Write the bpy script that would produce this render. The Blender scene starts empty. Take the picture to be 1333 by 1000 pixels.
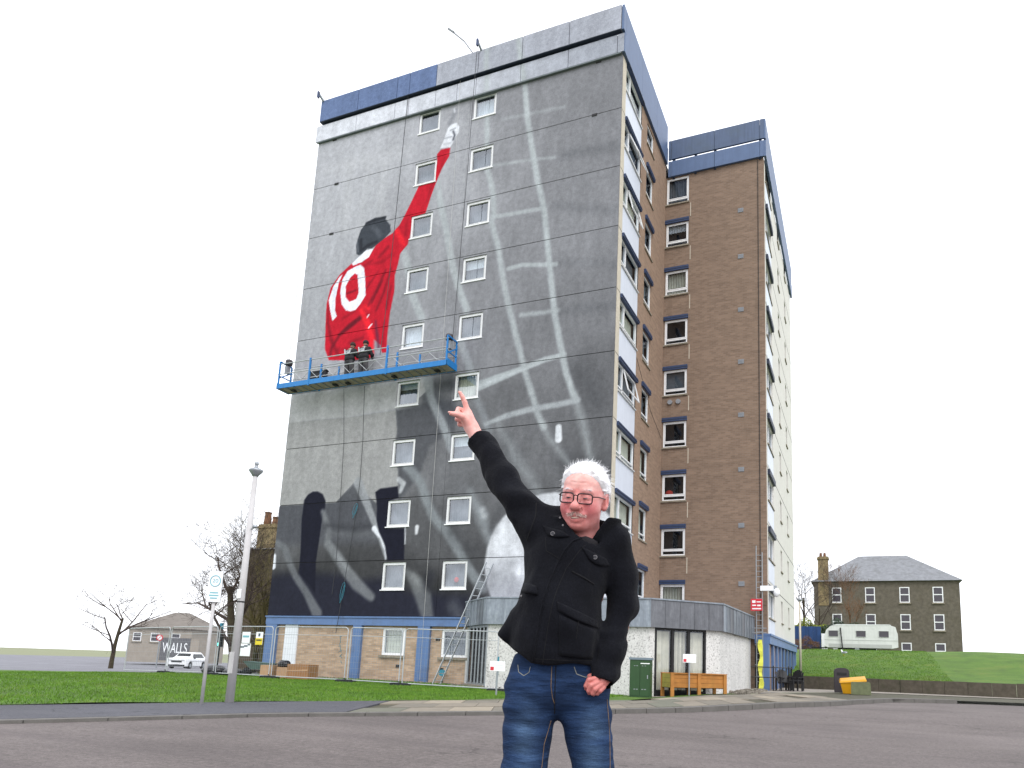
import bpy, bmesh, math, random
import numpy as np
from mathutils import Vector, Matrix, Quaternion
random.seed(7)
RNG = np.random.default_rng(7)
scene = bpy.context.scene
COL = scene.collection
PI = math.pi
R = math.radians

# ------------------------------------------------------------------ camera
cam_data = bpy.data.cameras.new('camera')
cam = bpy.data.objects.new('camera', cam_data)
COL.objects.link(cam)
YAW, PITCH, ROLL = -0.37021, 0.16377, 0.03344
fw = Vector((math.sin(YAW) * math.cos(PITCH), math.cos(YAW) * math.cos(PITCH), math.sin(PITCH)))
rt = Vector((math.cos(YAW), -math.sin(YAW), 0))
up = rt.cross(fw)
r2 = math.cos(ROLL) * rt + math.sin(ROLL) * up
u2 = -math.sin(ROLL) * rt + math.cos(ROLL) * up
cm = Matrix((r2, u2, -fw)).transposed().to_4x4()
cm.translation = Vector((8.734, -24.379, 0.939))
cam.matrix_world = cm
cam_data.sensor_width = 36.0
cam_data.sensor_fit = 'HORIZONTAL'
cam_data.lens = 906.84 / 1333 * 36
cam_data.shift_x = (666.5 - 768.6) / 1333
cam_data.shift_y = (715.37 - 500) / 1333
cam_data.clip_start = 0.05
cam_data.clip_end = 3000
scene.camera = cam

# ------------------------------------------------------------------ overcast sky, soft sun, exposure
SUN_EL, SUN_AZ = R(50), R(140)       # compass bearing from +Y: high, behind the photographer's right shoulder, veiled by cloud
world = bpy.data.worlds.new('World')
scene.world = world
world.use_nodes = True
nt = world.node_tree
nt.nodes.clear()
w_out = nt.nodes.new('ShaderNodeOutputWorld')
w_bg = nt.nodes.new('ShaderNodeBackground')
w_sky = nt.nodes.new('ShaderNodeTexSky')
w_sky.sky_type = 'NISHITA'
w_sky.sun_disc = False
w_sky.sun_elevation = SUN_EL
w_sky.sun_rotation = SUN_AZ
w_sky.dust_density = 4.0
w_scale = nt.nodes.new('ShaderNodeMix'); w_scale.data_type = 'RGBA'; w_scale.blend_type = 'MIX'
w_noise = nt.nodes.new('ShaderNodeTexNoise'); w_noise.inputs['Scale'].default_value = 2.2; w_noise.inputs['Detail'].default_value = 6
w_ramp = nt.nodes.new('ShaderNodeValToRGB')
w_ramp.color_ramp.elements[0].position = 0.3; w_ramp.color_ramp.elements[0].color = (10.4, 10.7, 11.4, 1)
w_ramp.color_ramp.elements[1].position = 0.7; w_ramp.color_ramp.elements[1].color = (11.9, 12.1, 12.6, 1)
w_co = nt.nodes.new('ShaderNodeTexCoord')
nt.links.new(w_co.outputs['Generated'], w_noise.inputs['Vector'])
nt.links.new(w_noise.outputs['Fac'], w_ramp.inputs['Fac'])
w_scale.inputs[0].default_value = 0.9          # cloud cover over the clear sky
nt.links.new(w_sky.outputs['Color'], w_scale.inputs[6])
nt.links.new(w_ramp.outputs['Color'], w_scale.inputs[7])
nt.links.new(w_scale.outputs[2], w_bg.inputs['Color'])
w_bg.inputs['Strength'].default_value = 0.12
nt.links.new(w_bg.outputs['Background'], w_out.inputs['Surface'])

sun_data = bpy.data.lights.new('sun', 'SUN')
sun_data.energy = 1.1
sun_data.angle = R(24)
sun_data.color = (1.0, 0.985, 0.965)
sun = bpy.data.objects.new('sun', sun_data)
COL.objects.link(sun)
sun_dir = Vector((math.sin(SUN_AZ) * math.cos(SUN_EL), math.cos(SUN_AZ) * math.cos(SUN_EL), math.sin(SUN_EL)))
sun.rotation_euler = sun_dir.to_track_quat('Z', 'Y').to_euler()
sun.location = (20, -40, 60)

vs = scene.view_settings
vs.view_transform = 'Standard'
vs.look = 'None'
vs.gamma = 1.0
vs.exposure = 0.5
vs.use_curve_mapping = False

# ------------------------------------------------------------------ materials
def lin(c):
    """display value 0..255 -> linear albedo"""
    return tuple((v / 255 / 12.92) if v / 255 <= 0.04045 else ((v / 255 + 0.055) / 1.055) ** 2.4 for v in c[:3])

MATS = {}
class NB:
    """small node builder"""
    def __init__(s, name):
        s.m = bpy.data.materials.new(name); s.m.use_nodes = True
        s.nt = s.m.node_tree; s.p = s.nt.nodes['Principled BSDF']; s.out = s.nt.nodes['Material Output']
        MATS[name] = s.m
    def n(s, t, **kw):
        x = s.nt.nodes.new(t)
        for k, v in kw.items():
            if hasattr(x, k): setattr(x, k, v)
            else: x.inputs[k.replace('_', ' ')].default_value = v
        return x
    def l(s, a, b): s.nt.links.new(a, b)
    def coord(s, kind='Object', scale=(1, 1, 1), rot=(0, 0, 0)):
        c = s.n('ShaderNodeTexCoord'); m = s.n('ShaderNodeMapping')
        m.inputs['Scale'].default_value = scale; m.inputs['Rotation'].default_value = rot
        s.l(c.outputs[kind], m.inputs['Vector']); return m.outputs['Vector']
    def noise(s, vec, scale, detail=4, rough=0.6):
        x = s.n('ShaderNodeTexNoise'); x.inputs['Scale'].default_value = scale; x.inputs['Detail'].default_value = detail
        x.inputs['Roughness'].default_value = rough; s.l(vec, x.inputs['Vector']); return x.outputs['Fac']
    def ramp(s, fac, stops):
        x = s.n('ShaderNodeValToRGB'); e = x.color_ramp.elements
        while len(e) < len(stops): e.new(0.5)
        for i, (p, c) in enumerate(stops):
            e[i].position = p; e[i].color = (*c, 1) if len(c) == 3 else c
        s.l(fac, x.inputs['Fac']); return x.outputs['Color']
    def mix(s, a, b, fac, mode='MIX'):
        x = s.n('ShaderNodeMix'); x.data_type = 'RGBA'; x.blend_type = mode
        for i, v in ((0, fac), (6, a), (7, b)):
            if isinstance(v, (int, float)): x.inputs[i].default_value = v
            elif isinstance(v, tuple): x.inputs[i].default_value = (*v[:3], 1)
            else: s.l(v, x.inputs[i])
        return x.outputs[2]
    def bump(s, h, strength=0.3, dist=0.01, normal=None):
        x = s.n('ShaderNodeBump'); x.inputs['Strength'].default_value = strength; x.inputs['Distance'].default_value = dist
        s.l(h, x.inputs['Height'])
        if normal is not None: s.l(normal, x.inputs['Normal'])
        return x.outputs['Normal']
    def base(s, c):
        if isinstance(c, tuple): s.p.inputs['Base Color'].default_value = (*c[:3], 1)
        else: s.l(c, s.p.inputs['Base Color'])
    def setp(s, **kw):
        for k, v in kw.items(): s.p.inputs[k.replace('_', ' ')].default_value = v

def grey(v): return (v, v, v)
def simple(name, rgb, rough=0.6, var=0.12, scale=6.0, bump=0.0, bscale=60, metal=0.0, spec=0.4, streak=0.0, dirt=None):
    """painted / plain surface with soft tonal variation, optional vertical streaks and fine relief"""
    b = NB(name); c = lin(rgb)
    v = b.coord()
    f = b.noise(v, scale, 6)
    col = b.ramp(f, [(0.3, tuple(x * (1 - var) for x in c)), (0.7, tuple(min(1, x * (1 + var)) for x in c))])
    if streak:
        f2 = b.noise(b.coord(scale=(9, 9, 0.5)), 1.0, 5)
        col = b.mix(col, tuple(x * (1 - streak) for x in c), b.ramp(f2, [(0.45, (0, 0, 0)), (0.75, (1, 1, 1))]))
    if dirt:
        f3 = b.noise(v, scale * 0.4, 8, 0.7)
        col = b.mix(col, lin(dirt), b.ramp(f3, [(0.5, (0, 0, 0)), (0.78, (0.8, 0.8, 0.8))]))
    b.base(col)
    b.setp(Roughness=rough, Metallic=metal)
    b.p.inputs['Specular IOR Level'].default_value = spec
    if bump:
        b.l(b.bump(b.noise(v, bscale, 3), bump, 0.01), b.p.inputs['Normal'])
    return b.m

# painted render of the mural wall: paint colour is a per-vertex attribute, grain and relief are noise
b = NB('mural_render')
at = b.n('ShaderNodeVertexColor'); at.layer_name = 'Paint'
v = b.coord()
g1 = b.noise(v, 26, 5, 0.7); g2 = b.noise(b.coord(scale=(1.2, 1.2, 0.35)), 1.6, 7, 0.6); g3 = b.noise(b.coord(scale=(1, 1, 1)), 4.5, 8, 0.7)
c1 = b.mix(at.outputs['Color'], b.ramp(g1, [(0.3, grey(0.78)), (0.7, grey(1.2))]), 1.0, 'MULTIPLY')
c2 = b.mix(c1, b.ramp(g2, [(0.28, grey(0.86)), (0.72, grey(1.15))]), 1.0, 'MULTIPLY')
c3 = b.mix(c2, b.ramp(g3, [(0.28, grey(0.78)), (0.72, grey(1.2))]), 1.0, 'MULTIPLY')
b.base(c3); b.setp(Roughness=0.9); b.p.inputs['Specular IOR Level'].default_value = 0.15
b.l(b.bump(b.noise(v, 55, 3), 0.5, 0.012), b.p.inputs['Normal'])

def brickmat(name, axis, c1, c2, mortar, var=0.25, stain=(70, 60, 50)):
    b = NB(name)
    co = b.n('ShaderNodeTexCoord'); sp = b.n('ShaderNodeSeparateXYZ'); cb = b.n('ShaderNodeCombineXYZ')
    b.l(co.outputs['Object'], sp.inputs[0]); b.l(sp.outputs[axis], cb.inputs['X']); b.l(sp.outputs['Z'], cb.inputs['Y'])
    br = b.n('ShaderNodeTexBrick'); b.l(cb.outputs[0], br.inputs['Vector'])
    br.inputs['Color1'].default_value = (*lin(c1), 1); br.inputs['Color2'].default_value = (*lin(c2), 1); br.inputs['Mortar'].default_value = (*lin(mortar), 1)
    br.inputs['Scale'].default_value = 1.0; br.inputs['Mortar Size'].default_value = 0.008; br.inputs['Brick Width'].default_value = 0.23; br.inputs['Row Height'].default_value = 0.085
    br.inputs['Bias'].default_value = -0.1
    v = b.coord()
    n1 = b.noise(b.coord(scale=(0.5, 0.5, 4)), 1.8, 7, 0.7); n2 = b.noise(b.coord(scale=(1.5, 1.5, 0.3)), 1.2, 6)
    col = b.mix(br.outputs['Color'], b.ramp(n1, [(0.3, grey(1 - var)), (0.7, grey(1 + var))]), 1.0, 'MULTIPLY')
    col = b.mix(col, lin(stain), b.ramp(n2, [(0.58, (0, 0, 0)), (0.85, grey(0.45))]))
    b.base(col); b.setp(Roughness=0.9); b.p.inputs['Specular IOR Level'].default_value = 0.2
    b.l(b.bump(br.outputs['Fac'], -0.6, 0.008), b.p.inputs['Normal'])
    return b.m
brickmat('brick_front', 'X', (136, 115, 99), (118, 99, 85), (130, 117, 106), 0.14)
brickmat('brick_side', 'Y', (150, 126, 108), (134, 112, 95), (142, 126, 113), 0.14)
brickmat('brick_low', 'X', (186, 160, 136), (158, 134, 112), (160, 150, 136), 0.2, (96, 88, 78))

def glassmat(name, fac, tint=(0.8, 0.86, 0.9)):
    b = NB(name)
    nt = b.nt; nt.nodes.remove(b.p)
    tr = b.n('ShaderNodeBsdfTransparent'); tr.inputs['Color'].default_value = (*tint, 1)
    gl = b.n('ShaderNodeBsdfGlossy'); gl.inputs['Roughness'].default_value = 0.03; gl.inputs['Color'].default_value = (0.86, 0.9, 0.96, 1)
    mx = b.n('ShaderNodeMixShader')
    nz = b.noise(b.coord(), 1.1, 3); rp = b.ramp(nz, [(0.3, grey(fac * 0.75)), (0.7, grey(min(1, fac * 1.25)))])
    b.l(rp, mx.inputs[0]); b.l(tr.outputs[0], mx.inputs[1]); b.l(gl.outputs[0], mx.inputs[2]); b.l(mx.outputs[0], b.out.inputs['Surface'])
    return b.m
glassmat('glass_sky', 0.2); glassmat('glass_dark', 0.07, (0.62, 0.66, 0.7)); glassmat('glass_mid', 0.14); glassmat('glass_clear', 0.09, (0.88, 0.9, 0.92)); glassmat('lens_glass', 0.05, (0.97, 0.98, 0.98))

simple('upvc_white', (232, 233, 235), 0.35, 0.04, 3, streak=0.1)
simple('upvc_grey', (205, 206, 206), 0.4, 0.06, 3, streak=0.15)
simple('room_dark', (34, 34, 38), 0.9, 0.3, 1.5)
simple('curtain_white', (226, 228, 230), 0.9, 0.08, 5)
simple('curtain_cream', (214, 210, 190), 0.9, 0.1, 5)
simple('curtain_grey', (108, 113, 118), 0.9, 0.15, 5)
simple('curtain_red', (205, 60, 50), 0.9, 0.2, 9)
simple('panel_blue', (82, 102, 136), 0.5, 0.08, 2.0, streak=0.14)
simple('panel_blue_shaded_streaked', (76, 92, 120), 0.5, 0.08, 2.0, streak=0.3, dirt=(70, 84, 96))  # panel_blue with shade put into its colour, plus heavier streaks and dirt
simple('blue_paint', (90, 118, 162), 0.45, 0.07, 3, streak=0.1, dirt=(80, 92, 118))
simple('blue_lintel', (48, 64, 98), 0.5, 0.1, 4, streak=0.15)
simple('navy_trim', (40, 48, 66), 0.6, 0.1, 4)
simple('concrete_edge', (196, 188, 172), 0.9, 0.1, 5, 0.4, 80, streak=0.15)
simple('spandrel_white', (206, 212, 224), 0.5, 0.04, 2, streak=0.08)
simple('cream_render', (206, 204, 198), 0.9, 0.06, 3, 0.4, 60, streak=0.1)
simple('sill_stone', (138, 130, 116), 0.9, 0.2, 8, 0.3, dirt=(92, 92, 78))
simple('joint_dark', (52, 52, 54), 0.95, 0.1, 4)
simple('soffit_teal', (104, 112, 116), 0.8, 0.12, 4)
simple('vent_grey', (136, 140, 146), 0.6, 0.1, 20)
simple('white_board', (222, 226, 232), 0.6, 0.05, 2, streak=0.1)
simple('galvanised', (150, 155, 160), 0.45, 0.12, 9, metal=0.5, spec=0.5)
simple('galv_light', (176, 180, 184), 0.5, 0.1, 6, metal=0.25)
simple('lamp_metal', (186, 184, 184), 0.6, 0.08, 5, streak=0.12, dirt=(164, 160, 158))
simple('black_metal', (24, 24, 27), 0.5, 0.15, 8)
simple('black_rubber', (36, 38, 42), 0.8, 0.2, 8)
simple('cradle_blue', (24, 116, 184), 0.45, 0.1, 5, streak=0.15)
simple('cradle_floor', (168, 156, 142), 0.8, 0.2, 5)
simple('rope_teal', (58, 132, 152), 0.9, 0.2, 30)
simple('rope_dark', (60, 62, 66), 0.8, 0.1, 30)
simple('rope_white', (190, 190, 188), 0.8, 0.1, 30)
simple('cardboard', (150, 112, 78), 0.9, 0.1, 6, dirt=(150, 104, 66))
simple('cardboard_pale', (178, 144, 112), 0.9, 0.08, 6)
simple('bag_black', (22, 22, 26), 0.35, 0.3, 8)
simple('sign_white', (236, 238, 240), 0.5, 0.03, 3)
simple('sign_yellow', (220, 198, 40), 0.5, 0.05, 3)
simple('sign_red', (198, 44, 58), 0.5, 0.06, 5)
simple('sign_teal', (120, 176, 186), 0.5, 0.08, 5)
simple('sign_ink', (70, 84, 96), 0.6, 0.08, 5)
simple('cabinet_green', (44, 74, 42), 0.45, 0.1, 4, streak=0.12)
simple('cabinet_top', (112, 126, 136), 0.6, 0.12, 5)
simple('banner_yellow', (222, 224, 92), 0.6, 0.15, 9)
simple('grit_yellow', (206, 150, 16), 0.5, 0.08, 5)
simple('bin_dark', (56, 52, 56), 0.6, 0.1, 5)
simple('moss_stone', (104, 110, 82), 0.95, 0.2, 6, 0.5, 40)
simple('dark_wall_stone', (82, 76, 66), 0.95, 0.25, 5, 0.5, 40, dirt=(60, 62, 46))
simple('caravan_white', (212, 214, 212), 0.4, 0.05, 3, streak=0.12, dirt=(186, 188, 182))
simple('caravan_grey', (178, 180, 178), 0.5, 0.06, 3)
simple('tint_window', (66, 62, 70), 0.1, 0.15, 3)
simple('hoarding_blue', (34, 66, 114), 0.6, 0.1, 2, streak=0.2)
simple('slate', (118, 120, 124), 0.75, 0.2, 2.5, 0.3, 30, dirt=(92, 94, 92))
simple('chimney_stone', (134, 118, 88), 0.95, 0.25, 4, 0.4, 30, dirt=(92, 94, 62))
simple('chimney_pot', (116, 82, 60), 0.9, 0.15, 8)
simple('far_render', (150, 142, 132), 0.9, 0.1, 1.5)
simple('far_roof', (112, 106, 100), 0.9, 0.12, 1.5)
simple('graffiti_grey', (96, 96, 100), 0.8, 0.12, 2)
simple('car_white', (230, 232, 234), 0.25, 0.02, 3, spec=0.6)
simple('car_dark', (28, 30, 34), 0.3, 0.1, 3)
simple('tyre', (26, 26, 28), 0.8, 0.1, 9)
simple('bark', (66, 58, 46), 0.95, 0.3, 8, 0.6, 30, dirt=(74, 78, 44))
simple('bark_mossy', (74, 72, 44), 0.95, 0.3, 6, 0.6, 30, dirt=(58, 52, 40))
simple('twig_dark', (72, 62, 56), 0.95, 0.2, 8)
simple('twig_olive', (104, 96, 62), 0.95, 0.25, 8)
simple('twig_russet', (112, 84, 62), 0.95, 0.25, 8)
simple('gorse', (118, 128, 48), 0.9, 0.35, 5, dirt=(150, 150, 50))
simple('dark_hedge', (62, 76, 60), 0.9, 0.35, 5)
simple('traffic_black', (26, 32, 34), 0.6, 0.1, 5)
simple('gull_white', (235, 236, 238), 0.8, 0.04, 9)
simple('gull_grey', (150, 156, 166), 0.8, 0.06, 9)
simple('rubble', (124, 118, 108), 0.95, 0.25, 9, 0.4, 40)
simple('barrow_green', (96, 118, 116), 0.5, 0.12, 5)
simple('wood_planter', (168, 112, 52), 0.7, 0.18, 4, 0.2, 40, dirt=(150, 112, 50))
simple('wood_planter_green', (150, 140, 62), 0.7, 0.18, 4, 0.2, 40, dirt=(128, 126, 64))
simple('soil', (58, 48, 38), 1.0, 0.3, 12, 0.6, 30)
simple('stone_brown', (98, 92, 82), 0.95, 0.25, 3, 0.5, 20, dirt=(80, 74, 58))
simple('stone_dark', (84, 74, 60), 0.95, 0.3, 3, 0.5, 20, dirt=(74, 74, 44))
e = NB('lamp_green'); e.base((0.02, 0.5, 0.35)); e.p.inputs['Emission Color'].default_value = (0.1, 1.0, 0.7, 1); e.p.inputs['Emission Strength'].default_value = 2.0

# white harling with dark chips
b = NB('harling')
v = b.coord(); vo = b.n('ShaderNodeTexVoronoi'); vo.inputs['Scale'].default_value = 16; b.l(v, vo.inputs['Vector'])
nz = b.noise(v, 17, 4, 0.7)
col = b.ramp(nz, [(0.36, lin((132, 130, 128))), (0.45, lin((204, 203, 200))), (0.8, lin((228, 227, 224)))])
col = b.mix(col, grey(1.0), 0.0)
n2 = b.noise(b.coord(scale=(1, 1, 0.4)), 2, 5)
col = b.mix(col, b.ramp(n2, [(0.3, grey(0.86)), (0.7, grey(1.06))]), 1.0, 'MULTIPLY')
b.base(col); b.setp(Roughness=0.95); b.l(b.bump(nz, 0.9, 0.02), b.p.inputs['Normal'])

# lead sheet, weathered
def lead(name, c, w):
    b = NB(name); v = b.coord()
    n1 = b.noise(b.coord(scale=(3, 3, 0.7)), 1.6, 8, 0.7); n2 = b.noise(v, 7, 6)
    col = b.ramp(n1, [(0.3, tuple(x * 0.7 for x in lin(c))), (0.55, lin(c)), (0.75, lin(w))])
    col = b.mix(col, b.ramp(n2, [(0.3, grey(0.85)), (0.7, grey(1.1))]), 1.0, 'MULTIPLY')
    b.base(col); b.setp(Roughness=0.6, Metallic=0.15); b.l(b.bump(n1, 0.25, 0.05), b.p.inputs['Normal']); return b.m
lead('lead_light', (136, 144, 154), (168, 176, 184)); lead('lead_dark', (106, 108, 114), (128, 130, 134)); lead('lead_streaked', (108, 114, 122), (176, 182, 188))

# asphalt road
def asphalt(name, c, patch, speck=0.5, s=1.0):
    b = NB(name); v = b.coord()
    n1 = b.noise(v, 75 * s, 4, 0.85); n2 = b.noise(v, 0.35, 8, 0.6); n3 = b.noise(b.coord(scale=(0.14, 1, 1), rot=(0, 0, R(-57))), 1.1, 8, 0.7); n4 = b.noise(v, 16 * s, 6, 0.85)
    col = b.ramp(n1, [(0.3, tuple(x * (1 - speck) for x in lin(c))), (0.5, lin(c)), (0.72, tuple(x * (1 + speck) for x in lin(c)))])
    col = b.mix(col, b.ramp(n4, [(0.32, grey(0.6)), (0.5, grey(0.98)), (0.7, grey(1.45))]), 1.0, 'MULTIPLY')
    col = b.mix(col, lin(patch), b.ramp(n3, [(0.46, (0, 0, 0)), (0.68, grey(0.55))]))
    col = b.mix(col, b.ramp(n2, [(0.3, grey(0.82)), (0.7, grey(1.14))]), 1.0, 'MULTIPLY')
    # hairline cracks
    vo = b.n('ShaderNodeTexVoronoi'); vo.feature = 'DISTANCE_TO_EDGE'; vo.inputs['Scale'].default_value = 0.42
    wv = b.n('ShaderNodeVectorMath'); wv.operation = 'ADD'; nv = b.n('ShaderNodeTexNoise'); nv.inputs['Scale'].default_value = 2.5; nv.inputs['Detail'].default_value = 6
    b.l(v, nv.inputs['Vector']); b.l(v, wv.inputs[0]); b.l(nv.outputs['Color'], wv.inputs[1]); b.l(wv.outputs[0], vo.inputs['Vector'])
    ck = b.ramp(vo.outputs['Distance'], [(0.0, (1, 1, 1)), (0.012, (0, 0, 0))])
    msk = b.ramp(b.noise(v, 0.5, 3), [(0.5, (0, 0, 0)), (0.62, grey(0.75))])
    col = b.mix(col, tuple(x * 0.35 for x in lin(c)), b.mix(ck, msk, 1.0, 'MULTIPLY'))
    b.base(col); b.setp(Roughness=0.92); b.p.inputs['Specular IOR Level'].default_value = 0.25
    b.l(b.bump(n1, 0.6, 0.01), b.p.inputs['Normal']); return b.m
asphalt('asphalt', (108, 101, 99), (86, 80, 80)); asphalt('asphalt_dark', (84, 84, 90), (92, 92, 96), 0.35, 1.3); asphalt('asphalt_far', (118, 118, 124), (110, 110, 116), 0.2)
def slab(name, c):
    b = NB(name); v = b.coord()
    n1 = b.noise(v, 60, 4, 0.7); n2 = b.noise(v, 3, 7, 0.65)
    col = b.ramp(n2, [(0.3, tuple(x * 0.78 for x in lin(c))), (0.7, tuple(x * 1.1 for x in lin(c)))])
    col = b.mix(col, b.ramp(n1, [(0.3, grey(0.85)), (0.7, grey(1.1))]), 1.0, 'MULTIPLY')
    b.base(col); b.setp(Roughness=0.92); b.l(b.bump(n1, 0.3, 0.005), b.p.inputs['Normal']); return b.m
slab('slab_a', (130, 122, 109)); slab('slab_b', (117, 111, 100)); slab('slab_c', (106, 106, 93)); slab('slab_d', (148, 138, 122)); slab('kerb_grey', (102, 99, 95)); slab('forecourt', (144, 137, 128)); slab('joint_moss', (74, 72, 56))

b = NB('turf')
v = b.coord(); n1 = b.noise(v, 0.9, 8, 0.65); n2 = b.noise(v, 22, 5, 0.75)
col = b.ramp(n1, [(0.3, lin((62, 90, 22))), (0.55, lin((78, 110, 28))), (0.8, lin((104, 112, 44)))])
col = b.mix(col, b.ramp(n2, [(0.3, grey(0.65)), (0.7, grey(1.25))]), 1.0, 'MULTIPLY')
n9 = b.noise(v, 0.28, 9, 0.75); col = b.mix(col, lin((104, 98, 48)), b.ramp(n9, [(0.52, (0, 0, 0)), (0.74, grey(0.4))]))
b.base(col); b.setp(Roughness=0.95); b.l(b.bump(n2, 0.8, 0.04), b.p.inputs['Normal'])
b = NB('grass_blade')
v = b.coord(); n1 = b.noise(v, 0.9, 8, 0.65); n2 = b.noise(v, 30, 3)
col = b.ramp(n1, [(0.3, lin((70, 104, 20))), (0.55, lin((88, 128, 26))), (0.8, lin((118, 132, 44)))])
col = b.mix(col, b.ramp(n2, [(0.3, grey(0.7)), (0.7, grey(1.25))]), 1.0, 'MULTIPLY')
n9 = b.noise(v, 0.28, 9, 0.75); col = b.mix(col, lin((104, 98, 48)), b.ramp(n9, [(0.52, (0, 0, 0)), (0.74, grey(0.4))]))
b.base(col); b.setp(Roughness=0.8)
slab('far_ground', (120, 124, 92))

# ------------------------------------------------------------------ mesh helpers
class MB:
    def __init__(s): s.v = []; s.f = []
    def add(s, vs_, fs_):
        o = len(s.v); s.v += [tuple(p) for p in vs_]; s.f += [tuple(i + o for i in f) for f in fs_]; return s
    def box(s, x0, x1, y0, y1, z0, z1):
        return s.add([(x0, y0, z0), (x1, y0, z0), (x1, y1, z0), (x0, y1, z0), (x0, y0, z1), (x1, y0, z1), (x1, y1, z1), (x0, y1, z1)],
                     [(3, 2, 1, 0), (4, 5, 6, 7), (0, 1, 5, 4), (1, 2, 6, 5), (2, 3, 7, 6), (3, 0, 4, 7)])
    def bar(s, a, b, w, t, upv=(0, 0, 1)):
        """box beam from a to b, w wide, t thick"""
        a = Vector(a); b = Vector(b); d = (b - a).normalized(); u = Vector(upv)
        if abs(d.dot(u)) > 0.95: u = Vector((0, 1, 0))
        x = d.cross(u).normalized() * w / 2; y = x.cross(d).normalized() * t / 2
        vv = [a - x - y, a + x - y, a + x + y, a - x + y, b - x - y, b + x - y, b + x + y, b - x + y]
        return s.add(vv, [(0, 1, 2, 3), (7, 6, 5, 4), (0, 4, 5, 1), (1, 5, 6, 2), (2, 6, 7, 3), (3, 7, 4, 0)])
    def tube(s, pts, r, n=6, caps=True):
        pts = [Vector(p) for p in pts]; rs = r if isinstance(r, (list, tuple)) else [r] * len(pts)
        o = len(s.v); prev = None
        for i, p in enumerate(pts):
            d = (pts[min(i + 1, len(pts) - 1)] - pts[max(i - 1, 0)])
            d = d.normalized() if d.length > 1e-9 else Vector((0, 0, 1))
            if prev is None:
                u = Vector((0, 0, 1)) if abs(d.z) < 0.9 else Vector((1, 0, 0)); x = d.cross(u).normalized()
            else:
                x = prev - d * prev.dot(d); x = x.normalized() if x.length > 1e-6 else d.orthogonal().normalized()
            prev = x; y = d.cross(x)
            for k in range(n):
                a = 2 * PI * k / n; s.v.append(tuple(p + (x * math.cos(a) + y * math.sin(a)) * rs[i]))
        for i in range(len(pts) - 1):
            for k in range(n):
                k2 = (k + 1) % n; s.f.append((o + i * n + k, o + i * n + k2, o + (i + 1) * n + k2, o + (i + 1) * n + k))
        if caps and n > 2:
            s.f.append(tuple(o + k for k in reversed(range(n)))); s.f.append(tuple(o + (len(pts) - 1) * n + k for k in range(n)))
        return s
    def prism(s, poly, z0, z1):
        n = len(poly); vv = [(x, y, z0) for x, y in poly] + [(x, y, z1) for x, y in poly]
        return s.add(vv, [tuple(reversed(range(n))), tuple(range(n, 2 * n))] + [(i, (i + 1) % n, n + (i + 1) % n, n + i) for i in range(n)])
    def extrude(s, poly, axis, a, b_):
        """poly in the two other axes, extruded along axis from a to b"""
        n = len(poly)
        def P(q, t):
            if axis == 'x': return (t, q[0], q[1])
            if axis == 'y': return (q[0], t, q[1])
            return (q[0], q[1], t)
        vv = [P(q, a) for q in poly] + [P(q, b_) for q in poly]
        return s.add(vv, [tuple(reversed(range(n))), tuple(range(n, 2 * n))] + [(i, (i + 1) % n, n + (i + 1) % n, n + i) for i in range(n)])
    def lathe(s, prof, c=(0, 0, 0), n=16):
        o = len(s.v)
        for r, z in prof:
            for k in range(n):
                a = 2 * PI * k / n; s.v.append((c[0] + r * math.cos(a), c[1] + r * math.sin(a), c[2] + z))
        for i in range(len(prof) - 1):
            for k in range(n):
                k2 = (k + 1) % n; s.f.append((o + i * n + k, o + i * n + k2, o + (i + 1) * n + k2, o + (i + 1) * n + k))
        s.f.append(tuple(o + k for k in reversed(range(n)))); s.f.append(tuple(o + (len(prof) - 1) * n + k for k in range(n)))
        return s
    def ball(s, c, r, n=10, m=7):
        rx, ry, rz = r if isinstance(r, (tuple, list)) else (r, r, r)
        o = len(s.v)
        for i in range(m + 1):
            t = PI * i / m
            for k in range(n):
                a = 2 * PI * k / n; s.v.append((c[0] + rx * math.sin(t) * math.cos(a), c[1] + ry * math.sin(t) * math.sin(a), c[2] - rz * math.cos(t)))
        for i in range(m):
            for k in range(n):
                k2 = (k + 1) % n; s.f.append((o + i * n + k, o + i * n + k2, o + (i + 1) * n + k2, o + (i + 1) * n + k))
        return s
    def mesh(s, name, smooth=False):
        me = bpy.data.meshes.new(name); me.from_pydata(s.v, [], s.f); me.validate(verbose=False)
        bm = bmesh.new(); bm.from_mesh(me); bmesh.ops.recalc_face_normals(bm, faces=bm.faces); bm.to_mesh(me); bm.free()
        if smooth: me.shade_smooth()
        return me
    def build(s, name, mat, parent=None, smooth=False):
        return link(name, s.mesh(name, smooth), mat, parent)

def link(name, me, mat=None, parent=None):
    o = bpy.data.objects.new(name, me); COL.objects.link(o)
    if mat is not None and me is not None and not me.materials: me.materials.append(MATS[mat] if isinstance(mat, str) else mat)
    if parent is not None: o.parent = parent
    return o
def tag(o, label, cat, group=None, kind=None):
    if label: o['label'] = label
    if cat: o['category'] = cat
    if group: o['group'] = group
    if kind: o['kind'] = kind
    return o
def thing(name, label, cat, loc=(0, 0, 0), rz=0.0, group=None):
    o = bpy.data.objects.new(name, None); COL.objects.link(o); o.location = loc; o.rotation_euler = (0, 0, rz); o.empty_display_size = 0.2
    return tag(o, label, cat, group)
def struct(o, kind='structure'):
    o['kind'] = kind; return o
def copy_tree(o, parent=None):
    c = o.copy(); COL.objects.link(c); c.parent = parent
    for ch in o.children: copy_tree(ch, c)
    return c
def bx(x0, x1, y0, y1, z0, z1): return MB().box(x0, x1, y0, y1, z0, z1)
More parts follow.
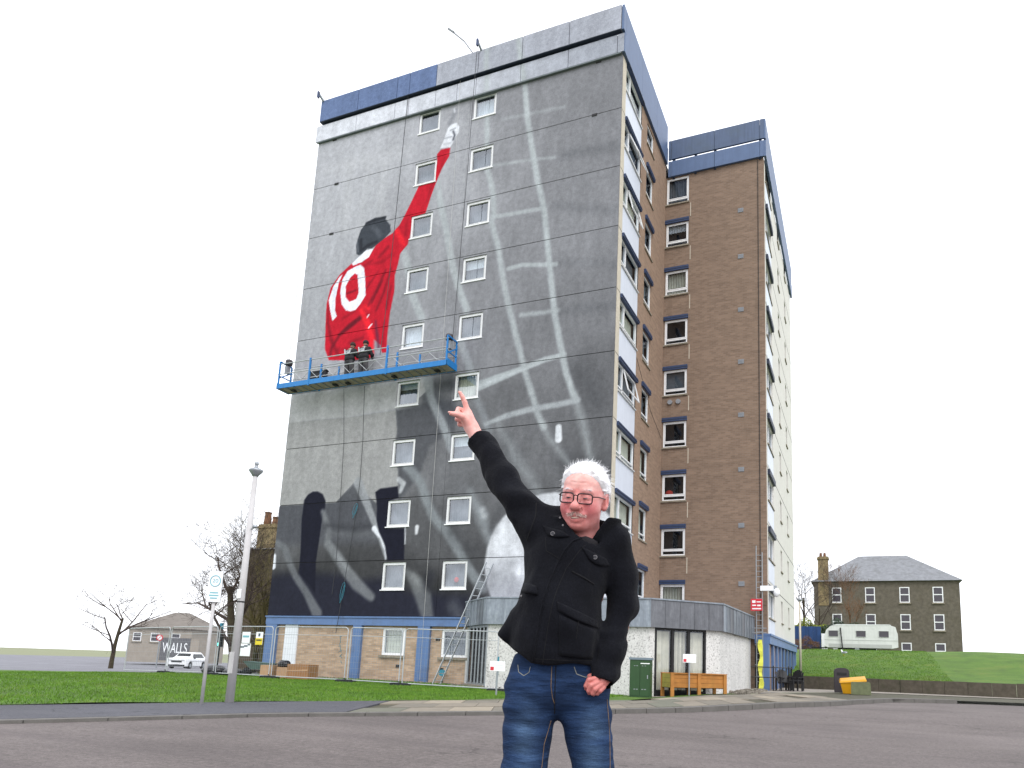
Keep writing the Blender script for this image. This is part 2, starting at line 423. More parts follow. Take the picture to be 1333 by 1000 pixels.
def raw_mesh(name, V, F):
    """V (n,3) array, F (m,3|4) int array"""
    me = bpy.data.meshes.new(name); V = np.asarray(V, np.float32); F = np.asarray(F, np.int32)
    me.vertices.add(len(V)); me.vertices.foreach_set('co', V.ravel())
    k = F.shape[1]; me.loops.add(F.size); me.loops.foreach_set('vertex_index', F.ravel())
    me.polygons.add(len(F)); me.polygons.foreach_set('loop_start', np.arange(0, F.size, k, dtype=np.int32)); me.polygons.foreach_set('loop_total', np.full(len(F), k, np.int32))
    me.update(calc_edges=True); me.validate(verbose=False); return me
def set_col(me, rgb, name='Paint'):
    a = me.color_attributes.new(name, 'FLOAT_COLOR', 'POINT'); c = np.ones((len(me.vertices), 4), np.float32); c[:, :3] = rgb; a.data.foreach_set('color', c.ravel())
# ------------------------------------------------------------------ terrain and paving
def sstep(a, b, x):
    t = np.clip((x - a) / (b - a), 0, 1); return t * t * (3 - 2 * t)
def gz(x, y):
    """height of the ground"""
    x = np.asarray(x, float); y = np.asarray(y, float)
    near = np.interp(x, [-8, -4, -1, 2.4, 4.3, 10], [0, -0.05, -0.08, -0.05, 0.09, 0.12]) * sstep(-9, -4, y)
    left = -0.018 * np.clip(-17 - x, 0, 45)
    return near + left
def resample(pl, n):
    P = np.array(pl, float); d = np.r_[0, np.cumsum(np.hypot(*np.diff(P, axis=0).T))]; t = np.linspace(0, d[-1], n)
    return np.c_[np.interp(t, d, P[:, 0]), np.interp(t, d, P[:, 1])]
def strip(name, A, B, n, m, mat, off=0.0, zf=None, rough=0.0):
    A = resample(A, n); B = resample(B, n); u = np.linspace(0, 1, m)[:, None, None]
    P = A[None] * (1 - u) + B[None] * u
    Z = (gz(P[..., 0], P[..., 1]) + off) if zf is None else zf(P[..., 0], P[..., 1])
    if rough: Z = Z + RNG.normal(0, rough, Z.shape)
    V = np.concatenate([P, Z[..., None]], -1).reshape(-1, 3)
    i = np.arange(m - 1)[:, None] * n + np.arange(n - 1)[None]; i = i.ravel()
    F = np.c_[i, i + 1, i + n + 1, i + n]
    me = raw_mesh(name, V, F)
    bm = bmesh.new(); bm.from_mesh(me); bmesh.ops.recalc_face_normals(bm, faces=bm.faces)
    if sum(f.normal.z for f in bm.faces) < 0: bmesh.ops.reverse_faces(bm, faces=bm.faces)
    bm.to_mesh(me); bm.free(); me.shade_smooth()
    return link(name, me, mat)
KERB = [(-22, -62), (-12, -41), (-5.5, -27.5), (-1.2, -18.3), (-0.1, -15.7), (2.43, -12.24), (3.9, -9.5), (6.1, -5.87), (7.4, -3.7), (8.0, -2.4), (8.7, -0.2), (9.8, 2.6), (12.5, 4.6), (18, 5.4), (60, 6)]
BACK = [(-25, -61), (-15, -40), (-8.5, -27), (-3.5, -16.3), (-2.36, -13.6), (0.42, -8.6), (1.9, -5.2), (3.2, -2.6), (4.8, 0.2), (5.3, 2.5), (5.5, 4.0), (6.5, 6.2), (8.5, 9.5), (18, 9.8), (60, 10.5)]
def road_z(x, y):
    return gz(x, y) - np.interp(x, [-3, 2, 6], [0.03, 0.06, 0.13])
g = struct(strip('ground', [(-900, -400), (900, -400)], [(-900, 1500), (900, 1500)], 40, 40, 'far_ground', 0, lambda x, y: np.where(np.abs(x) + np.abs(y) < 0, 0, -1.6 + 0 * x)))
struct(strip('road', KERB, [(10, -75), (25, -60), (34, -45), (36, -36), (36, -30), (38, -26), (40, -22), (44, -18), (46, -15), (48, -12), (52, -10), (56, -8), (58, -6), (60, -4), (70, 0)], 160, 24, 'asphalt', 0, road_z))
struct(strip('side_road', [(-150, -20), (-60, 2), (-30, -3), (-17.5, -5)], [(-150, 90), (-70, 60), (-30, 60), (-17, 60)], 50, 30, 'asphalt_far', -0.12))
lawn = struct(strip('lawn', BACK[:9], [(-60, -30), (-40, -12), (-26, -4.2), (-18, -1.6), (-16.3, -0.25), (-10, -0.2), (-5.9, -0.2), (-4.0, -2.0), (4.4, 0.6)], 150, 40, 'turf', 0.0, lambda x, y: gz(x, y) + 0.012 + 0.02 * np.sin(x * 1.3 + y) * np.sin(y * 0.9)))
struct(strip('verge', [(-45, -19), (-27, -8), (-17.5, -2.5)], [(-60, -6), (-30, -2.2), (-16.5, 0.5)], 30, 6, 'turf', -0.02))
struct(strip('forecourt', [(2.0, -2.2), (4.2, 0.0), (4.9, 2.0), (5.2, 4), (6.5, 6.2), (8.5, 9.5), (18, 9.9), (60, 10.6)], [(2.0, 0.5), (3.5, 1.5), (4.0, 5.0), (4.3, 9), (4.6, 13.9), (7.5, 14.0), (18, 14.2), (60, 14.6)], 60, 10, 'forecourt', -0.008))

# pavement: bedding sheet, tarmac stretch at the left, then rows of concrete slabs
pav = struct(strip('pavement', KERB, BACK, 150, 6, 'joint_moss', -0.025))
NS = 400
KA = resample(KERB, NS); BA = resample(BACK, NS)
KD = np.r_[0, np.cumsum(np.hypot(*np.diff(KA, axis=0).T))]
def pav_pt(s, u):
    k = np.array([np.interp(s, KD, KA[:, 0]), np.interp(s, KD, KA[:, 1])]); b_ = np.array([np.interp(s, KD, BA[:, 0]), np.interp(s, KD, BA[:, 1])])
    p = k * (1 - u) + b_ * u; return p
def s_at(pt): return KD[np.argmin(np.hypot(KA[:, 0] - pt[0], KA[:, 1] - pt[1]))]
S_T0, S_T1, S_END = s_at((-1.4, -18.6)), s_at((0.5, -14.8)), s_at((8.4, -1.2))
def pav_sheet(mb, s0, s1, u0, u1, top, thick=0.05, n=3):
    P = []
    for k in range(n + 1):
        s = s0 + (s1 - s0) * k / n; P.append((pav_pt(s, u0), pav_pt(s, u1)))
    vv = []; ff = []
    for a, b_ in P:
        for q in (a, b_):
            z = float(gz(q[0], q[1])) + top; vv += [(q[0], q[1], z), (q[0], q[1], z - thick)]
    for k in range(n):
        o = 4 * k; ff += [(o, o + 2, o + 6, o + 4), (o + 1, o + 5, o + 7, o + 3), (o, o + 4, o + 5, o + 1), (o + 2, o + 3, o + 7, o + 6)]
    ff += [(0, 1, 3, 2), (4 * n, 4 * n + 2, 4 * n + 3, 4 * n + 1)]
    return mb.add(vv, ff)
pav_sheet(MB(), S_T0 - 2.0, S_T1, 0.075, 0.99, 0.006, n=20).build('tarmac_patch', 'asphalt_dark', pav)
tones = ['slab_a', 'slab_b', 'slab_c', 'slab_d']
def slab_row(s0, s1):
    s = s0; i = 0
    while s < s1:
        L = 0.9
        for (u0, u1) in ((0.08, 0.36), (0.375, 0.68), (0.695, 0.985)):
            off = 0.45 if abs(u0 - 0.375) < 0.01 else 0.0
            a = s + off; w = 0.9
            if random.random() < 0.03: continue
            pav_sheet(MB(), a + 0.008, a + w - 0.008, u0, u1, 0.004 + random.uniform(-0.004, 0.006), 0.05, 1).build('paving_slab', random.choices(tones, (4, 4, 3, 2))[0], pav)
        s += L; i += 1
slab_row(S_T1 + 0.03, S_END)
slab_row(S_T0 - 8.0, S_T0 - 2.6)
s = S_T0 - 9
while s < S_END + 6:                       # kerb stones, dropping at the left
    pav_sheet(MB(), s + 0.006, s + 0.906, -0.002, 0.068, 0.004, 0.2, 2).build('kerb_stone', 'kerb_grey', pav)
    s += 0.915

# grass blades on the lawn that the picture shows, one mass
def blades(name, pts, hgt, wid, mat, label):
    n = len(pts); P = np.array(pts)
    a = RNG.uniform(0, 2 * PI, n); lean = RNG.normal(0, 0.35, (n, 2)); h = hgt * RNG.uniform(0.5, 1.4, n); w = wid * RNG.uniform(0.6, 1.3, n)
    d = np.c_[np.cos(a), np.sin(a), 0 * a] * w[:, None]
    V = np.stack([P - d, P + d, P + np.c_[lean * h[:, None], h]], 1).reshape(-1, 3)
    F = np.arange(3 * n).reshape(-1, 3)
    o = link(name, raw_mesh(name, V, F), mat); return tag(o, label, 'grass', None, 'stuff')
def lawn_points(n):
    A = resample(BACK[:9], 300); B = resample([(-60, -30), (-40, -12), (-26, -4.2), (-18, -1.6), (-16.3, -0.25), (-10, -0.2), (-5.9, -0.2), (-4.0, -2.0), (4.4, 0.6)], 300)
    out = []
    t = RNG.uniform(0.42, 1, n * 3); u = RNG.uniform(0, 1, n * 3)
    i = (t * 299).astype(int); x = A[i, 0] * (1 - u) + B[i, 0] * u; y = A[i, 1] * (1 - u) + B[i, 1] * u
    x += RNG.normal(0, 0.08, len(x)); y += RNG.normal(0, 0.08, len(y))
    ok = (y < -0.4) & (x > -22) & ~((x > -6) & (y > -2.0 - 0.0 * x)) & (x < 1.5)
    x = x[ok][:n]; y = y[ok][:n]
    return np.c_[x, y, gz(x, y) + 0.012 + 0.02 * np.sin(x * 1.3 + y) * np.sin(y * 0.9)]
blades('grass', lawn_points(150000), 0.045, 0.009, 'grass_blade', 'short green lawn grass between the pavement and the tower block')
MURAL_BASE = [
(-14.92,24.93,172), (-13.09,25.31,172), (-15.01,21.58,168), (-15.85,16.85,160), (-11.32,25.69,168), (-9.04,24.27,165), (-15.54,14.44,160), (-11.76,12.48,168), (-14.96,9.83,150), (-11.88,9.60,149), (-14.78,8.36,156), (-10.56,8.80,150), (-14.60,6.91,88), (-12.34,6.12,74), (-16.09,6.25,95), (-14.15,3.40,42), (-10.03,3.39,48), (-15.90,3.23,42), (-12.17,4.57,60), (-10.16,4.71,66), (-9.46,19.26,148), (-7.60,21.55,158), (-7.83,24.75,160), (-8.76,15.75,142), (-7.26,16.98,134), (-3.98,26.03,128), (-1.03,25.15,122), (-6.35,26.73,140), (-1.63,22.35,126), (-5.35,23.32,136), (-2.20,18.89,130), (-0.70,15.17,118), (-5.33,16.64,128), (-3.39,14.24,116), (-0.61,12.54,100), (-2.64,13.13,118), (-5.51,13.51,128), (-4.67,11.70,102), (-0.53,9.98,98), (-5.28,9.92,112), (-3.12,8.94,106), (-0.78,8.14,84), (-8.31,10.36,104), (-8.17,8.64,110), (-5.14,7.79,100), (-7.19,5.94,88), (-5.69,5.25,76), (-3.06,7.66,94), (-7.73,3.38,48), (-6.25,3.07,56), (-6.48,6.24,86), (-2.02,14.71,116), (-3.95,18.18,130), (-8.80,6.99,86)
]
MURAL_OPS = [
 ('P',(176,175,173),0.05,[(-17.31,13.48),(-16.42,11.8),(-14.76,11.83),(-13.06,11.77),(-11.7,11.85),(-10.24,11.88),(-9.06,12.25),(-8.5,12.65),(-8.57,13.55),(-17.48,14.69)]),
 ('P',(84,85,88),0.12,[(-10.23,11.81),(-9.03,11.9),(-7.2,11.98),(-7.1,10.59),(-8.28,10.01),(-8.75,8.68),(-9.64,7.64),(-10.84,7.5),(-11.28,7.8),(-11.73,8.18),(-12.15,8.59),(-12.58,8.23),(-13.13,7.76),(-11.65,7.4),(-9.67,7.54),(-9.76,8.06),(-9.89,9.03),(-10.09,9.81),(-10.1,10.87)]),
 ('P',(156,154,150),0.1,[(-12.29,11.07),(-10.3,11.6),(-10.1,10.87),(-10.17,9.82),(-9.89,9.03),(-9.76,8.06),(-10.45,7.76),(-11.19,7.8),(-11.75,8.39),(-12.16,8.62)]),
 ('S',(72,74,78),0.3,[(-8.45,12.12,0.361),(-7.84,11.7,0.361),(-7.23,11.29,0.361)],0.8),
 ('S',(60,62,66),0.3,[(-8.66,12.67,0.306),(-7.26,12.68,0.306)],0.6),
 ('S',(70,72,78),0.35,[(-5.44,12.47,0.001),(-2.62,12.79,0.001),(-0.3,12.82,0.001)],0),
 ('P',(80,81,85),0.3,[(-16.66,8.1),(-12.97,7.89),(-10.78,7.77),(-10.59,5.85),(-16.45,5.9)]),
 ('P',(152,151,148),0.012,[(-17.61,13.91),(-16.33,11.83),(-13.06,11.73),(-10.23,11.81),(-10.1,10.87),(-10.17,9.82),(-9.89,9.03),(-9.76,8.06),(-10.25,7.74),(-10.85,7.6),(-11.2,7.87),(-11.75,8.39),(-12.16,8.62),(-12.58,8.23),(-13.08,7.75),(-14.7,7.75),(-16.76,7.77)]),
 ('P',(174,173,171),0.03,[(-17.73,14.72),(-16.42,11.8),(-14.76,11.83),(-13.06,11.77),(-11.7,11.85),(-10.24,11.88),(-9.06,12.25),(-8.5,12.65),(-8.57,13.55)]),
 ('S',(102,103,105),0.35,[(-2.53,22.51,0.194),(-1.28,22.41,0.194),(-0.15,22.33,0.194)],0.7),
 ('S',(108,109,111),0.3,[(-2.78,20.16,0.167),(-1.54,19.74,0.167),(-0.17,19.36,0.167)],0.6),
 ('S',(108,109,111),0.3,[(-2.56,17.48,0.111),(-1.1,17.21,0.111),(-0.1,16.95,0.111)],0.6),
 ('S',(98,99,101),0.3,[(-2.29,15.26,0.194),(-1.37,15.22,0.194),(-0.04,15.13,0.194)],0.6),
 ('S',(72,73,75),0.6,[(-1.6,12.66,0.417),(-1.08,11.95,0.417),(-0.73,11.27,0.417)],0.6),
 ('S',(72,73,75),0.5,[(-4.74,9.88,0.306),(-4.23,9.02,0.306),(-4.47,8.23,0.306)],0.5),
 ('S',(70,71,73),0.5,[(-1.95,8.85,0.361),(-1.12,8.47,0.361),(-0.13,7.49,0.361)],0.5),
 ('S',(92,93,95),0.5,[(-4.87,9.07,0.139),(-3.4,7.68,0.139),(-3.04,7.35,0.139)],0.0),
 ('S',(182,182,181),0.5,[(-14.21,24.96,0.194),(-14.1,21.39,0.194)],0.5),
 ('S',(182,182,181),0.5,[(-13.12,24.69,0.194),(-13.02,21.16,0.194)],0.5),
 ('S',(182,182,181),0.5,[(-12.09,24.43,0.194),(-12.01,20.95,0.194)],0.5),
 ('S',(186,186,186),0.4,[(-15.65,25.02,0.222),(-13.06,25.05,0.222),(-10.81,24.89,0.222)],0.4),
 ('S',(168,173,172),0.08,[(-4.99,29.13,0.132),(-4.67,26.82,0.132),(-4.45,25.0,0.132),(-4.14,23.38,0.132),(-3.76,21.6,0.132),(-3.4,20.23,0.132),(-3.18,18.74,0.132),(-2.92,16.92,0.132),(-2.66,15.15,0.132),(-2.33,13.75,0.132),(-2.04,12.55,0.132),(-1.62,11.43,0.132)],0.95),
 ('S',(168,173,172),0.18,[(-1.66,11.56,0.139),(-1.29,10.53,0.181),(-1.03,9.56,0.153),(-0.81,8.76,0.125)],0.55),
 ('S',(168,173,172),0.09,[(-6.61,29.01,0.132),(-6.51,25.58,0.132),(-6.33,22.79,0.132),(-5.99,21.75,0.132),(-5.84,20.59,0.132),(-5.92,20.04,0.132),(-5.54,18.86,0.132),(-5.33,17.9,0.132),(-5.03,16.59,0.132),(-4.66,15.3,0.132),(-4.26,14.02,0.132),(-3.83,12.61,0.132),(-3.43,11.56,0.132),(-3.22,10.88,0.132),(-2.92,10.33,0.132)],0.85),
 ('S',(168,173,172),0.16,[(-2.99,10.47,0.111),(-2.62,9.79,0.125),(-2.06,9.11,0.111),(-1.71,8.64,0.069)],0.5),
 ('S',(168,173,172),0.08,[(-8.98,22.97,0.111),(-8.71,21.73,0.167),(-8.2,19.96,0.167),(-7.91,18.76,0.167),(-7.65,17.89,0.167),(-7.3,16.98,0.167),(-6.89,16.04,0.167)],0.8),
 ('S',(168,173,172),0.08,[(-10.7,19.97,0.083),(-10.32,19.08,0.194),(-10.08,18.22,0.194),(-9.82,17.23,0.194),(-9.23,16.05,0.194)],0.75),
 ('S',(150,154,155),0.1,[(-8.86,13.66,0.181),(-8.65,13.02,0.25),(-8.42,12.15,0.181),(-7.96,11.33,0.181),(-7.55,10.57,0.181),(-7.19,9.75,0.181)],0.85),
 ('S',(136,141,142),0.12,[(-9.43,9.21,0.208),(-8.65,8.43,0.208),(-8.23,7.5,0.208),(-7.83,6.82,0.208),(-7.1,6.13,0.208),(-6.45,5.27,0.208),(-5.92,4.5,0.208),(-5.31,3.81,0.208)],0.8),
 ('S',(168,173,172),0.1,[(-7.18,14.79,0.167),(-6.77,13.81,0.167),(-6.4,12.93,0.167)],0.6),
 ('S',(140,144,146),0.1,[(-6.15,11.93,0.153),(-5.72,11.07,0.153),(-5.42,10.37,0.153)],0.6),
 ('S',(146,150,150),0.25,[(-5.04,10.67,0.083),(-4.41,9.68,0.181),(-4.09,9.01,0.236),(-3.43,8.26,0.181),(-2.84,7.34,0.181)],0.55),
 ('S',(146,151,152),0.2,[(-6.16,7.85,0.125),(-5.9,7.34,0.194),(-5.54,6.78,0.278),(-5.33,6.19,0.208),(-4.97,5.55,0.167)],0.7),
 ('S',(186,189,190),0.12,[(-5.52,7.03,0.125),(-5.44,6.77,0.125)],0.7),
 ('S',(168,173,172),0.1,[(-5.66,25.14,0.069),(-4.3,25.03,0.069),(-2.63,24.9,0.069)],0.5),
 ('S',(168,173,172),0.08,[(-6.06,22.88,0.069),(-5.32,22.81,0.069),(-4.18,22.71,0.069),(-3.0,22.52,0.069)],0.6),
 ('S',(168,173,172),0.06,[(-5.75,20.3,0.097),(-4.61,20.24,0.097),(-3.43,20.2,0.097)],0.75),
 ('S',(168,173,172),0.05,[(-4.95,17.65,0.097),(-4.29,17.71,0.097),(-3.55,17.57,0.097),(-2.7,17.44,0.097)],0.85),
 ('S',(168,173,172),0.08,[(-4.23,15.4,0.097),(-3.44,15.35,0.097),(-2.53,15.34,0.097)],0.7),
 ('S',(168,173,172),0.05,[(-6.11,12.44,0.222),(-5.09,12.7,0.181),(-4.03,12.97,0.125),(-2.99,13.24,0.125),(-2.14,13.36,0.083)],0.9),
 ('S',(190,194,194),0.03,[(-6.11,12.44,0.083),(-3.33,13.08,0.042)],0.4),
 ('S',(160,164,164),0.06,[(-5.62,10.72,0.083),(-4.63,10.99,0.125),(-3.58,11.15,0.125),(-2.38,11.22,0.125),(-1.49,11.32,0.125)],0.9),
 ('P',(196,197,198),0.06,[(0.83,4.56),(0.79,5.01),(0.67,5.46),(0.48,5.88),(0.22,6.28),(-0.1,6.65),(-0.48,6.96),(-0.9,7.22),(-1.36,7.41),(-1.85,7.54),(-2.35,7.59),(-2.85,7.56),(-3.33,7.45),(-3.79,7.26),(-4.2,7.0),(-4.56,6.68),(-4.85,6.3),(-5.07,5.87),(-5.21,5.41),(-5.27,4.92),(-5.24,4.44),(-5.12,3.96),(-4.92,3.5),(-4.65,3.08),(-4.32,2.7),(-3.93,2.38),(-3.5,2.12),(-3.04,1.93),(-2.57,1.81),(-2.08,1.77),(-1.61,1.79),(-1.15,1.89),(-0.72,2.06),(-0.32,2.28),(0.02,2.57),(0.31,2.9),(0.55,3.28),(0.71,3.68),(0.81,4.12)]),
 ('S',(150,151,153),0.25,[(-4.56,3.99,0.611),(-4.03,3.68,0.611),(-3.76,3.07,0.611)],0.75),
 ('S',(222,223,224),0.2,[(-4.62,6.17,0.278),(-4.72,5.48,0.278)],0.7),
 ('S',(226,227,228),0.15,[(-4.03,5.46,0.139),(-3.7,4.44,0.139)],0.7),
 ('S',(160,161,163),0.2,[(-4.43,4.76,0.194),(-3.86,4.84,0.194)],0.6),
 ('S',(214,216,216),0.03,[(-2.27,10.27,0.125),(-2.25,9.76,0.153)],1),
 ('S',(205,206,206),0.04,[(-8.64,6.45,0.097),(-8.65,6.19,0.069)],1),
 ('S',(186,188,188),0.05,[(-9.77,8.61,0.111),(-9.51,8.39,0.125),(-9.64,8.05,0.083)],0.8),
 ('P',(27,28,40),0.03,[(-14.94,7.14),(-14.91,7.96),(-14.72,8.21),(-14.44,8.34),(-14.15,8.32),(-13.87,8.19),(-13.66,7.86),(-13.66,7.5),(-13.75,7.15),(-13.82,5.96),(-13.88,5.02),(-13.74,3.57),(-14.33,4.09),(-14.79,4.58),(-14.82,5.67)]),
 ('P',(38,39,50),0.3,[(-16.52,4.39),(-15.85,4.53),(-14.65,4.58),(-12.58,4.48),(-11.31,4.19),(-10.12,4.31),(-8.89,3.71),(-5.93,3.53),(-5.79,2.58),(-16.43,2.49)]),
 ('P',(27,28,40),0.03,[(-13.75,3.64),(-14.01,3.95),(-14.69,4.51),(-14.94,7.14),(-13.88,5.02)]),
 ('S',(108,110,112),0.08,[(-16.29,6.04,0.125),(-15.74,5.73,0.167),(-15.38,5.05,0.167),(-14.94,4.41,0.167),(-14.26,3.71,0.181),(-13.52,2.75,0.264)],0.85),
 ('S',(122,124,125),0.1,[(-13.77,7.37,0.111),(-13.33,6.57,0.153),(-13.31,5.87,0.194),(-12.72,5.3,0.236),(-12.18,4.68,0.25),(-11.54,4.06,0.278),(-10.71,3.49,0.194)],0.85),
 ('S',(165,168,168),0.15,[(-12.67,5.3,0.083),(-12.11,4.74,0.083)],0.5),
 ('S',(96,97,99),0.3,[(-13.22,6.36,0.194),(-11.94,6.24,0.194),(-10.79,6.27,0.194)],0.8),
 ('S',(60,61,65),0.2,[(-13.48,6.72,0.125),(-11.97,6.52,0.125),(-10.83,6.61,0.125)],0.8),
 ('S',(150,152,153),0.05,[(-11.94,8.61,0.236),(-11.39,7.67,0.194),(-10.93,6.85,0.153),(-10.48,6.02,0.111),(-10.11,5.1,0.042)],0.85),
 ('S',(215,217,219),0.04,[(-10.85,6.47,0.125),(-10.45,6.05,0.069),(-10.2,5.54,0.049),(-10.1,5.14,0.035)],1),
 ('P',(27,28,40),0.03,[(-10.96,8.1),(-10.71,8.25),(-9.79,8.3),(-9.69,7.78),(-10.12,7.67),(-10.09,6.44),(-9.26,6.41),(-9.17,5.05),(-10.03,5.04),(-10.21,5.71),(-10.59,6.31),(-10.77,6.85),(-10.8,7.46)]),
 ('S',(200,202,204),0.02,[(-9.24,6.48,0.028),(-9.18,5.74,0.028)],0.9),
 ('S',(112,114,114),0.12,[(-8.97,4.55,0.139),(-8.46,4.03,0.306),(-8.07,3.45,0.375),(-7.82,2.69,0.278)],0.8),
 ('S',(150,152,150),0.2,[(-8.64,4.35,0.167),(-8.22,3.9,0.167)],0.5),
 ('S',(210,212,215),0.03,[(-16.34,5.39,0.111),(-16.31,4.89,0.125)],1),
 ('S',(45,46,52),0.25,[(-7.81,4.34,0.222),(-7.93,3.96,0.222)],0.7),
 ('S',(92,94,98),0.3,[(-6.61,3.07,0.278),(-6.3,2.76,0.278)],0.6),
 ('S',(112,113,115),0.3,[(-6.6,7.87,0.306),(-6.33,7.2,0.306)],0.45),
 ('S',(66,67,69),0.35,[(-6.92,6.25,0.25),(-6.29,5.65,0.25),(-5.83,5.19,0.25)],0.5),
 ('S',(70,71,73),0.3,[(-5.04,6.18,0.139),(-4.74,6.99,0.139),(-4.14,7.35,0.139)],0.5),
 ('P',(186,26,44),0.015,[(-9.08,24.24),(-8.88,24.43),(-8.38,24.42),(-8.39,23.98),(-8.76,23.4),(-9.02,22.75),(-9.24,22.09),(-9.43,21.42),(-9.67,20.77),(-9.97,20.37),(-10.29,20.12),(-10.31,19.89),(-10.7,19.5),(-10.78,18.97),(-10.9,18.45),(-10.86,17.6),(-10.96,16.85),(-11.01,16.44),(-11.03,15.35),(-11.0,14.64),(-11.26,14.67),(-11.36,15.04),(-11.81,15.43),(-11.88,14.87),(-11.88,14.42),(-12.71,14.49),(-14.29,14.7),(-14.59,15.29),(-14.72,16.79),(-14.77,17.63),(-14.62,18.45),(-14.15,19.05),(-13.52,19.49),(-12.88,19.45),(-12.27,20.01),(-12.12,20.25),(-11.66,20.48),(-11.24,20.64),(-10.88,20.99),(-10.62,21.45),(-10.3,22.09),(-9.94,22.85),(-9.39,23.39),(-9.04,23.7)]),
 ('S',(84,20,32),0.08,[(-13.8,15.91,0.083),(-13.21,16.29,0.139),(-12.63,16.62,0.111),(-12.28,16.68,0.042)],0.85),
 ('S',(104,20,34),0.08,[(-13.87,15.77,0.083),(-14.18,15.35,0.083),(-14.23,14.97,0.083)],0.75),
 ('S',(104,20,34),0.08,[(-14.62,17.53,0.042),(-14.57,16.65,0.069),(-14.22,15.62,0.097),(-13.77,14.9,0.083)],0.6),
 ('S',(104,20,34),0.08,[(-11.45,18.78,0.042),(-11.88,17.85,0.069),(-12.32,17.07,0.042)],0.75),
 ('S',(104,20,34),0.08,[(-11.15,18.81,0.042),(-11.43,17.7,0.069),(-11.78,16.83,0.042)],0.7),
 ('S',(104,20,34),0.08,[(-11.89,18.79,0.028),(-12.43,18.1,0.042),(-12.83,17.7,0.028)],0.6),
 ('S',(84,18,30),0.08,[(-11.58,18.3,0.035),(-12.08,17.27,0.035)],0.7),
 ('S',(104,20,34),0.08,[(-11.07,17.94,0.056),(-11.22,16.82,0.056)],0.55),
 ('S',(96,40,62),0.08,[(-11.77,16.29,0.042),(-11.61,15.59,0.083),(-11.46,14.96,0.069)],0.8),
 ('S',(150,22,40),0.08,[(-11.28,16.14,0.069),(-11.22,15.08,0.069)],0.7),
 ('S',(232,36,48),0.08,[(-12.67,16.98,0.111),(-12.24,16.29,0.167),(-11.9,15.48,0.139),(-11.81,14.64,0.111)],0.9),
 ('S',(232,36,48),0.08,[(-12.51,17.18,0.083),(-12.23,16.98,0.083)],0.8),
 ('S',(232,36,48),0.08,[(-10.99,20.73,0.111),(-10.72,20.21,0.139),(-10.53,19.93,0.083)],0.85),
 ('S',(150,22,38),0.08,[(-11.18,19.59,0.069),(-11.59,19.28,0.097),(-12.46,19.25,0.042)],0.7),
 ('S',(120,20,34),0.08,[(-11.43,19.96,0.083),(-11.88,19.57,0.083)],0.6),
 ('S',(130,20,34),0.08,[(-12.3,19.42,0.056),(-12.81,19.2,0.056)],0.6),
 ('S',(150,20,36),0.08,[(-10.47,21.18,0.097),(-10.48,20.39,0.097)],0.6),
 ('S',(140,22,36),0.08,[(-9.15,23.01,0.069),(-9.43,21.89,0.069)],0.7),
 ('S',(140,22,36),0.08,[(-8.6,23.99,0.042),(-8.87,23.27,0.042)],0.6),
 ('S',(130,20,34),0.08,[(-13.71,16.71,0.056),(-13.02,16.99,0.056)],0.7),
 ('S',(120,20,34),0.08,[(-13.16,15.43,0.083),(-12.43,15.56,0.083)],0.6),
 ('S',(104,20,34),0.08,[(-13.1,18.1,0.056),(-13.58,18.03,0.056)],0.7),
 ('S',(104,20,34),0.08,[(-13.01,18.52,0.042),(-13.49,18.37,0.042)],0.5),
 ('S',(104,20,34),0.08,[(-13.8,15.18,0.069),(-12.45,14.99,0.069)],0.4),
 ('S',(232,232,236),0.01,[(-12.27,16.56,0.035),(-12.19,16.67,0.035)],0.9),
 ('S',(232,232,236),0.01,[(-12.13,16.01,0.039),(-11.97,16.17,0.039)],0.9),
 ('P',(60,64,70),0.015,[(-13.25,19.96),(-13.32,20.41),(-13.25,20.8),(-13.12,21.22),(-12.8,21.56),(-12.35,21.68),(-11.68,21.62),(-11.71,21.47),(-11.41,21.1),(-11.35,20.75),(-11.66,20.48),(-12.12,20.21),(-12.37,20.08),(-12.65,20.12),(-12.82,19.91),(-13.11,19.87)]),
 ('S',(38,40,46),0.05,[(-12.83,21.49,0.069),(-12.25,21.56,0.069),(-11.77,21.58,0.069)],0.8),
 ('S',(38,40,46),0.06,[(-13.06,20.68,0.083),(-13.0,20.11,0.083),(-12.66,20.28,0.083),(-12.13,20.38,0.083)],0.8),
 ('S',(84,88,94),0.08,[(-12.39,21.19,0.139),(-11.94,20.7,0.139)],0.7),
 ('S',(112,116,122),0.04,[(-13.27,20.57,0.035),(-13.17,20.06,0.035)],0.7),
 ('P',(228,229,232),0.015,[(-13.47,19.5),(-13.27,19.68),(-13.01,19.83),(-12.81,19.99),(-12.68,20.05),(-12.28,20.05),(-12.39,19.83),(-12.5,19.65),(-12.89,19.49),(-13.37,19.38)]),
 ('P',(226,227,232),0.012,[(-14.13,18.96),(-13.97,19.03),(-14.15,18.64),(-14.25,17.86),(-14.22,17.23),(-14.07,16.89),(-14.31,16.69),(-14.51,17.27),(-14.66,17.81),(-14.46,18.5)]),
 ('P',(226,227,232),0.012,[(-13.95,18.77),(-13.69,19.16),(-13.27,19.3),(-12.96,19.36),(-12.72,19.14),(-12.6,18.6),(-12.48,17.7),(-12.74,17.31),(-13.0,17.04),(-13.29,17.02),(-13.57,17.12),(-13.86,17.49),(-14.01,18.14)]),
 ('P',(186,26,44),0.012,[(-13.71,18.37),(-13.49,18.78),(-13.23,18.96),(-13.07,18.85),(-12.98,18.36),(-12.9,17.91),(-13.01,17.6),(-13.4,17.52),(-13.65,17.8)]),
 ('S',(104,20,34),0.04,[(-13.58,17.99,0.056),(-13.09,18.06,0.056)],0.7),
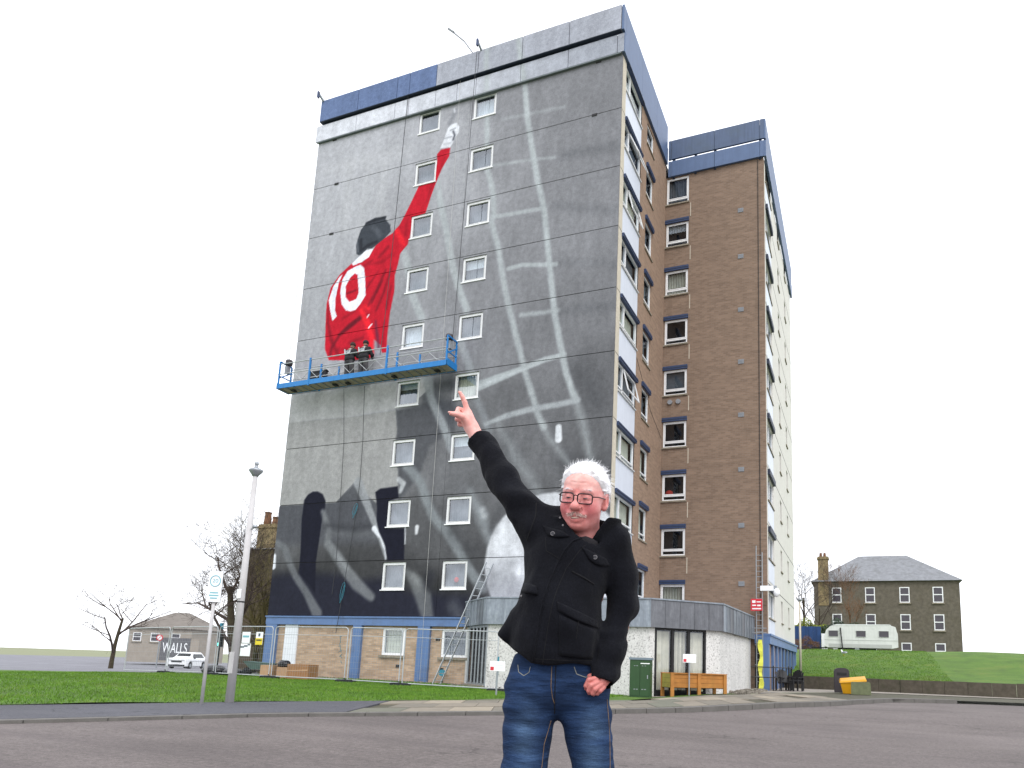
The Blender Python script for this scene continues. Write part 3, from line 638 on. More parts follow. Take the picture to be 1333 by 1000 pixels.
 ('P',(214,215,217),0.02,[(-8.93,24.52),(-8.79,24.85),(-8.69,25.14),(-8.59,25.48),(-8.39,25.63),(-8.14,25.64),(-7.96,25.39),(-7.98,25.07),(-8.17,24.84),(-8.27,24.59),(-8.38,24.42)]),
 ('S',(150,152,156),0.04,[(-8.8,24.97,0.022),(-8.34,24.97,0.022)],0.9),
 ('S',(70,72,78),0.04,[(-8.28,25.23,0.049),(-8.18,25.0,0.049),(-8.25,24.78,0.049)],0.9),
 ('S',(120,122,126),0.12,[(-8.48,25.73,0.097),(-8.34,26.02,0.097),(-8.28,26.28,0.097)],0.7),
 ('S',(206,207,209),0.04,[(-8.27,26.24,0.042),(-8.31,26.42,0.042)],0.9),
 ('S',(100,102,106),0.04,[(-8.45,25.32,0.021),(-8.17,25.36,0.021)],0.8),
 ('S',(176,178,181),0.05,[(-8.74,24.67,0.035),(-8.36,24.65,0.035)],0.8),
]
# ------------------------------------------------------------------ the mural: paint colour of the wall at (X, Z)
def seg_dist(X, Z, a, b):
    ax, az = a[0], a[1]; dx, dz = b[0] - ax, b[1] - az; L = dx * dx + dz * dz + 1e-12
    t = np.clip(((X - ax) * dx + (Z - az) * dz) / L, 0, 1)
    return np.hypot(X - ax - t * dx, Z - az - t * dz), t
def mural_paint(X, Z, base=None):
    shp = X.shape; X = X.ravel(); Z = Z.ravel()
    if base is None:
        num = 0; den = 0
        for bx_, bz_, g_ in MURAL_BASE:
            w = 1.0 / ((X - bx_) ** 2 + (Z - bz_) ** 2 + 0.35) ** 2
            num = num + w * g_; den = den + w
        gv = num / den
        # the unpainted bands end at panel joints: below joint 7 the left field is dark, above it pale
        rgb = np.stack([gv, gv * 1.0, gv * 1.01], -1)
    else:
        rgb = np.array(base(X, Z), float)
    for op in MURAL_OPS:
        if op[0] == 'P':
            _, col, soft, pts = op
            P = np.array(pts); mn = P.min(0) - soft * 3 - 0.05; mx = P.max(0) + soft * 3 + 0.05
            k = np.where((X > mn[0]) & (X < mx[0]) & (Z > mn[1]) & (Z < mx[1]))[0]
            if not len(k): continue
            x = X[k]; z = Z[k]; d = np.full(len(k), 1e9); ins = np.zeros(len(k), bool)
            for i in range(len(P)):
                a = P[i - 1]; c = P[i]
                dd, _t = seg_dist(x, z, a, c); d = np.minimum(d, dd)
                cr = (a[1] > z) != (c[1] > z)
                with np.errstate(divide='ignore', invalid='ignore'):
                    xi = (c[0] - a[0]) * (z - a[1]) / (c[1] - a[1] + 1e-12) + a[0]
                ins ^= cr & (x < xi)
            sd = np.where(ins, d, -d); al = np.clip(0.5 + sd / (2 * soft + 0.02), 0, 1); al = al * al * (3 - 2 * al)
        else:
            _, col, soft, pts, alpha = op
            if alpha <= 0: continue
            P = np.array(pts); m_ = P[:, 2].max() + soft * 3 + 0.05
            k = np.where((X > P[:, 0].min() - m_) & (X < P[:, 0].max() + m_) & (Z > P[:, 1].min() - m_) & (Z < P[:, 1].max() + m_))[0]
            if not len(k): continue
            x = X[k]; z = Z[k]; sd = np.full(len(k), -1e9)
            for i in range(len(P) - 1):
                dd, t = seg_dist(x, z, P[i], P[i + 1]); sd = np.maximum(sd, P[i, 2] * (1 - t) + P[i + 1, 2] * t - dd)
            al = np.clip(0.5 + sd / (2 * soft + 0.02), 0, 1); al = al * al * (3 - 2 * al) * alpha
        rgb[k] = rgb[k] * (1 - al[:, None]) + np.array(col, float)[None] * al[:, None]
    c = np.clip(rgb * np.array([0.982, 0.99, 1.018]) / 255.0, 0, 1)
    l = np.where(c <= 0.04045, c / 12.92, ((c + 0.055) / 1.055) ** 2.4)
    return l.reshape(*shp, 3)
def paint_panel(name, x0, x1, z0, z1, y, parent, holes=(), depth=0.06, step=0.045, base=None, hole_depth=0.2):
    """one concrete wall panel: a fine grid facing -Y carrying the paint, with openings and returned edges"""
    def lines(a, b_, cuts):
        ks = sorted(set([a, b_] + [c for c in cuts if a < c < b_])); out = []
        for p, q in zip(ks, ks[1:]):
            m = max(1, int(round((q - p) / step))); out += list(np.linspace(p, q, m + 1)[:-1])
        return np.array(out + [b_])
    xs = lines(x0, x1, [c for h in holes for c in h[:2]]); zs = lines(z0, z1, [c for h in holes for c in h[2:4]])
    nx, nz = len(xs), len(zs); GX, GZ = np.meshgrid(xs, zs)
    rgb = mural_paint(GX, GZ, base)
    V = np.stack([GX, np.full_like(GX, y), GZ], -1).reshape(-1, 3)
    cx = (xs[:-1] + xs[1:]) / 2; cz = (zs[:-1] + zs[1:]) / 2; keep = np.ones((nz - 1, nx - 1), bool)
    for h in holes: keep &= ~(((cx > h[0]) & (cx < h[1]))[None] & ((cz > h[2]) & (cz < h[3]))[:, None])
    i = (np.arange(nz - 1)[:, None] * nx + np.arange(nx - 1)[None])[keep]
    F = [np.c_[i, i + 1, i + nx + 1, i + nx]]
    Vs = [V]; C = [rgb.reshape(-1, 3)]; n0 = len(V)
    def rim(p, q, dep, col):
        nonlocal n0
        Vs.append(np.array([(p[0], y, p[1]), (q[0], y, q[1]), (q[0], y + dep, q[1]), (p[0], y + dep, p[1])])); C.append(np.array(col))
        F.append(np.array([[n0, n0 + 3, n0 + 2, n0 + 1]])); n0 += 4
    def cc(p, q):
        r = mural_paint(np.array([p[0], q[0]]), np.array([p[1], q[1]]), base); return np.stack([r[0], r[1], r[1], r[0]])
    def edge(p, q, dep):
        m = max(1, int(math.hypot(q[0] - p[0], q[1] - p[1]) / 0.3)); pts = [(p[0] + (q[0] - p[0]) * k / m, p[1] + (q[1] - p[1]) * k / m) for k in range(m + 1)]
        for a, b_ in zip(pts, pts[1:]): rim(a, b_, dep, cc(a, b_))
    edge((x0, z0), (x1, z0), depth); edge((x1, z0), (x1, z1), depth); edge((x1, z1), (x0, z1), depth); edge((x0, z1), (x0, z0), depth)
    for h in holes:
        a, b_, c, d = h[:4]; edge((a, c), (a, d), hole_depth); edge((a, d), (b_, d), hole_depth); edge((b_, d), (b_, c), hole_depth); edge((b_, c), (a, c), hole_depth)
    me = raw_mesh(name, np.concatenate(Vs), np.concatenate(F)); set_col(me, np.concatenate(C))
    return link(name, me, 'mural_render', parent)
# ------------------------------------------------------------------ the tower block
W, D, WW, D2 = 16.35, 7.22, 4.96, 21.16
ST = 2.722
J = [2.66] + [5.05 + ST * k for k in range(9)]      # panel joints, J[9] under the parapet
tower = thing('apartment_tower', 'ten storey tower block with a footballer mural on its grey gable', 'building')

def wall_holes(name, axis, pos, a0, a1, z0, z1, holes, depth, mat, parent, out=-1):
    """wall plane at axis=pos (face looking along out) with openings and their reveals"""
    ca = sorted(set([a0, a1] + [c for h in holes for c in h[:2] if a0 < c < a1])); cz = sorted(set([z0, z1] + [c for h in holes for c in h[2:4] if z0 < c < z1]))
    mb = MB()
    def P(a, d, z): return (a, pos + d, z) if axis == 'y' else (pos + d, a, z)
    for i in range(len(ca) - 1):
        for k in range(len(cz) - 1):
            m_, n_ = (ca[i] + ca[i + 1]) / 2, (cz[k] + cz[k + 1]) / 2
            if any(h[0] < m_ < h[1] and h[2] < n_ < h[3] for h in holes): continue
            mb.add([P(ca[i], 0, cz[k]), P(ca[i + 1], 0, cz[k]), P(ca[i + 1], 0, cz[k + 1]), P(ca[i], 0, cz[k + 1])], [(0, 1, 2, 3)])
    dd = -out * depth
    for h in holes:
        a, b_, c, d = h[:4]
        for p, q in (((a, c), (a, d)), ((a, d), (b_, d)), ((b_, d), (b_, c)), ((b_, c), (a, c))):
            mb.add([P(p[0], 0, p[1]), P(q[0], 0, q[1]), P(q[0], dd, q[1]), P(p[0], dd, p[1])], [(0, 1, 2, 3)])
    me = bpy.data.meshes.new(name); me.from_pydata(mb.v, [], mb.f); me.validate()
    return link(name, me, mat, parent)

def frame_mb(a0, a1, z0, z1, y0, y1, t, axis='y', extra=(), tb=None):
    """rectangular window frame of bar width t; extra = list of (a0,a1,z0,z1) bars"""
    mb = MB(); tb = tb or t
    bars = [(a0, a0 + t, z0, z1), (a1 - t, a1, z0, z1), (a0 + t, a1 - t, z1 - t, z1), (a0 + t, a1 - t, z0, z0 + tb)] + list(extra)
    for a, b_, c, d in bars:
        if axis == 'y': mb.box(a, b_, y0, y1, c, d)
        else: mb.box(y0, y1, a, b_, c, d)
    return mb
def drape_mb(a0, a1, z0, z1, y, axis='y', folds=9, amp=0.02):
    mb = MB(); n = folds * 4; vv = []
    for i in range(n + 1):
        a = a0 + (a1 - a0) * i / n; d = amp * math.sin(2 * PI * i / 4 + 0.6 * math.sin(i * 0.7))
        for z in (z0, z1): vv.append((a, y + d, z) if axis == 'y' else (y + d, a, z))
    return mb.add(vv, [(2 * i, 2 * i + 2, 2 * i + 3, 2 * i + 1) for i in range(n)])
def pane(mb_args, mat, parent, axis='y'):
    a0, a1, z0, z1, y = mb_args
    mb = MB()
    if axis == 'y': mb.add([(a0, y, z0), (a1, y, z0), (a1, y, z1), (a0, y, z1)], [(0, 1, 2, 3)])
    else: mb.add([(y, a0, z0), (y, a1, z0), (y, a1, z1), (y, a0, z1)], [(0, 1, 2, 3)])
    me = bpy.data.meshes.new('pane'); me.from_pydata(mb.v, [], mb.f)
    return link('pane', me, mat, parent)

# interior mass (dark rooms) and roof decks
core = bx(-W + 0.35, -0.35, 0.45, 14.0, 0.05, 26.6).box(0.0, WW - 0.4, D + 0.4, D2 - 0.1, 0.05, 25.8).build('room_mass', 'room_dark', tower)
bx(-W + 0.03, -0.02, 0.07, 14.2, 26.62, 26.9).build('roof_deck', 'joint_dark', tower)
bx(-0.01, WW - 0.03, D + 0.05, D2 - 0.03, 25.82, 26.1).build('roof_deck', 'joint_dark', tower)
bx(-W, -W + 0.3, 0.07, 14.2, 0.0, 26.6).build('gable_end_wall', 'cream_render', tower)
bx(-W, -0.1, 14.2, 14.4, 0.0, 26.6).build('rear_wall', 'cream_render', tower)

# mural gable: concrete panels, two to a storey, with window openings
WINX = [(-10.25, -9.06), (-7.27, -6.07)]
def win_z(k): return 3.78 + ST * k, 4.96 + ST * k
SEAM = -7.42
GAP = 0.014
for k in range(9):
    z0, z1 = J[k] + GAP, J[k + 1] - GAP
    wz = win_z(k)
    paint_panel('concrete_panel', -W, SEAM - 0.006, z0, z1, 0.0, tower, [(*WINX[0], *wz)])
    paint_panel('concrete_panel', SEAM + 0.006, -0.0, z0, z1, 0.0, tower, [(*WINX[1], *wz)])
    bx(-W + 0.03, -0.03, 0.035, 0.06, J[k + 1] - GAP - 0.01, J[k + 1] + GAP + 0.01).build('panel_joint', 'joint_dark', tower)
bx(SEAM - 0.03, SEAM + 0.03, 0.03, 0.061, J[0], J[9]).build('panel_joint', 'joint_dark', tower)

CURT = {(0, 4): 'curtain_white', (0, 3): 'half_white', (1, 2): 'half_white', (1, 3): 'curtain_cream', (1, 5): 'half_white', (1, 8): 'curtain_white', (0, 8): 'curtain_grey', (0, 0): 'curtain_grey', (1, 0): 'flower', (0, 1): 'curtain_grey'}
def mural_window(ci, k, z0, z1, x0, x1, glass='glass_sky', style=None, y=0.05, sill='upvc_white'):
    w = frame_mb(x0 + 0.004, x1 - 0.004, z0 + 0.004, z1 - 0.004, y, y + 0.09, 0.085).build('window', 'upvc_white', tower)
    frame_mb(x0 + 0.09, x1 - 0.09, z0 + 0.09, z1 - 0.09, y - 0.012, y + 0.05, 0.03).build('sash', 'upvc_grey', w)
    pane((x0 + 0.08, x1 - 0.08, z0 + 0.08, z1 - 0.08, y + 0.04), glass, w)
    bx(x0 - 0.02, x1 + 0.02, -0.035, y + 0.01, z0 - 0.035, z0 + 0.012).build('sill', sill, w)
    st = style or 'net'
    if st == 'half_white':
        h = random.uniform(0.3, 0.5)
        drape_mb(x0 + 0.05, x1 - 0.05, z1 - h, z1 - 0.04, y + 0.2, folds=10, amp=0.008).build('blind', 'curtain_white', w)
        drape_mb(x0 + 0.05, x1 - 0.05, z0 + 0.05, z1 - 0.05, y + 0.27).build('curtain', 'curtain_grey', w)
    elif st == 'flower':
        drape_mb(x0 + 0.05, x1 - 0.05, z0 + 0.05, z1 - 0.05, y + 0.27).build('curtain', 'curtain_grey', w)
        MB().ball(((x0 + x1) / 2 - 0.02, y + 0.19, z0 + 0.42), (0.12, 0.05, 0.12)).build('flowers', 'curtain_red', w, True)
    else:
        c = {'net': 'curtain_grey'}.get(st, st)
        drape_mb(x0 + 0.05, x1 - 0.05, z0 + 0.05, z1 - 0.05, y + 0.24).build('curtain', c, w)
    return w
for ci in (0, 1):
    for k in range(9): mural_window(ci, k, *win_z(k), *WINX[ci], style=CURT.get((ci, k)))
# shadowing lintel slot over each mural window is the joint above it; small drip vents in the top joints
for x, z in ((-15.3, 26.66), (-1.1, 26.66), (-1.2, 24.1), (-14.9, 21.38), (-14.9, 24.1)): bx(x - 0.12, x + 0.12, -0.03, 0.02, z - 0.06, z + 0.03).build('drip_vent', 'joint_dark', tower)

# roof fascia bands of the gable: blue at the left, painted grey with the net at the right
def fascia_base_up(X, Z): return np.where((X < -9.27)[:, None], np.array([(98, 114, 146)]), np.array([(158, 160, 166)]) + 0 * X[:, None])
def fascia_base_lo(X, Z):
    t = np.clip((X + 12) / 11, 0, 1)[:, None]; return np.array([(206, 207, 210)]) * (1 - t) + np.array([(152, 155, 161)]) * t
ux = [-16.22, -13.85, -11.51, -10.79, -9.27, -7.01, -4.74, -2.44, -0.02]; lx = [-16.46, -13.95, -11.65, -10.85, -9.33, -8.15, -7.13, -4.83, -2.5, -0.22, 0.1]
_ops = MURAL_OPS; MURAL_OPS = [o for o in _ops if o[0] == 'S' and max(p[1] for p in o[3]) > 26.7]
for a, b_ in zip(ux, ux[1:]): paint_panel('fascia_panel', a + 0.016, b_ - 0.016, 27.74, 28.92, -0.24, tower, depth=0.24, step=0.08, base=fascia_base_up)
for a, b_ in zip(lx, lx[1:]): paint_panel('fascia_panel', a + 0.014, b_ - 0.014, 26.72, 27.6, -0.12, tower, depth=0.14, step=0.08, base=fascia_base_lo)
MURAL_OPS = _ops
bx(-16.18, -1.7, -0.03, 0.02, 26.75, 28.85).build('fascia_backing', 'navy_trim', tower)
bx(-16.2, -0.06, -0.23, 0.0, 27.715, 27.738).build('fascia_soffit', 'navy_trim', tower)
bx(-16.3, -0.05, -0.115, 0.06, 26.66, 26.716).build('fascia_soffit', 'soffit_teal', tower)
for x in (-1.6, -0.1): bx(x, x + 0.14, -0.01, 0.12, 27.0, 28.6).build('fascia_post', 'navy_trim', tower)
# fascia bands along the flank and round the wing
def fascia(axis, pos, cuts, z0, z1, th, mat):
    for a, b_ in zip(cuts, cuts[1:]):
        (bx(a + 0.008, b_ - 0.008, pos, pos + th, z0, z1) if axis == 'y' else bx(pos, pos + th, a + 0.008, b_ - 0.008, z0, z1)).build('fascia_panel', mat, tower)
fascia('x', 0.0, [-0.24, 0.1, 2.5, 5.0, 7.1], 27.7, 28.9, 0.1, 'panel_blue'); fascia('x', 0.0, [-0.11, 2.45, 5.0, 7.1], 26.7, 27.62, 0.125, 'panel_blue')
fascia('y', D - 0.12, [0.14, 0.3, 2.55, 4.8, 5.0], 26.98, 28.06, 0.1, 'panel_blue_shaded_streaked'); fascia('y', D - 0.14, [0.14, 0.3, 2.55, 4.8, 5.0], 25.98, 26.84, 0.12, 'panel_blue')
fascia('x', WW + 0.02, [D - 0.1, 9.5, 12, 14.5, 17, 19.5, 21.3], 26.98, 28.06, 0.1, 'panel_blue'); fascia('x', WW + 0.02, [D - 0.12, 9.5, 12, 14.5, 17, 19.5, 21.3], 25.98, 26.84, 0.12, 'panel_blue')
for x in (0.35, 1.5, 2.5, 4.75): bx(x, x + 0.12, D - 0.03, D + 0.1, 25.9, 27.8).build('fascia_post', 'navy_trim', tower)
for y in (9, 12, 15, 18, 21): bx(WW - 0.12, WW - 0.01, y, y + 0.12, 25.9, 27.8).build('fascia_post', 'navy_trim', tower)
for y in (1.5, 4.0, 6.8): bx(-0.14, -0.02, y, y + 0.12, 26.6, 28.6).build('fascia_post', 'navy_trim', tower)

# ---- flank of the main block (x = 0)
bx(-0.3, 0.012, 0.068, 0.5, 2.4, 26.68).build('edge_pier', 'concrete_edge', tower)
for k in range(10): bx(-0.02, 0.016, 0.07, 0.5, J[k] - 0.012, J[k] + 0.012).build('pier_joint', 'joint_dark', tower)
sh = []
for k in range(1, 10):
    z = J[k]; sh.append((3.75, 4.9, z - 1.42, min(z + 0.02, 26.5)))
wall_holes('brick_wall', 'x', 0.0, 2.85, D, 0.0, 26.7, sh, 0.15, 'brick_side', tower, out=1)
for k in range(1, 10):
    z = J[k]; top = min(z - 0.0, 26.66)
    # bay: blue hood, two-light window, white apron panel
    w = frame_mb(0.5, 2.84, z - 1.42, z - 0.2, -0.13, -0.03, 0.07, 'x', [(1.14, 1.21, z - 1.35, z - 0.27), (0.57, 2.77, z - 1.22, z - 1.17)]).build('window', 'upvc_white', tower)
    pane((0.56, 2.78, z - 1.36, z - 0.26, -0.08), 'glass_mid', w, 'x')
    drape_mb(0.52, 2.8, z - 1.36, z - 0.24, -0.26, 'x', 16, 0.02).build('curtain', random.choice(['curtain_grey', 'curtain_grey', 'curtain_cream']), w)
    bx(-0.12, 0.06, 0.5, 2.86, z - 1.47, z - 1.422).build('sill', 'upvc_grey', w)
    bx(-0.1, 0.11, 0.48, 2.9, z - 0.2, top - 0.03).build('hood', 'blue_lintel', w)
    bx(0.112, 0.13, 0.48, 2.9, z - 0.13, z - 0.1).build('hood_bead', 'navy_trim', w)
    zb = (J[k - 1] + 0.0) if k > 1 else J[0]
    bx(-0.1, 0.0, 0.51, 2.84, zb - 0.03, z - 1.475).build('apron_panel', 'spandrel_white', tower)
    if k in (4, 8, 9 - 2):        # an opened casement
        s_ = MB(); a = R(24 if k == 8 else 14)
        zt, zbm = z - 0.27, z - 1.15
        for (p, q) in (((1.25, zt), (2.75, zt)), ((1.25, zbm), (2.75, zbm)), ((1.25, zt), (1.25, zbm)), ((2.75, zt), (2.75, zbm))):
            f = lambda u: (-0.01 + (zt - u[1]) * math.tan(a), u[0], u[1])
            s_.bar(f(p), f(q), 0.05, 0.05)
        s_.build('open_casement', 'upvc_white', w)
    # small window with its hood
    z0, z1 = z - 1.42, min(z + 0.02, 26.5)
    w2 = frame_mb(3.755, 4.895, z0 + 0.004, z1 - 0.004, -0.13, -0.05, 0.075, 'x', [(3.83, 4.82, z0 + 0.25, z0 + 0.31)]).build('window', 'upvc_white', tower)
    pane((3.82, 4.83, z0 + 0.07, z1 - 0.07, -0.09), 'glass_mid', w2, 'x')
    drape_mb(3.8, 4.86, z0 + 0.05, z1 - 0.05, -0.28, 'x').build('curtain', random.choice(['curtain_grey', 'curtain_cream', 'curtain_grey']), w2)
    bx(-0.1, 0.05, 3.7, 4.95, z0 - 0.06, z0 + 0.002).build('sill', 'sill_stone', w2)
    if k < 9: bx(0.001, 0.1, 3.7, 4.95, z1 + 0.0, z1 + 0.2).build('hood', 'blue_lintel', w2)
    if k < 9: bx(0.101, 0.112, 3.7, 4.95, z1 + 0.07, z1 + 0.1).build('hood_bead', 'navy_trim', w2)
# ---- wing front (y = D)
LT = [25.95] + [23.55 - 2.655 * k for k in range(9)]
wh = [(0.06, 1.22, t - 1.5, t - 0.2 if i else t - 0.02) for i, t in enumerate(LT) if t - 1.5 > 3.0]
wall_holes('brick_wall', 'y', D, 0.002, WW, 0.0, 26.0, wh, 0.16, 'brick_front', tower)
WC = ['curtain_grey', 'half_white', 'curtain_cream', None, 'half_grey', None, 'flower', None, 'curtain_cream']
for i, h in enumerate(wh):
    x0, x1, z0, z1 = h; t = LT[i]
    w = frame_mb(x0 + 0.004, x1 - 0.004, z0 + 0.004, z1 - 0.004, D + 0.03, D + 0.12, 0.07, 'y', [(x0 + 0.07, x1 - 0.07, z0 + 0.22, z0 + 0.3)]).build('window', 'upvc_white', tower)
    frame_mb(x0 + 0.08, x1 - 0.08, z0 + 0.3, z1 - 0.08, D + 0.015, D + 0.06, 0.035).build('sash', 'upvc_white', w)
    pane((x0 + 0.07, x1 - 0.07, z0 + 0.07, z1 - 0.07, D + 0.07), 'glass_dark', w)
    bx(x0 - 0.06, x1 + 0.04, D - 0.07, D + 0.04, z0 - 0.07, z0 + 0.002).build('sill', 'sill_stone', w)
    if i:
        bx(x0 - 0.05, x1 + 0.03, D - 0.09, D + 0.03, z1 + 0.002, z1 + 0.2).build('hood', 'blue_lintel', w)
        bx(x0 - 0.05, x1 + 0.03, D - 0.102, D - 0.091, z1 + 0.08, z1 + 0.105).build('hood_bead', 'navy_trim', w)
    c = WC[i] if i < len(WC) else None
    if c in ('curtain_grey', 'curtain_cream'): drape_mb(x0 + 0.05, x1 - 0.05, z0 + 0.05, z1 - 0.05, D + 0.22, folds=8, amp=0.03).build('curtain', c, w)
    elif c == 'half_white': drape_mb(x0 + 0.05, x1 - 0.05, z1 - 0.42, z1 - 0.05, D + 0.2, folds=8).build('curtain', 'curtain_white', w)
    elif c == 'half_grey': bx(x0 + 0.08, x1 - 0.08, D + 0.2, D + 0.21, z0 + 0.28, z1 - 0.1).build('blind', 'curtain_grey', w)
    elif c == 'flower': MB().ball((x0 + 0.3, D + 0.2, z0 + 0.42), (0.2, 0.06, 0.16)).build('flowers', 'curtain_red', w, True)
for z in (23.35, 20.86, 18.07, 15.4, 12.75, 10.1, 7.45, 4.76):
    v_ = bx(3.7, 3.97, D - 0.02, D + 0.01, z - 0.11, z + 0.11)
    for q in range(4): v_.box(3.71, 3.96, D - 0.03, D - 0.021, z - 0.1 + q * 0.055, z - 0.075 + q * 0.055)
    v_.build('vent', 'vent_grey', tower)
for x in (0.4, 0.81): MB().tube([(x, D + 0.02, 13.72), (x, D - 0.1, 13.72)], 0.12, 14).build('flue_cowl', 'vent_grey', tower, False)
MB().tube([(4.68, D - 0.03, 0.2), (4.68, D - 0.03, 25.9)], 0.016, 6).build('downpipe', 'joint_dark', tower)
# mortar streaks under the window column edge
for i, t in enumerate(LT[:-1]):
    if t - 2.4 > 3: bx(1.3, 1.335, D - 0.004, D + 0.004, t - 2.35, t - 1.6).build('movement_seal', 'concrete_edge', tower)
# ---- wing flank (x = WW): cream render
fh = []
for k in range(1, 10):
    z = J[k] - 0.35
    fh += [(7.8, 10.1, z - 1.4, z - 0.2), (13.2, 14.0, z - 1.3, z - 0.15), (17.0, 17.8, z - 1.3, z - 0.15)]
bx(WW - 0.3, WW + 0.004, D + 0.01, D + 0.2, 0.2, 25.98).build('edge_pier', 'brick_side', tower)
wall_holes('render_wall', 'x', WW, D + 0.2, D2, 2.3, 26.0, fh, 0.2, 'cream_render', tower, out=1)
bx(0.0, WW, D2, D2 + 0.1, 0.0, 26.0).build('rear_wall', 'cream_render', tower)
for k in range(1, 10):
    z = J[k] - 0.35
    bx(WW - 0.01, WW + 0.006, D + 0.22, D2 - 0.02, z + 0.1, z + 0.13).build('panel_joint', 'joint_dark', tower)
    w = frame_mb(7.804, 10.096, z - 1.396, z - 0.204, WW - 0.14, WW - 0.05, 0.07, 'x', [(8.9, 8.96, z - 1.33, z - 0.27)]).build('window', 'upvc_white', tower)
    pane((7.86, 10.04, z - 1.34, z - 0.26, WW - 0.1), 'glass_sky', w, 'x')
    drape_mb(7.85, 10.05, z - 1.36, z - 0.24, WW - 0.28, 'x', 12).build('curtain', 'curtain_grey', w)
    bx(WW + 0.001, WW + 0.12, 7.75, 10.15, z - 0.2, z + 0.05).build('hood', 'navy_trim', w)
    bx(WW - 0.1, WW + 0.06, 7.75, 10.15, z - 1.46, z - 1.402).build('sill', 'sill_stone', w)
    bx(WW - 0.01, WW + 0.012, 7.8, 10.1, z - 2.45, z - 1.47).build('apron_panel', 'spandrel_white', w)
    for y0 in (13.2, 17.0):
        w = frame_mb(y0 + 0.004, y0 + 0.796, z - 1.296, z - 0.154, WW - 0.16, WW - 0.08, 0.06, 'x').build('window', 'upvc_grey', tower)
        pane((y0 + 0.05, y0 + 0.75, z - 1.25, z - 0.2, WW - 0.12), 'glass_dark', w, 'x')
        bx(WW - 0.1, WW + 0.06, y0 - 0.04, y0 + 0.84, z - 1.36, z - 1.302).build('sill', 'sill_stone', w)
# ---- ground floor
# long blue beam with its lip on the gable
bx(-W - 0.03, -5.8, -0.03, 0.3, 2.27, 2.58).build('ground_beam', 'blue_paint', tower)
bx(-W - 0.05, -5.8, -0.07, 0.3, 2.583, 2.65).build('beam_lip', 'blue_paint', tower)
for a, b_ in ((-W, -15.72), (-11.5, -11.06), (-8.22, -7.96), (-7.95, -7.64)): bx(a, b_, -0.02, 0.25, -0.1, 2.268).build('pillar', 'blue_paint', tower)
bx(-15.3, -14.58, 0.06, 0.2, -0.1, 2.265).build('white_infill_board', 'white_board', tower)
gh = [(-10.03, -8.9, 1.05, 2.19), (-7.12, -5.9, 1.04, 2.17)]
wall_holes('brick_wall', 'y', 0.12, -15.75, -5.72, -0.2, 2.27, gh, 0.2, 'brick_low', tower)
for i, (x0, x1, z0, z1) in enumerate(gh):
    w = frame_mb(x0 + 0.004, x1 - 0.004, z0 + 0.004, z1 - 0.004, 0.13, 0.22, 0.1).build('window', 'upvc_white', tower)
    pane((x0 + 0.09, x1 - 0.09, z0 + 0.09, z1 - 0.09, 0.17), 'glass_mid', w)
    drape_mb(x0 + 0.05, x1 - 0.05, z0 + 0.05, z1 - 0.05, 0.34, folds=7, amp=0.03).build('curtain', ['curtain_cream', 'curtain_grey'][i], w)
    bx(x0 - 0.1, x1 + 0.06, 0.03, 0.2, z0 - 0.1, z0 + 0.002).build('sill', 'sill_stone', w)
for x, z in ((-7.3, 1.75), (-9.15, 0.62), (-7.05, 0.55)): bx(x - 0.1, x + 0.1, 0.1, 0.13, z - 0.06, z + 0.06).build('air_brick', 'joint_dark', tower)
bx(-5.9, -5.74, 0.04, 0.2, -0.1, 2.26).build('door_trim', 'upvc_grey', tower)
# faint chalk writing on the low brickwork
chalk = MB()
for (a, b_) in (((-12.3, 1.75), (-12.15, 1.8)), ((-12.22, 1.8), (-12.2, 1.5)), ((-12.3, 1.35), (-12.15, 1.4)), ((-12.25, 1.5), (-12.12, 1.1)), ((-12.3, 1.1), (-12.1, 1.2)), ((-12.18, 1.0), (-12.05, 0.85)), ((-12.2, 0.9), (-12.05, 1.05)), ((-12.1, 0.75), (-12.02, 0.62))):
    chalk.bar((a[0], 0.114, a[1]), (b_[0], 0.114, b_[1]), 0.006, 0.022, (0, 1, 0))
chalk.build('chalk_scrawl', 'rope_teal', tower)
# wing ground floor: beam, pillars, infill
bx(4.42, WW + 0.12, D - 0.1, D + 0.2, 2.1, 2.5).build('ground_beam', 'blue_paint', tower)
bx(WW - 0.2, WW + 0.12, D + 0.2, D2 + 0.1, 2.1, 2.45).build('ground_beam', 'blue_paint', tower)
bx(WW - 0.2, WW + 0.17, D - 0.12, D2 + 0.12, 2.452, 2.54).build('beam_lip', 'blue_paint', tower)
bx(WW - 0.45, WW - 0.05, D + 0.05, D2, -0.1, 2.1).build('brick_infill', 'brick_side', tower)
for y in (7.1, 8.95, 10.6, 12.2, 13.9, 15.7, 17.6, 19.5, 20.9): bx(WW - 0.3, WW + 0.06, y, y + 0.35, -0.1, 2.098).build('pillar', 'blue_paint', tower)
for y in (12.6, 14.4, 16.2, 18.1): bx(WW - 0.05, WW + 0.0, y, y + 1.1, -0.1, 2.0).build('door', 'navy_trim', tower)
w = bx(4.42, 4.94, D - 0.03, D + 0.02, 0.0, 2.1).build('door', 'room_dark', tower)
for z in (0.1, 0.62, 1.15, 2.02): bx(4.42, 4.9, D - 0.05, D - 0.031, z, z + 0.05).build('door_rail', 'vent_grey', w)
# thin white feed line on the flank
MB().tube([(0.008, 2.9, 14.2), (0.008, 5.2, 12.6), (0.008, 7.1, 11.9)], 0.008, 5).build('cable', 'joint_dark', tower)

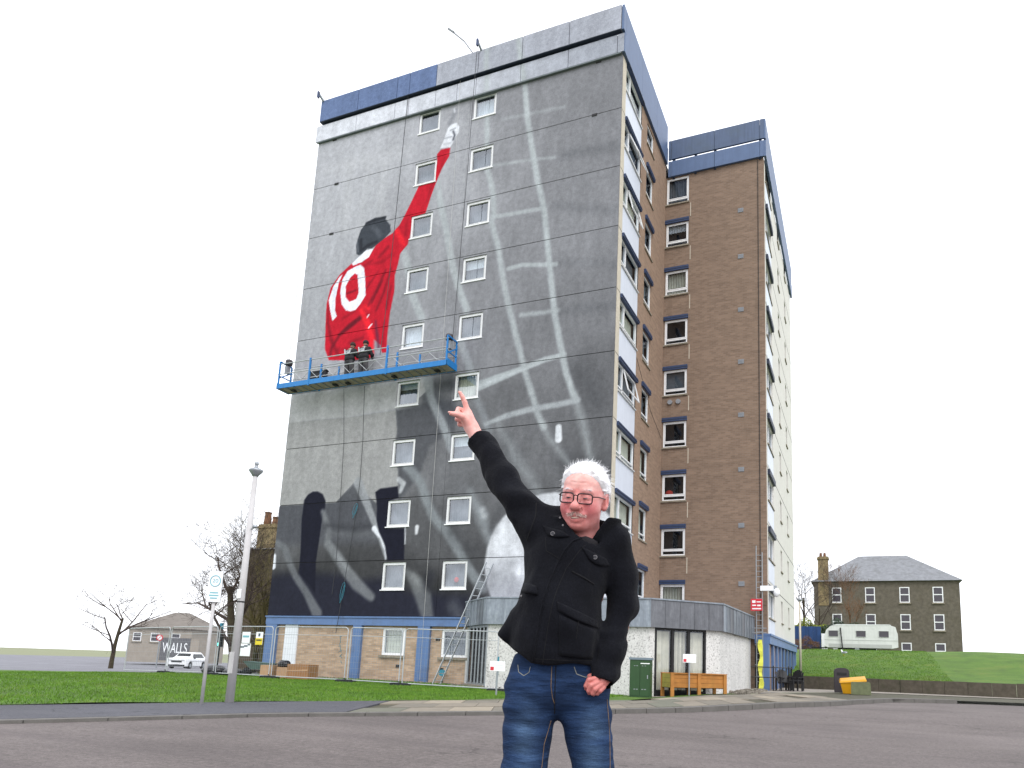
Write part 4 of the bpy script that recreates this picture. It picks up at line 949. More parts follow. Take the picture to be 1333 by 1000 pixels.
# ------------------------------------------------------------------ entrance pavilion with lead fascia
annex = thing('entrance_pavilion', 'single storey pavilion of white harling under a lead clad fascia', 'pavilion')
AP = [(-6.02, -0.02), (-4.05, -1.82), (2.05, -1.22), (4.17, 0.85), (4.4, 7.1)]
def inset(P, d):
    out = []
    for i in range(len(P)):
        a = Vector(P[max(i - 1, 0)]); b_ = Vector(P[i]); c = Vector(P[min(i + 1, len(P) - 1)])
        n1 = Vector((-(b_ - a).y, (b_ - a).x)).normalized() if i > 0 else None; n2 = Vector((-(c - b_).y, (c - b_).x)).normalized() if i < len(P) - 1 else None
        if n1 is None: n = n2; s_ = 1
        elif n2 is None: n = n1; s_ = 1
        else: n = (n1 + n2).normalized(); s_ = 1 / max(0.5, n.dot(n1))
        out.append(tuple(b_ + n * d * s_))
    return out
AW = inset(AP, 0.14)
ZB_, ZT_ = 2.28, 3.28
MB().prism(inset(AP, 0.05) + [(0.2, 7.15), (0.2, 0.1), (-6.0, 0.1)], 3.16, 3.24).build('roof', 'lead_light', annex)
MB().prism(inset(AP, 0.03) + [(0.2, 7.15), (0.2, 0.1), (-6.0, 0.1)], ZB_ + 0.02, ZB_ + 0.06).build('soffit', 'vent_grey', annex)
fm = ['lead_light', 'lead_light', 'lead_dark', 'lead_streaked']; nsh = [7, 9, 5, 11]
for i in range(4):
    a = Vector((*AP[i], 0)); b_ = Vector((*AP[i + 1], 0)); d = (b_ - a).normalized(); nrm = Vector((d.y, -d.x, 0)); L = (b_ - a).length; n = nsh[i]
    for k in range(n):
        p = a + d * (L * k / n + 0.004); q = a + d * (L * (k + 1) / n - 0.004)
        m_ = MB(); bl = random.uniform(0.0, 0.02)
        pts = []
        for (P_, z, o_) in ((p, ZB_, 0), (q, ZB_, 0), (q, ZT_ - 0.05, 0), (p, ZT_ - 0.05, 0), ((p + q) / 2, (ZB_ + ZT_) / 2 - 0.1, bl)):
            pts.append(P_ + nrm * o_ + Vector((0, 0, z)))
        bk = [v_ - nrm * 0.05 for v_ in pts[:4]]
        m_.add(pts + bk, [(0, 1, 4), (1, 2, 4), (2, 3, 4), (3, 0, 4), (0, 5, 6, 1), (1, 6, 7, 2), (2, 7, 8, 3), (3, 8, 5, 0), (5, 8, 7, 6)])
        mt = fm[i]
        if i == 3: mt = random.choice(['lead_streaked', 'lead_light', 'lead_dark', 'lead_streaked'])
        if i == 0: mt = random.choice(['lead_light', 'lead_streaked'])
        m_.build('lead_sheet', mt, annex)
        MB().tube([q + nrm * 0.01 + Vector((0, 0, ZB_)), q + nrm * 0.01 + Vector((0, 0, ZT_ - 0.05))], 0.016, 6).build('lead_seam', mt, annex)
    MB().bar(a + Vector((0, 0, ZT_ - 0.02)) - nrm * 0.05, b_ + Vector((0, 0, ZT_ - 0.02)) - nrm * 0.05, 0.16, 0.05).build('capping', 'lead_light', annex)
# walls: face 1 whole, face 2 with the tall windows, face 3 whole; face 0 is the glazed door
def wall_seg(P, Q, z0, z1, mat, name, t=0.14):
    p = Vector((*P, 0)); q = Vector((*Q, 0)); d = (q - p).normalized(); nrm = Vector((-d.y, d.x, 0)) * t
    vv = [p, q, q + nrm, p + nrm]; return MB().add([v_ + Vector((0, 0, z0)) for v_ in vv] + [v_ + Vector((0, 0, z1)) for v_ in vv], [(3, 2, 1, 0), (4, 5, 6, 7), (0, 1, 5, 4), (1, 2, 6, 5), (2, 3, 7, 6), (3, 0, 4, 7)]).build(name, mat, annex)
def lerp2(P, Q, t): return (P[0] + (Q[0] - P[0]) * t, P[1] + (Q[1] - P[1]) * t)
wall_seg(AW[1], AW[2], -0.3, ZB_ + 0.02, 'harling', 'wall')
t0, t1 = 0.07, 0.80
wall_seg(lerp2(AW[2], AW[3], 0), lerp2(AW[2], AW[3], t0), -0.3, ZB_ + 0.02, 'harling', 'wall')
wall_seg(lerp2(AW[2], AW[3], t1), AW[3], -0.3, ZB_ + 0.02, 'harling', 'wall')
wall_seg(AW[3], lerp2(AW[3], AW[4], 0.985), -0.3, ZB_ + 0.02, 'harling', 'wall')
p0, p1 = lerp2(AW[2], AW[3], t0), lerp2(AW[2], AW[3], t1)
dv = Vector((p1[0] - p0[0], p1[1] - p0[1], 0)); Lw = dv.length; dv.normalize(); nin = Vector((-dv.y, dv.x, 0))
def at_w(s_, off, z): v_ = Vector((*p0, 0)) + dv * s_ + nin * off; return (v_.x, v_.y, z)
wn = MB()
for s_ in (0.0, Lw * 0.33, Lw * 0.64, Lw * 0.97):
    wn.bar(at_w(s_ + 0.05, 0.06, 0.1), at_w(s_ + 0.05, 0.06, ZB_ - 0.02), 0.1, 0.08, nin)
wn.bar(at_w(0, 0.06, 0.1), at_w(Lw, 0.06, 0.1), 0.08, 0.09, nin); wn.bar(at_w(0, 0.06, ZB_ - 0.03), at_w(Lw, 0.06, ZB_ - 0.03), 0.08, 0.1, nin)
wf = wn.build('window', 'black_metal', annex)
for (a, b_) in ((0.1, Lw * 0.33), (Lw * 0.33 + 0.12, Lw * 0.64), (Lw * 0.64 + 0.12, Lw * 0.97)):
    me = bpy.data.meshes.new('pane'); me.from_pydata([at_w(a, 0.07, 0.14), at_w(b_, 0.07, 0.14), at_w(b_, 0.07, ZB_ - 0.06), at_w(a, 0.07, ZB_ - 0.06)], [], [(0, 1, 2, 3)]); link('pane', me, 'glass_clear', wf)
    n = 9
    for k in range(n):                   # vertical blind slats
        s0 = a + (b_ - a) * (k + 0.0) / n; s1 = a + (b_ - a) * (k + 0.96) / n; q_ = random.uniform(0.0, 0.05)
        m_ = MB().add([at_w(s0, 0.16 + q_, 0.16), at_w(s1, 0.2 - q_, 0.16), at_w(s1, 0.2 - q_, ZB_ - 0.1), at_w(s0, 0.16 + q_, ZB_ - 0.1)], [(0, 1, 2, 3)])
        me = bpy.data.meshes.new('blind_slat'); me.from_pydata(m_.v, [], m_.f); link('blind_slat', me, 'curtain_cream', wf)
wall_seg(lerp2(AW[2], AW[3], t0 + 0.01), lerp2(AW[2], AW[3], t1 - 0.01), -0.3, 0.08, 'room_dark', 'plinth', 0.1)
# dark room box behind the glazing
MB().prism([at_w(0, 0.4, 0)[:2], at_w(Lw, 0.4, 0)[:2], at_w(Lw, 0.5, 0)[:2], at_w(0, 0.5, 0)[:2]], -0.2, ZB_).build('inner_wall', 'room_dark', annex)
# glazed door on the short face beside the brickwork
a0, a1 = (-5.6, -0.25), AW[1]
dr = MB(); pa = Vector((*a0, 0)); pb = Vector((*a1, 0))
for t in (0.0, 0.22, 0.42, 0.6, 0.8, 0.98): q_ = pa + (pb - pa) * t; dr.bar((q_.x, q_.y, 0.05), (q_.x, q_.y, ZB_), 0.06, 0.06)
for z in (0.08, ZB_ - 0.05): dr.bar((pa.x, pa.y, z), (pb.x, pb.y, z), 0.07, 0.1)
dd_ = dr.build('door', 'galvanised', annex)
wall_seg((pa.x + 0.05, pa.y + 0.12), (pb.x + 0.05, pb.y + 0.1), 0.0, ZB_, 'room_dark', 'door_glass', 0.04)
wall_seg((pa.x - 0.15, pa.y - 0.1), (pb.x - 0.1, pb.y - 0.05), -0.2, 0.06, 'sill_stone', 'threshold', 0.4)
# ------------------------------------------------------------------ signed-distance modelling for people
F32 = np.float32
def v3(p): return np.asarray(p, F32)
def ell(P, c, r):
    r = v3(r); q = (P - v3(c)) / r; k0 = np.linalg.norm(q, axis=-1); k1 = np.linalg.norm(q / r, axis=-1)
    return k0 * (k0 - 1) / np.maximum(k1, 1e-6)
def cap(P, a, b, ra, rb=None):
    """tapered capsule"""
    rb = ra if rb is None else rb; a = v3(a); b = v3(b); ab = b - a; t = np.clip(((P - a) @ ab) / max(float(ab @ ab), 1e-12), 0, 1)
    return np.linalg.norm(P - a - t[..., None] * ab, axis=-1) - (ra + (rb - ra) * t)
def smin(a, b, k):
    h = np.clip(0.5 + 0.5 * (b - a) / k, 0, 1); return b * (1 - h) + a * h - k * h * (1 - h)
def smax(a, b, k): return -smin(-a, -b, k)
def chain(P, pts, rs, k=0.01):
    d = None
    for i in range(len(pts) - 1):
        e_ = cap(P, pts[i], pts[i + 1], rs[i], rs[i + 1]); d = e_ if d is None else smin(d, e_, k)
    return d
_NG = np.random.default_rng(3).random((24, 24, 24)).astype(F32) * 2 - 1
def vnoise(P, scale):
    """smooth value noise"""
    q = P * v3(scale); i = np.floor(q).astype(int); f = q - i; f = f * f * (3 - 2 * f); out = 0
    for dx in (0, 1):
        for dy in (0, 1):
            for dz in (0, 1):
                w = (f[..., 0] if dx else 1 - f[..., 0]) * (f[..., 1] if dy else 1 - f[..., 1]) * (f[..., 2] if dz else 1 - f[..., 2])
                out = out + w * _NG[(i[..., 0] + dx) % 24, (i[..., 1] + dy) % 24, (i[..., 2] + dz) % 24]
    return out
def surface_nets(fn, lo, hi, h):
    lo = np.array(lo, float); n = np.ceil((np.array(hi) - lo) / h).astype(int) + 1
    ax = [(lo[i] + h * np.arange(n[i])).astype(F32) for i in range(3)]
    G = np.empty(n, F32); YZ = np.stack(np.meshgrid(ax[1], ax[2], indexing='ij'), -1)
    step = max(1, int(400000 / (n[1] * n[2])))
    for i in range(0, n[0], step):
        xs = ax[0][i:i + step]; P = np.empty((len(xs), n[1], n[2], 3), F32); P[..., 0] = xs[:, None, None]; P[..., 1:] = YZ[None]
        G[i:i + step] = fn(P)
    s = G < 0
    c = np.zeros(n - 1, int)
    for dx in (0, 1):
        for dy in (0, 1):
            for dz in (0, 1): c += s[dx:n[0] - 1 + dx, dy:n[1] - 1 + dy, dz:n[2] - 1 + dz]
    act = (c > 0) & (c < 8); idx = np.full(n - 1, -1); idx[act] = np.arange(act.sum()); cells = np.argwhere(act)
    acc = np.zeros((len(cells), 3)); cnt = np.zeros(len(cells))
    corners = [(a, b, d) for a in (0, 1) for b in (0, 1) for d in (0, 1)]
    for a in range(8):
        for b in range(a + 1, 8):
            ca, cb = np.array(corners[a]), np.array(corners[b])
            if np.abs(ca - cb).sum() != 1: continue
            va = G[tuple((cells + ca).T)]; vb = G[tuple((cells + cb).T)]; m = (va < 0) != (vb < 0)
            t = np.where(m, va / np.where(m, va - vb, 1), 0)[:, None]
            acc += np.where(m[:, None], ca + t * (cb - ca), 0); cnt += m
    V = lo + (cells + acc / cnt[:, None]) * h
    F = []
    for axis in range(3):
        sl0 = [slice(None)] * 3; sl1 = [slice(None)] * 3; sl0[axis] = slice(0, n[axis] - 1); sl1[axis] = slice(1, n[axis])
        a, b = s[tuple(sl0)], s[tuple(sl1)]; e_ = np.argwhere(a != b); o1, o2 = [i for i in range(3) if i != axis]
        ok = (e_[:, o1] > 0) & (e_[:, o2] > 0) & (e_[:, o1] < n[o1] - 1) & (e_[:, o2] < n[o2] - 1); e_ = e_[ok]
        fl = a[tuple(e_.T)]
        q = []
        for (d1, d2) in ((-1, -1), (0, -1), (0, 0), (-1, 0)):
            c_ = e_.copy(); c_[:, o1] += d1; c_[:, o2] += d2; q.append(idx[tuple(c_.T)])
        q = np.stack(q, 1)
        if axis == 1: fl = ~fl
        q = np.where(fl[:, None], q, q[:, ::-1]); F.append(q)
    F = np.concatenate(F); F = F[(F >= 0).all(1)]
    return V, F
def smooth_me(name, V, F):
    me = raw_mesh(name, V, F); me.shade_smooth(); return me
def join_vf(parts):
    o = 0; Vs = []; Fs = []
    for V, F in parts: Vs.append(V); Fs.append(F + o); o += len(V)
    return np.concatenate(Vs), np.concatenate(Fs)
# ------------------------------------------------------------------ suspended work platform, ropes, roof rigging
def gzf(x, y): return float(gz(np.array(float(x)), np.array(float(y))))
cr = thing('suspended_platform', 'long blue work cradle hanging in front of the painted red shirt', 'work platform', (-16.2, -0.7, 13.1))
CL, Y0, Y1 = 9.2, -0.35, 0.35
fl = bx(0.02, CL - 0.02, Y0 + 0.03, Y1 - 0.03, 0.0, 0.04).build('floor', 'cradle_floor', cr)
for i in range(22): bx(0.1 + i * 0.41, 0.1 + i * 0.41 + 0.05, Y0 + 0.02, Y1 - 0.02, -0.035, -0.002).build('floor_rib', 'vent_grey', fl)
bx(0, CL, Y0 - 0.02, Y0 + 0.025, -0.02, 0.21).build('toe_board', 'cradle_blue', cr); bx(0, CL, Y1 - 0.025, Y1 + 0.02, -0.02, 0.2).build('toe_board', 'cradle_blue', cr)
bx(-0.02, 0.03, Y0 - 0.02, Y1 + 0.02, -0.021, 0.25).build('toe_board', 'cradle_blue', cr); bx(CL - 0.03, CL + 0.02, Y0 - 0.02, Y1 + 0.02, -0.021, 0.27).build('toe_board', 'cradle_blue', cr)
for y in (Y0, Y1):
    for z in (0.68, 1.18): MB().tube([(0, y, z), (CL, y, z)], 0.022, 6).build('rail', 'galv_light', cr)
    tr_ = MB(); n = 20
    for i in range(n): tr_.tube([(0.05 + (CL - 0.1) * i / n, y, 0.26 if i % 2 else 0.67), (0.05 + (CL - 0.1) * (i + 1) / n, y, 0.67 if i % 2 else 0.26)], 0.012, 5)
    tr_.build('lattice_brace', 'galv_light', cr)
    for x in (1.85, 6.1): bx(x - 0.04, x + 0.04, y - 0.03, y + 0.03, -0.06, 1.26).build('post', 'cradle_blue', cr)
for x in (2.9, 7.3): bx(x - 0.03, x + 0.03, Y1 - 0.03, Y1 + 0.03, 0.0, 1.0).build('post', 'cradle_blue', cr)
for x, s_ in ((0.06, 1), (CL - 0.06, -1)):
    st = MB()
    for y in (Y0, Y1): st.bar((x, y, 0), (x, y, 1.3), 0.06, 0.06)
    st.bar((x, Y0, 1.3), (x, Y1, 1.3), 0.06, 0.06); st.bar((x, Y0, 0.5), (x, Y1, 1.0), 0.05, 0.05); st.bar((x, Y0, 0.62), (x, Y1, 0.62), 0.04, 0.04)
    st.build('stirrup', 'cradle_blue', cr)
    h_ = MB().lathe([(0.05, 0), (0.15, 0.04), (0.17, 0.16), (0.15, 0.28), (0.06, 0.32)], (x + 0.16 * s_, 0.0, 1.22), 12).build('hoist_motor', 'bin_dark', cr, True)
    bx(x + 0.1 * s_ - 0.07, x + 0.1 * s_ + 0.07, -0.1, 0.1, 0.85, 1.2).build('hoist_box', 'vent_grey', cr)
for x in (0.6, 3.0, 3.7, 6.2, 8.4): bx(x, x + 0.2, -0.1, 0.1, -0.09, -0.04).build('castor', 'black_rubber', cr)
def rope(name, pts, r, mat, label, group=None):
    o = MB().tube(pts, r, 5).build(name, mat); return tag(o, label, 'rope', group)
rope('hoist_rope', [(-16.05, -0.66, 14.4), (-16.07, -0.6, 22), (-16.06, -0.6, 28.8)], 0.012, 'rope_dark', 'thin dark hoist wire above the cradle end that overhangs the building edge')
rope('hoist_rope', [(-7.08, -0.66, 14.4), (-6.95, -0.62, 22), (-6.89, -0.6, 29.0)], 0.012, 'rope_dark', 'thin dark hoist wire above the cradle end beside the windows')
rope('safety_rope', [(-10.87, -0.16, 28.9), (-11.0, -0.16, 22), (-11.1, -0.18, 16.5), (-11.1, -0.3, 14.4)], 0.014, 'rope_dark', 'dark safety rope hanging past the footballer\'s head to the cradle')
rope('access_rope', [(-7.99, -0.15, 28.9), (-7.99, -0.05, 20), (-7.95, -0.06, 10), (-7.92, -0.08, 2.5), (-7.9, -0.1, 0.1)], 0.006, 'rope_white', 'thin pale rope hanging between the two window columns to the ground')
rope('tail_rope', [(-12.96, -0.3, 13.0), (-12.85, -0.1, 10.5), (-12.81, -0.06, 8.7), (-12.7, -0.06, 5.0), (-12.75, -0.06, 3.6)], 0.011, 'rope_dark', 'dark tail rope hanging below the cradle, the one farther from the windows')
rope('tail_rope', [(-11.81, -0.3, 13.0), (-11.8, -0.1, 10.5), (-11.79, -0.06, 8.7), (-11.85, -0.06, 7.2), (-12.1, -0.07, 4.5), (-12.25, -0.1, 2.6), (-12.3, -0.12, 1.9)], 0.012, 'rope_dark', 'dark tail rope with teal coils hanging below the cradle')
def coil(x, z, h, label):
    m_ = MB()
    for k in range(2):
        a = k * 1.3; m_.tube([(x + 0.09 * math.cos(a + t) * (1 + 0.2 * k), -0.12 + 0.03 * math.sin(a + t), z - h * (0.5 - 0.5 * math.cos(t)) + 0.12 * k) for t in np.linspace(0, 2 * PI, 14)], 0.007, 5)
    tag(m_.build('rope_coil', 'rope_teal'), label, 'rope coil', 'teal coils on the tail rope')
coil(-11.87, 7.5, 0.55, 'teal rope coil tied on the wall above the black painted boot'); coil(-12.15, 4.0, 0.8, 'teal rope coil hanging low on the wall above the blue beam')
for x, lb in ((-16.1, 'small roof davit arm at the end of the blue parapet'), (-6.9, 'small roof davit arm on the grey parapet beside a thin aerial')):
    d_ = thing('roof_davit', lb, 'davit', (x, 0.4, 28.3), 0, 'roof davits of the cradle')
    MB().bar((0, 0.6, 0.2), (0.0, -1.0, 0.75), 0.08, 0.1).build('arm', 'galvanised', d_); MB().bar((0, 0.3, -0.6), (0, 0.3, 0.35), 0.08, 0.08).build('post', 'galvanised', d_)
    MB().bar((0, -1.0, 0.84), (0, -1.0, 0.5), 0.08, 0.1).build('pulley_head', 'blue_lintel', d_)
a_ = thing('roof_aerial', 'thin white aerial pole leaning out over the parapet', 'aerial', (-7.2, 0.05, 28.7))
MB().tube([(0.2, 0.1, -0.3), (-0.85, -0.02, 1.32), (-1.73, -0.05, 2.26)], 0.034, 6).build('pole', 'vent_grey', a_); MB().tube([(-1.45, -0.05, 1.98), (-1.78, -0.05, 2.3)], 0.055, 6).build('tip', 'vent_grey', a_)

# ------------------------------------------------------------------ mural painters on the cradle (backs turned)
def painter(x, lean, label, cap_mat, sd):
    p = thing('person', label, 'person', (x, -0.62, 13.14), 0, None); p.scale = (1.28, 1.15, 1.1)
    def bodyf(P):
        d = ell(P, (0.03 * lean, 0.08, 1.62), (0.085, 0.1, 0.12)); d = smin(d, cap(P, (0.02 * lean, 0.06, 1.5), (0, 0.03, 1.35), 0.06, 0.07), 0.03)
        d = smin(d, cap(P, (0, 0.02, 1.35), (0, -0.02, 0.95), 0.13, 0.12), 0.05)
        for s_ in (-1, 1):
            d = smin(d, chain(P, [(s_ * 0.17, 0.03, 1.36), (s_ * 0.24, 0.12, 1.12), (s_ * 0.14 + 0.05 * lean, 0.36, 1.15 + 0.12 * s_ * lean)], [0.055, 0.045, 0.035], 0.03), 0.03)
            d = smin(d, chain(P, [(s_ * 0.09, -0.02, 0.9), (s_ * 0.11, 0.03, 0.48), (s_ * 0.12, -0.02, 0.06)], [0.075, 0.055, 0.04], 0.03), 0.03)
            d = smin(d, cap(P, (s_ * 0.12, -0.03, 0.045), (s_ * 0.13, 0.12, 0.04), 0.045), 0.02)
        return d
    V_, F_ = surface_nets(bodyf, (-0.4, -0.25, -0.02), (0.4, 0.5, 1.8), 0.022); link('body', smooth_me('body', V_, F_), 'painter_skin', p)
    def jack(P):
        d = smin(ell(P, (0, 0.02, 1.25), (0.225, 0.16, 0.2)), ell(P, (0, -0.01, 1.0), (0.2, 0.16, 0.18)), 0.06)
        for s_ in (-1, 1): d = smin(d, chain(P, [(s_ * 0.17, 0.03, 1.36), (s_ * 0.25, 0.12, 1.12), (s_ * 0.16 + 0.05 * lean, 0.32, 1.15 + 0.12 * s_ * lean)], [0.085, 0.07, 0.05], 0.03), 0.04)
        d = smin(d, cap(P, (0, 0.04, 1.42), (0, 0.05, 1.47), 0.09, 0.085), 0.03)
        return smax(d + 0.012 * vnoise(P, (9, 9, 9)), 0.86 - P[..., 2], 0.01)
    V_, F_ = surface_nets(jack, (-0.4, -0.25, 0.8), (0.4, 0.5, 1.6), 0.02); j_ = link('jacket', smooth_me('jacket', V_, F_), 'painter_black', p)
    def tr(P):
        d = ell(P, (0, -0.01, 0.9), (0.17, 0.13, 0.14))
        for s_ in (-1, 1): d = smin(d, chain(P, [(s_ * 0.09, -0.02, 0.88), (s_ * 0.11, 0.03, 0.48), (s_ * 0.12, -0.02, 0.1)], [0.1, 0.08, 0.075], 0.03), 0.02)
        return smax(d, 0.08 - P[..., 2], 0.01)
    V_, F_ = surface_nets(tr, (-0.3, -0.2, 0.02), (0.3, 0.2, 1.1), 0.02); link('trousers', smooth_me('trousers', V_, F_), 'painter_grey', p)
    def capf(P): return smax(ell(P, (0.03 * lean, 0.07, 1.65), (0.1, 0.115, 0.125)), -(P[..., 2] - 1.6 + 0.2 * P[..., 1]), 0.01)
    V_, F_ = surface_nets(capf, (-0.15, -0.1, 1.5), (0.2, 0.25, 1.8), 0.015); link('hat', smooth_me('hat', V_, F_), cap_mat, p)
    pr = MB(); rr = random.Random(sd)           # white print and straps over the back
    for (a, b_) in (((-0.14, 1.38), (-0.1, 1.15)), ((0.12, 1.38), (0.09, 1.15)), ((-0.07, 1.3), (-0.07, 1.16)), ((-0.02, 1.3), (0.02, 1.16)), ((-0.02, 1.16), (0.02, 1.3)), ((0.06, 1.3), (0.06, 1.17))):
        pr.bar((a[0], -0.145 - 0.01 * rr.random(), a[1]), (b_[0], -0.17, b_[1]), 0.03, 0.035, (0, 1, 0))
    pr.build('back_print', 'galv_light', j_)
simple('painter_black', (30, 30, 34), 0.85, 0.2, 9); simple('painter_grey', (58, 58, 62), 0.9, 0.2, 9, dirt=(110, 106, 104)); simple('painter_skin', (150, 112, 96), 0.7, 0.1, 9); simple('cap_brown', (56, 42, 40), 0.9, 0.2, 9)
PAINTERS = [(-12.5, 1, 'painter on the cradle in a brown cap and black harness jacket, back turned', 'cap_brown', 1), (-11.72, -0.6, 'painter on the cradle in a black cap with white jacket print, back turned', 'painter_black', 2)]
bkt = thing('paint_tray', 'black paint tray stuck beside the red shirt on the cradle', 'paint tray', (-14.55, -0.3, 13.65))
bx(-0.45, 0.45, -0.02, 0.12, 0, 0.38).build('tray', 'black_rubber', bkt); bx(-0.5, 0.5, -0.04, 0.14, 0.38, 0.43).build('rim', 'black_metal', bkt)

# ------------------------------------------------------------------ site fence panels on rubber feet, with notices
def fence_panel(a, b_, label, hh=2.02):
    A = Vector((*a, gzf(*a))); B = Vector((*b_, gzf(*b_))); d = B - A; L = d.length
    t = thing('mesh_fence', label, 'fence', A, math.atan2(d.y, d.x), 'wire mesh site fence panels'); sl = d.z / L
    P = lambda x, z: (x, 0, z + 0.08 + sl * x)
    r_ = 0.12
    pts = [P(0.03, 0), P(0.03, hh - r_ - 0.1), P(0.03 + r_ * 0.3, hh - 0.1 - r_ * 0.3), P(0.03 + r_, hh - 0.1), P(L - 0.03 - r_, hh - 0.1), P(L - 0.03 - r_ * 0.3, hh - 0.1 - r_ * 0.3), P(L - 0.03, hh - 0.1 - r_), P(L - 0.03, 0)]
    MB().tube(pts, 0.021, 6).build('frame', 'galv_light', t); MB().tube([P(0.03, 0.02), P(L - 0.03, 0.02)], 0.02, 6).build('bottom_rail', 'galv_light', t)
    MB().tube([P(0.03, hh - 0.4), P(L - 0.03, hh - 0.4)], 0.011, 5).build('mid_rail', 'galv_light', t)
    m_ = MB(); n = int(L / 0.12)
    for i in range(1, n): x = 0.03 + (L - 0.06) * i / n; m_.tube([P(x, 0.02), P(x, hh - 0.1)], 0.0028, 3, False)
    for i in range(1, 9): z = 0.02 + (hh - 0.12) * i / 9; m_.tube([P(0.03, z), P(L - 0.03, z)], 0.0028, 3, False)
    o = m_.build('wire_mesh', 'galvanised', t); o['kind'] = 'stuff'
    return t
Q = [(-23.0, -1.6), (-19.5, -2.2), (-16.1, -2.7), (-12.62, -3.2), (-8.86, -3.35), (-6.36, -3.5), (-2.6, -3.3)]
lbs = ['mesh fence panel farthest from the tower, near the bare tree', 'mesh fence panel carrying no notice, near the far road', 'mesh fence panel carrying the white and yellow notices', 'mesh fence panel in front of the cardboard boxes', 'short mesh fence panel between two blue pillars', 'mesh fence panel in front of the leaning ladder']
for i in range(6):
    a = Vector(Q[i]); b_ = Vector(Q[i + 1]); d = (b_ - a).normalized() * 0.04; fence_panel(tuple(a + d), tuple(b_ - d), lbs[i])
fx = ['by the bare tree', 'by the wheelbarrow', 'by the cardboard boxes', 'between brick wall and blue pillar', 'under the ground floor window', 'by the white signpost']
for i, q in enumerate(Q[1:]):
    f_ = thing('rubber_block', 'black rubber fence block ' + fx[i], 'rubber block', (q[0], q[1] - 0.0, gzf(*q)), 0.2, 'rubber fence feet')
    MB().extrude([(-0.36, 0), (0.36, 0), (0.34, 0.09), (0.3, 0.11), (-0.3, 0.11), (-0.34, 0.09)], 'y', -0.12, 0.12).build('block', 'black_rubber', f_)
    for x in (-0.06, 0.06): MB().tube([(x, 0, 0.128), (x, 0, 0.16)], 0.03, 8).build('socket', 'black_metal', f_)
tag(MB().tube([(-2.62, -3.36, -0.05), (-2.6, -3.36, 1.1)], 0.028, 6).build('site_stake', 'rope_teal'), 'thin teal stake standing behind the white signpost on the grass', 'stake')
def notice(x, y, z, w, h_, rz, base, label, deco):
    t = thing('notice_board', label, 'notice', (x, y, z), rz); bx(-w / 2, w / 2, -0.012, 0.0, 0, h_).build('board', base, t)
    for (a, b_, c, d, m_) in deco: bx(a * w - w / 2, b_ * w - w / 2, -0.017, -0.0125, c * h_, d * h_).build('print', m_, t)
    return t
rzf = math.atan2(-0.5, 3.48)
notice(-13.42, -3.13, 1.28, 0.42, 0.5, rzf, 'sign_white', 'white notice with yellow lower half on the mesh fence', [(0.0, 1.0, 0.0, 0.52, 'sign_yellow'), (0.1, 0.9, 0.3, 0.42, 'sign_ink'), (0.35, 0.62, 0.66, 0.9, 'sign_ink')])
notice(-14.25, -3.0, 1.34, 0.5, 0.44, rzf, 'sign_white', 'upper plain white notice on the mesh fence', [(0.1, 0.88, 0.5, 0.68, 'sign_teal')])
notice(-14.2, -3.02, 0.82, 0.62, 0.5, rzf, 'sign_white', 'lower white notice with a dark swoosh on the mesh fence', [(0.0, 0.35, 0.66, 0.78, 'sign_ink'), (0.35, 0.7, 0.74, 0.86, 'sign_ink'), (0.7, 0.95, 0.86, 0.96, 'sign_ink')])

# ------------------------------------------------------------------ clutter by the brick wall
def carton(x, y, w, d, h_, rz, mat, label, open_=False):
    t = thing('cardboard_box', label, 'box', (x, y, gzf(x, y)), rz, 'cardboard boxes'); bx(-w / 2, w / 2, -d / 2, d / 2, 0, h_).build('carton', mat, t)
    bx(-w / 2, w / 2, -0.035, 0.035, h_ + 0.001, h_ + 0.004).build('tape', 'cardboard_pale', t)
    if open_:
        MB().add([(-w / 2, -d / 2 - 0.003, h_ * 0.55), (w / 2 * 0.9, -d / 2 - 0.012, h_ * 0.6), (w / 2, -d / 2 - 0.004, h_ * 0.68), (-w / 2, -d / 2 - 0.002, h_ * 0.6)], [(0, 1, 2, 3)]).build('torn_strip', 'cardboard_pale', t)
    return t
carton(-11.45, -2.75, 0.95, 0.6, 0.58, 0.1, 'cardboard', 'largest brown cardboard box by the brick wall', True); carton(-12.35, -2.6, 0.62, 0.5, 0.44, -0.12, 'cardboard_pale', 'pale cardboard box beside the black bag', False); carton(-13.15, -2.75, 0.45, 0.45, 0.5, 0.2, 'cardboard_pale', 'small pale cardboard box nearest the wheelbarrow')
def lumpy(name, c, r, mat, label, cat, sd, amp=0.12):
    f = lambda P: ell(P, (0, 0, r[2] * 0.8), r) + amp * r[2] * vnoise(P + sd, (5 / r[0] * 0.4,) * 3)
    V_, F_ = surface_nets(lambda P: smax(f(P), -P[..., 2], 0.01), (-r[0] * 1.3, -r[1] * 1.3, -0.02), (r[0] * 1.3, r[1] * 1.3, r[2] * 2.1), min(r) / 9)
    o = link(name, smooth_me(name, V_, F_), mat); o.location = c; return tag(o, label, cat)
lumpy('rubbish_bag', (-12.55, -2.6, gzf(-12.5, -2.6) + 0.43), (0.28, 0.2, 0.16), 'bag_black', 'black bag lying on the pale cardboard box', 'bag', 1.0)
lumpy('rubbish_bag', (-16.6, -2.3, gzf(-16.6, -2.3)), (0.6, 0.4, 0.22), 'bag_black', 'black rubbish bag on the grass by the lamp post', 'bag', 4.0)
lumpy('rubbish_bag', (-15.6, -2.2, gzf(-15.6, -2.2)), (0.5, 0.35, 0.16), 'bag_black', 'flat black rubbish bag beside the wheelbarrow', 'bag', 9.0)
wb = thing('wheelbarrow', 'grey green wheelbarrow standing by the fence', 'wheelbarrow', (-14.35, -2.1, gzf(-14.3, -2.1)), 0.25)
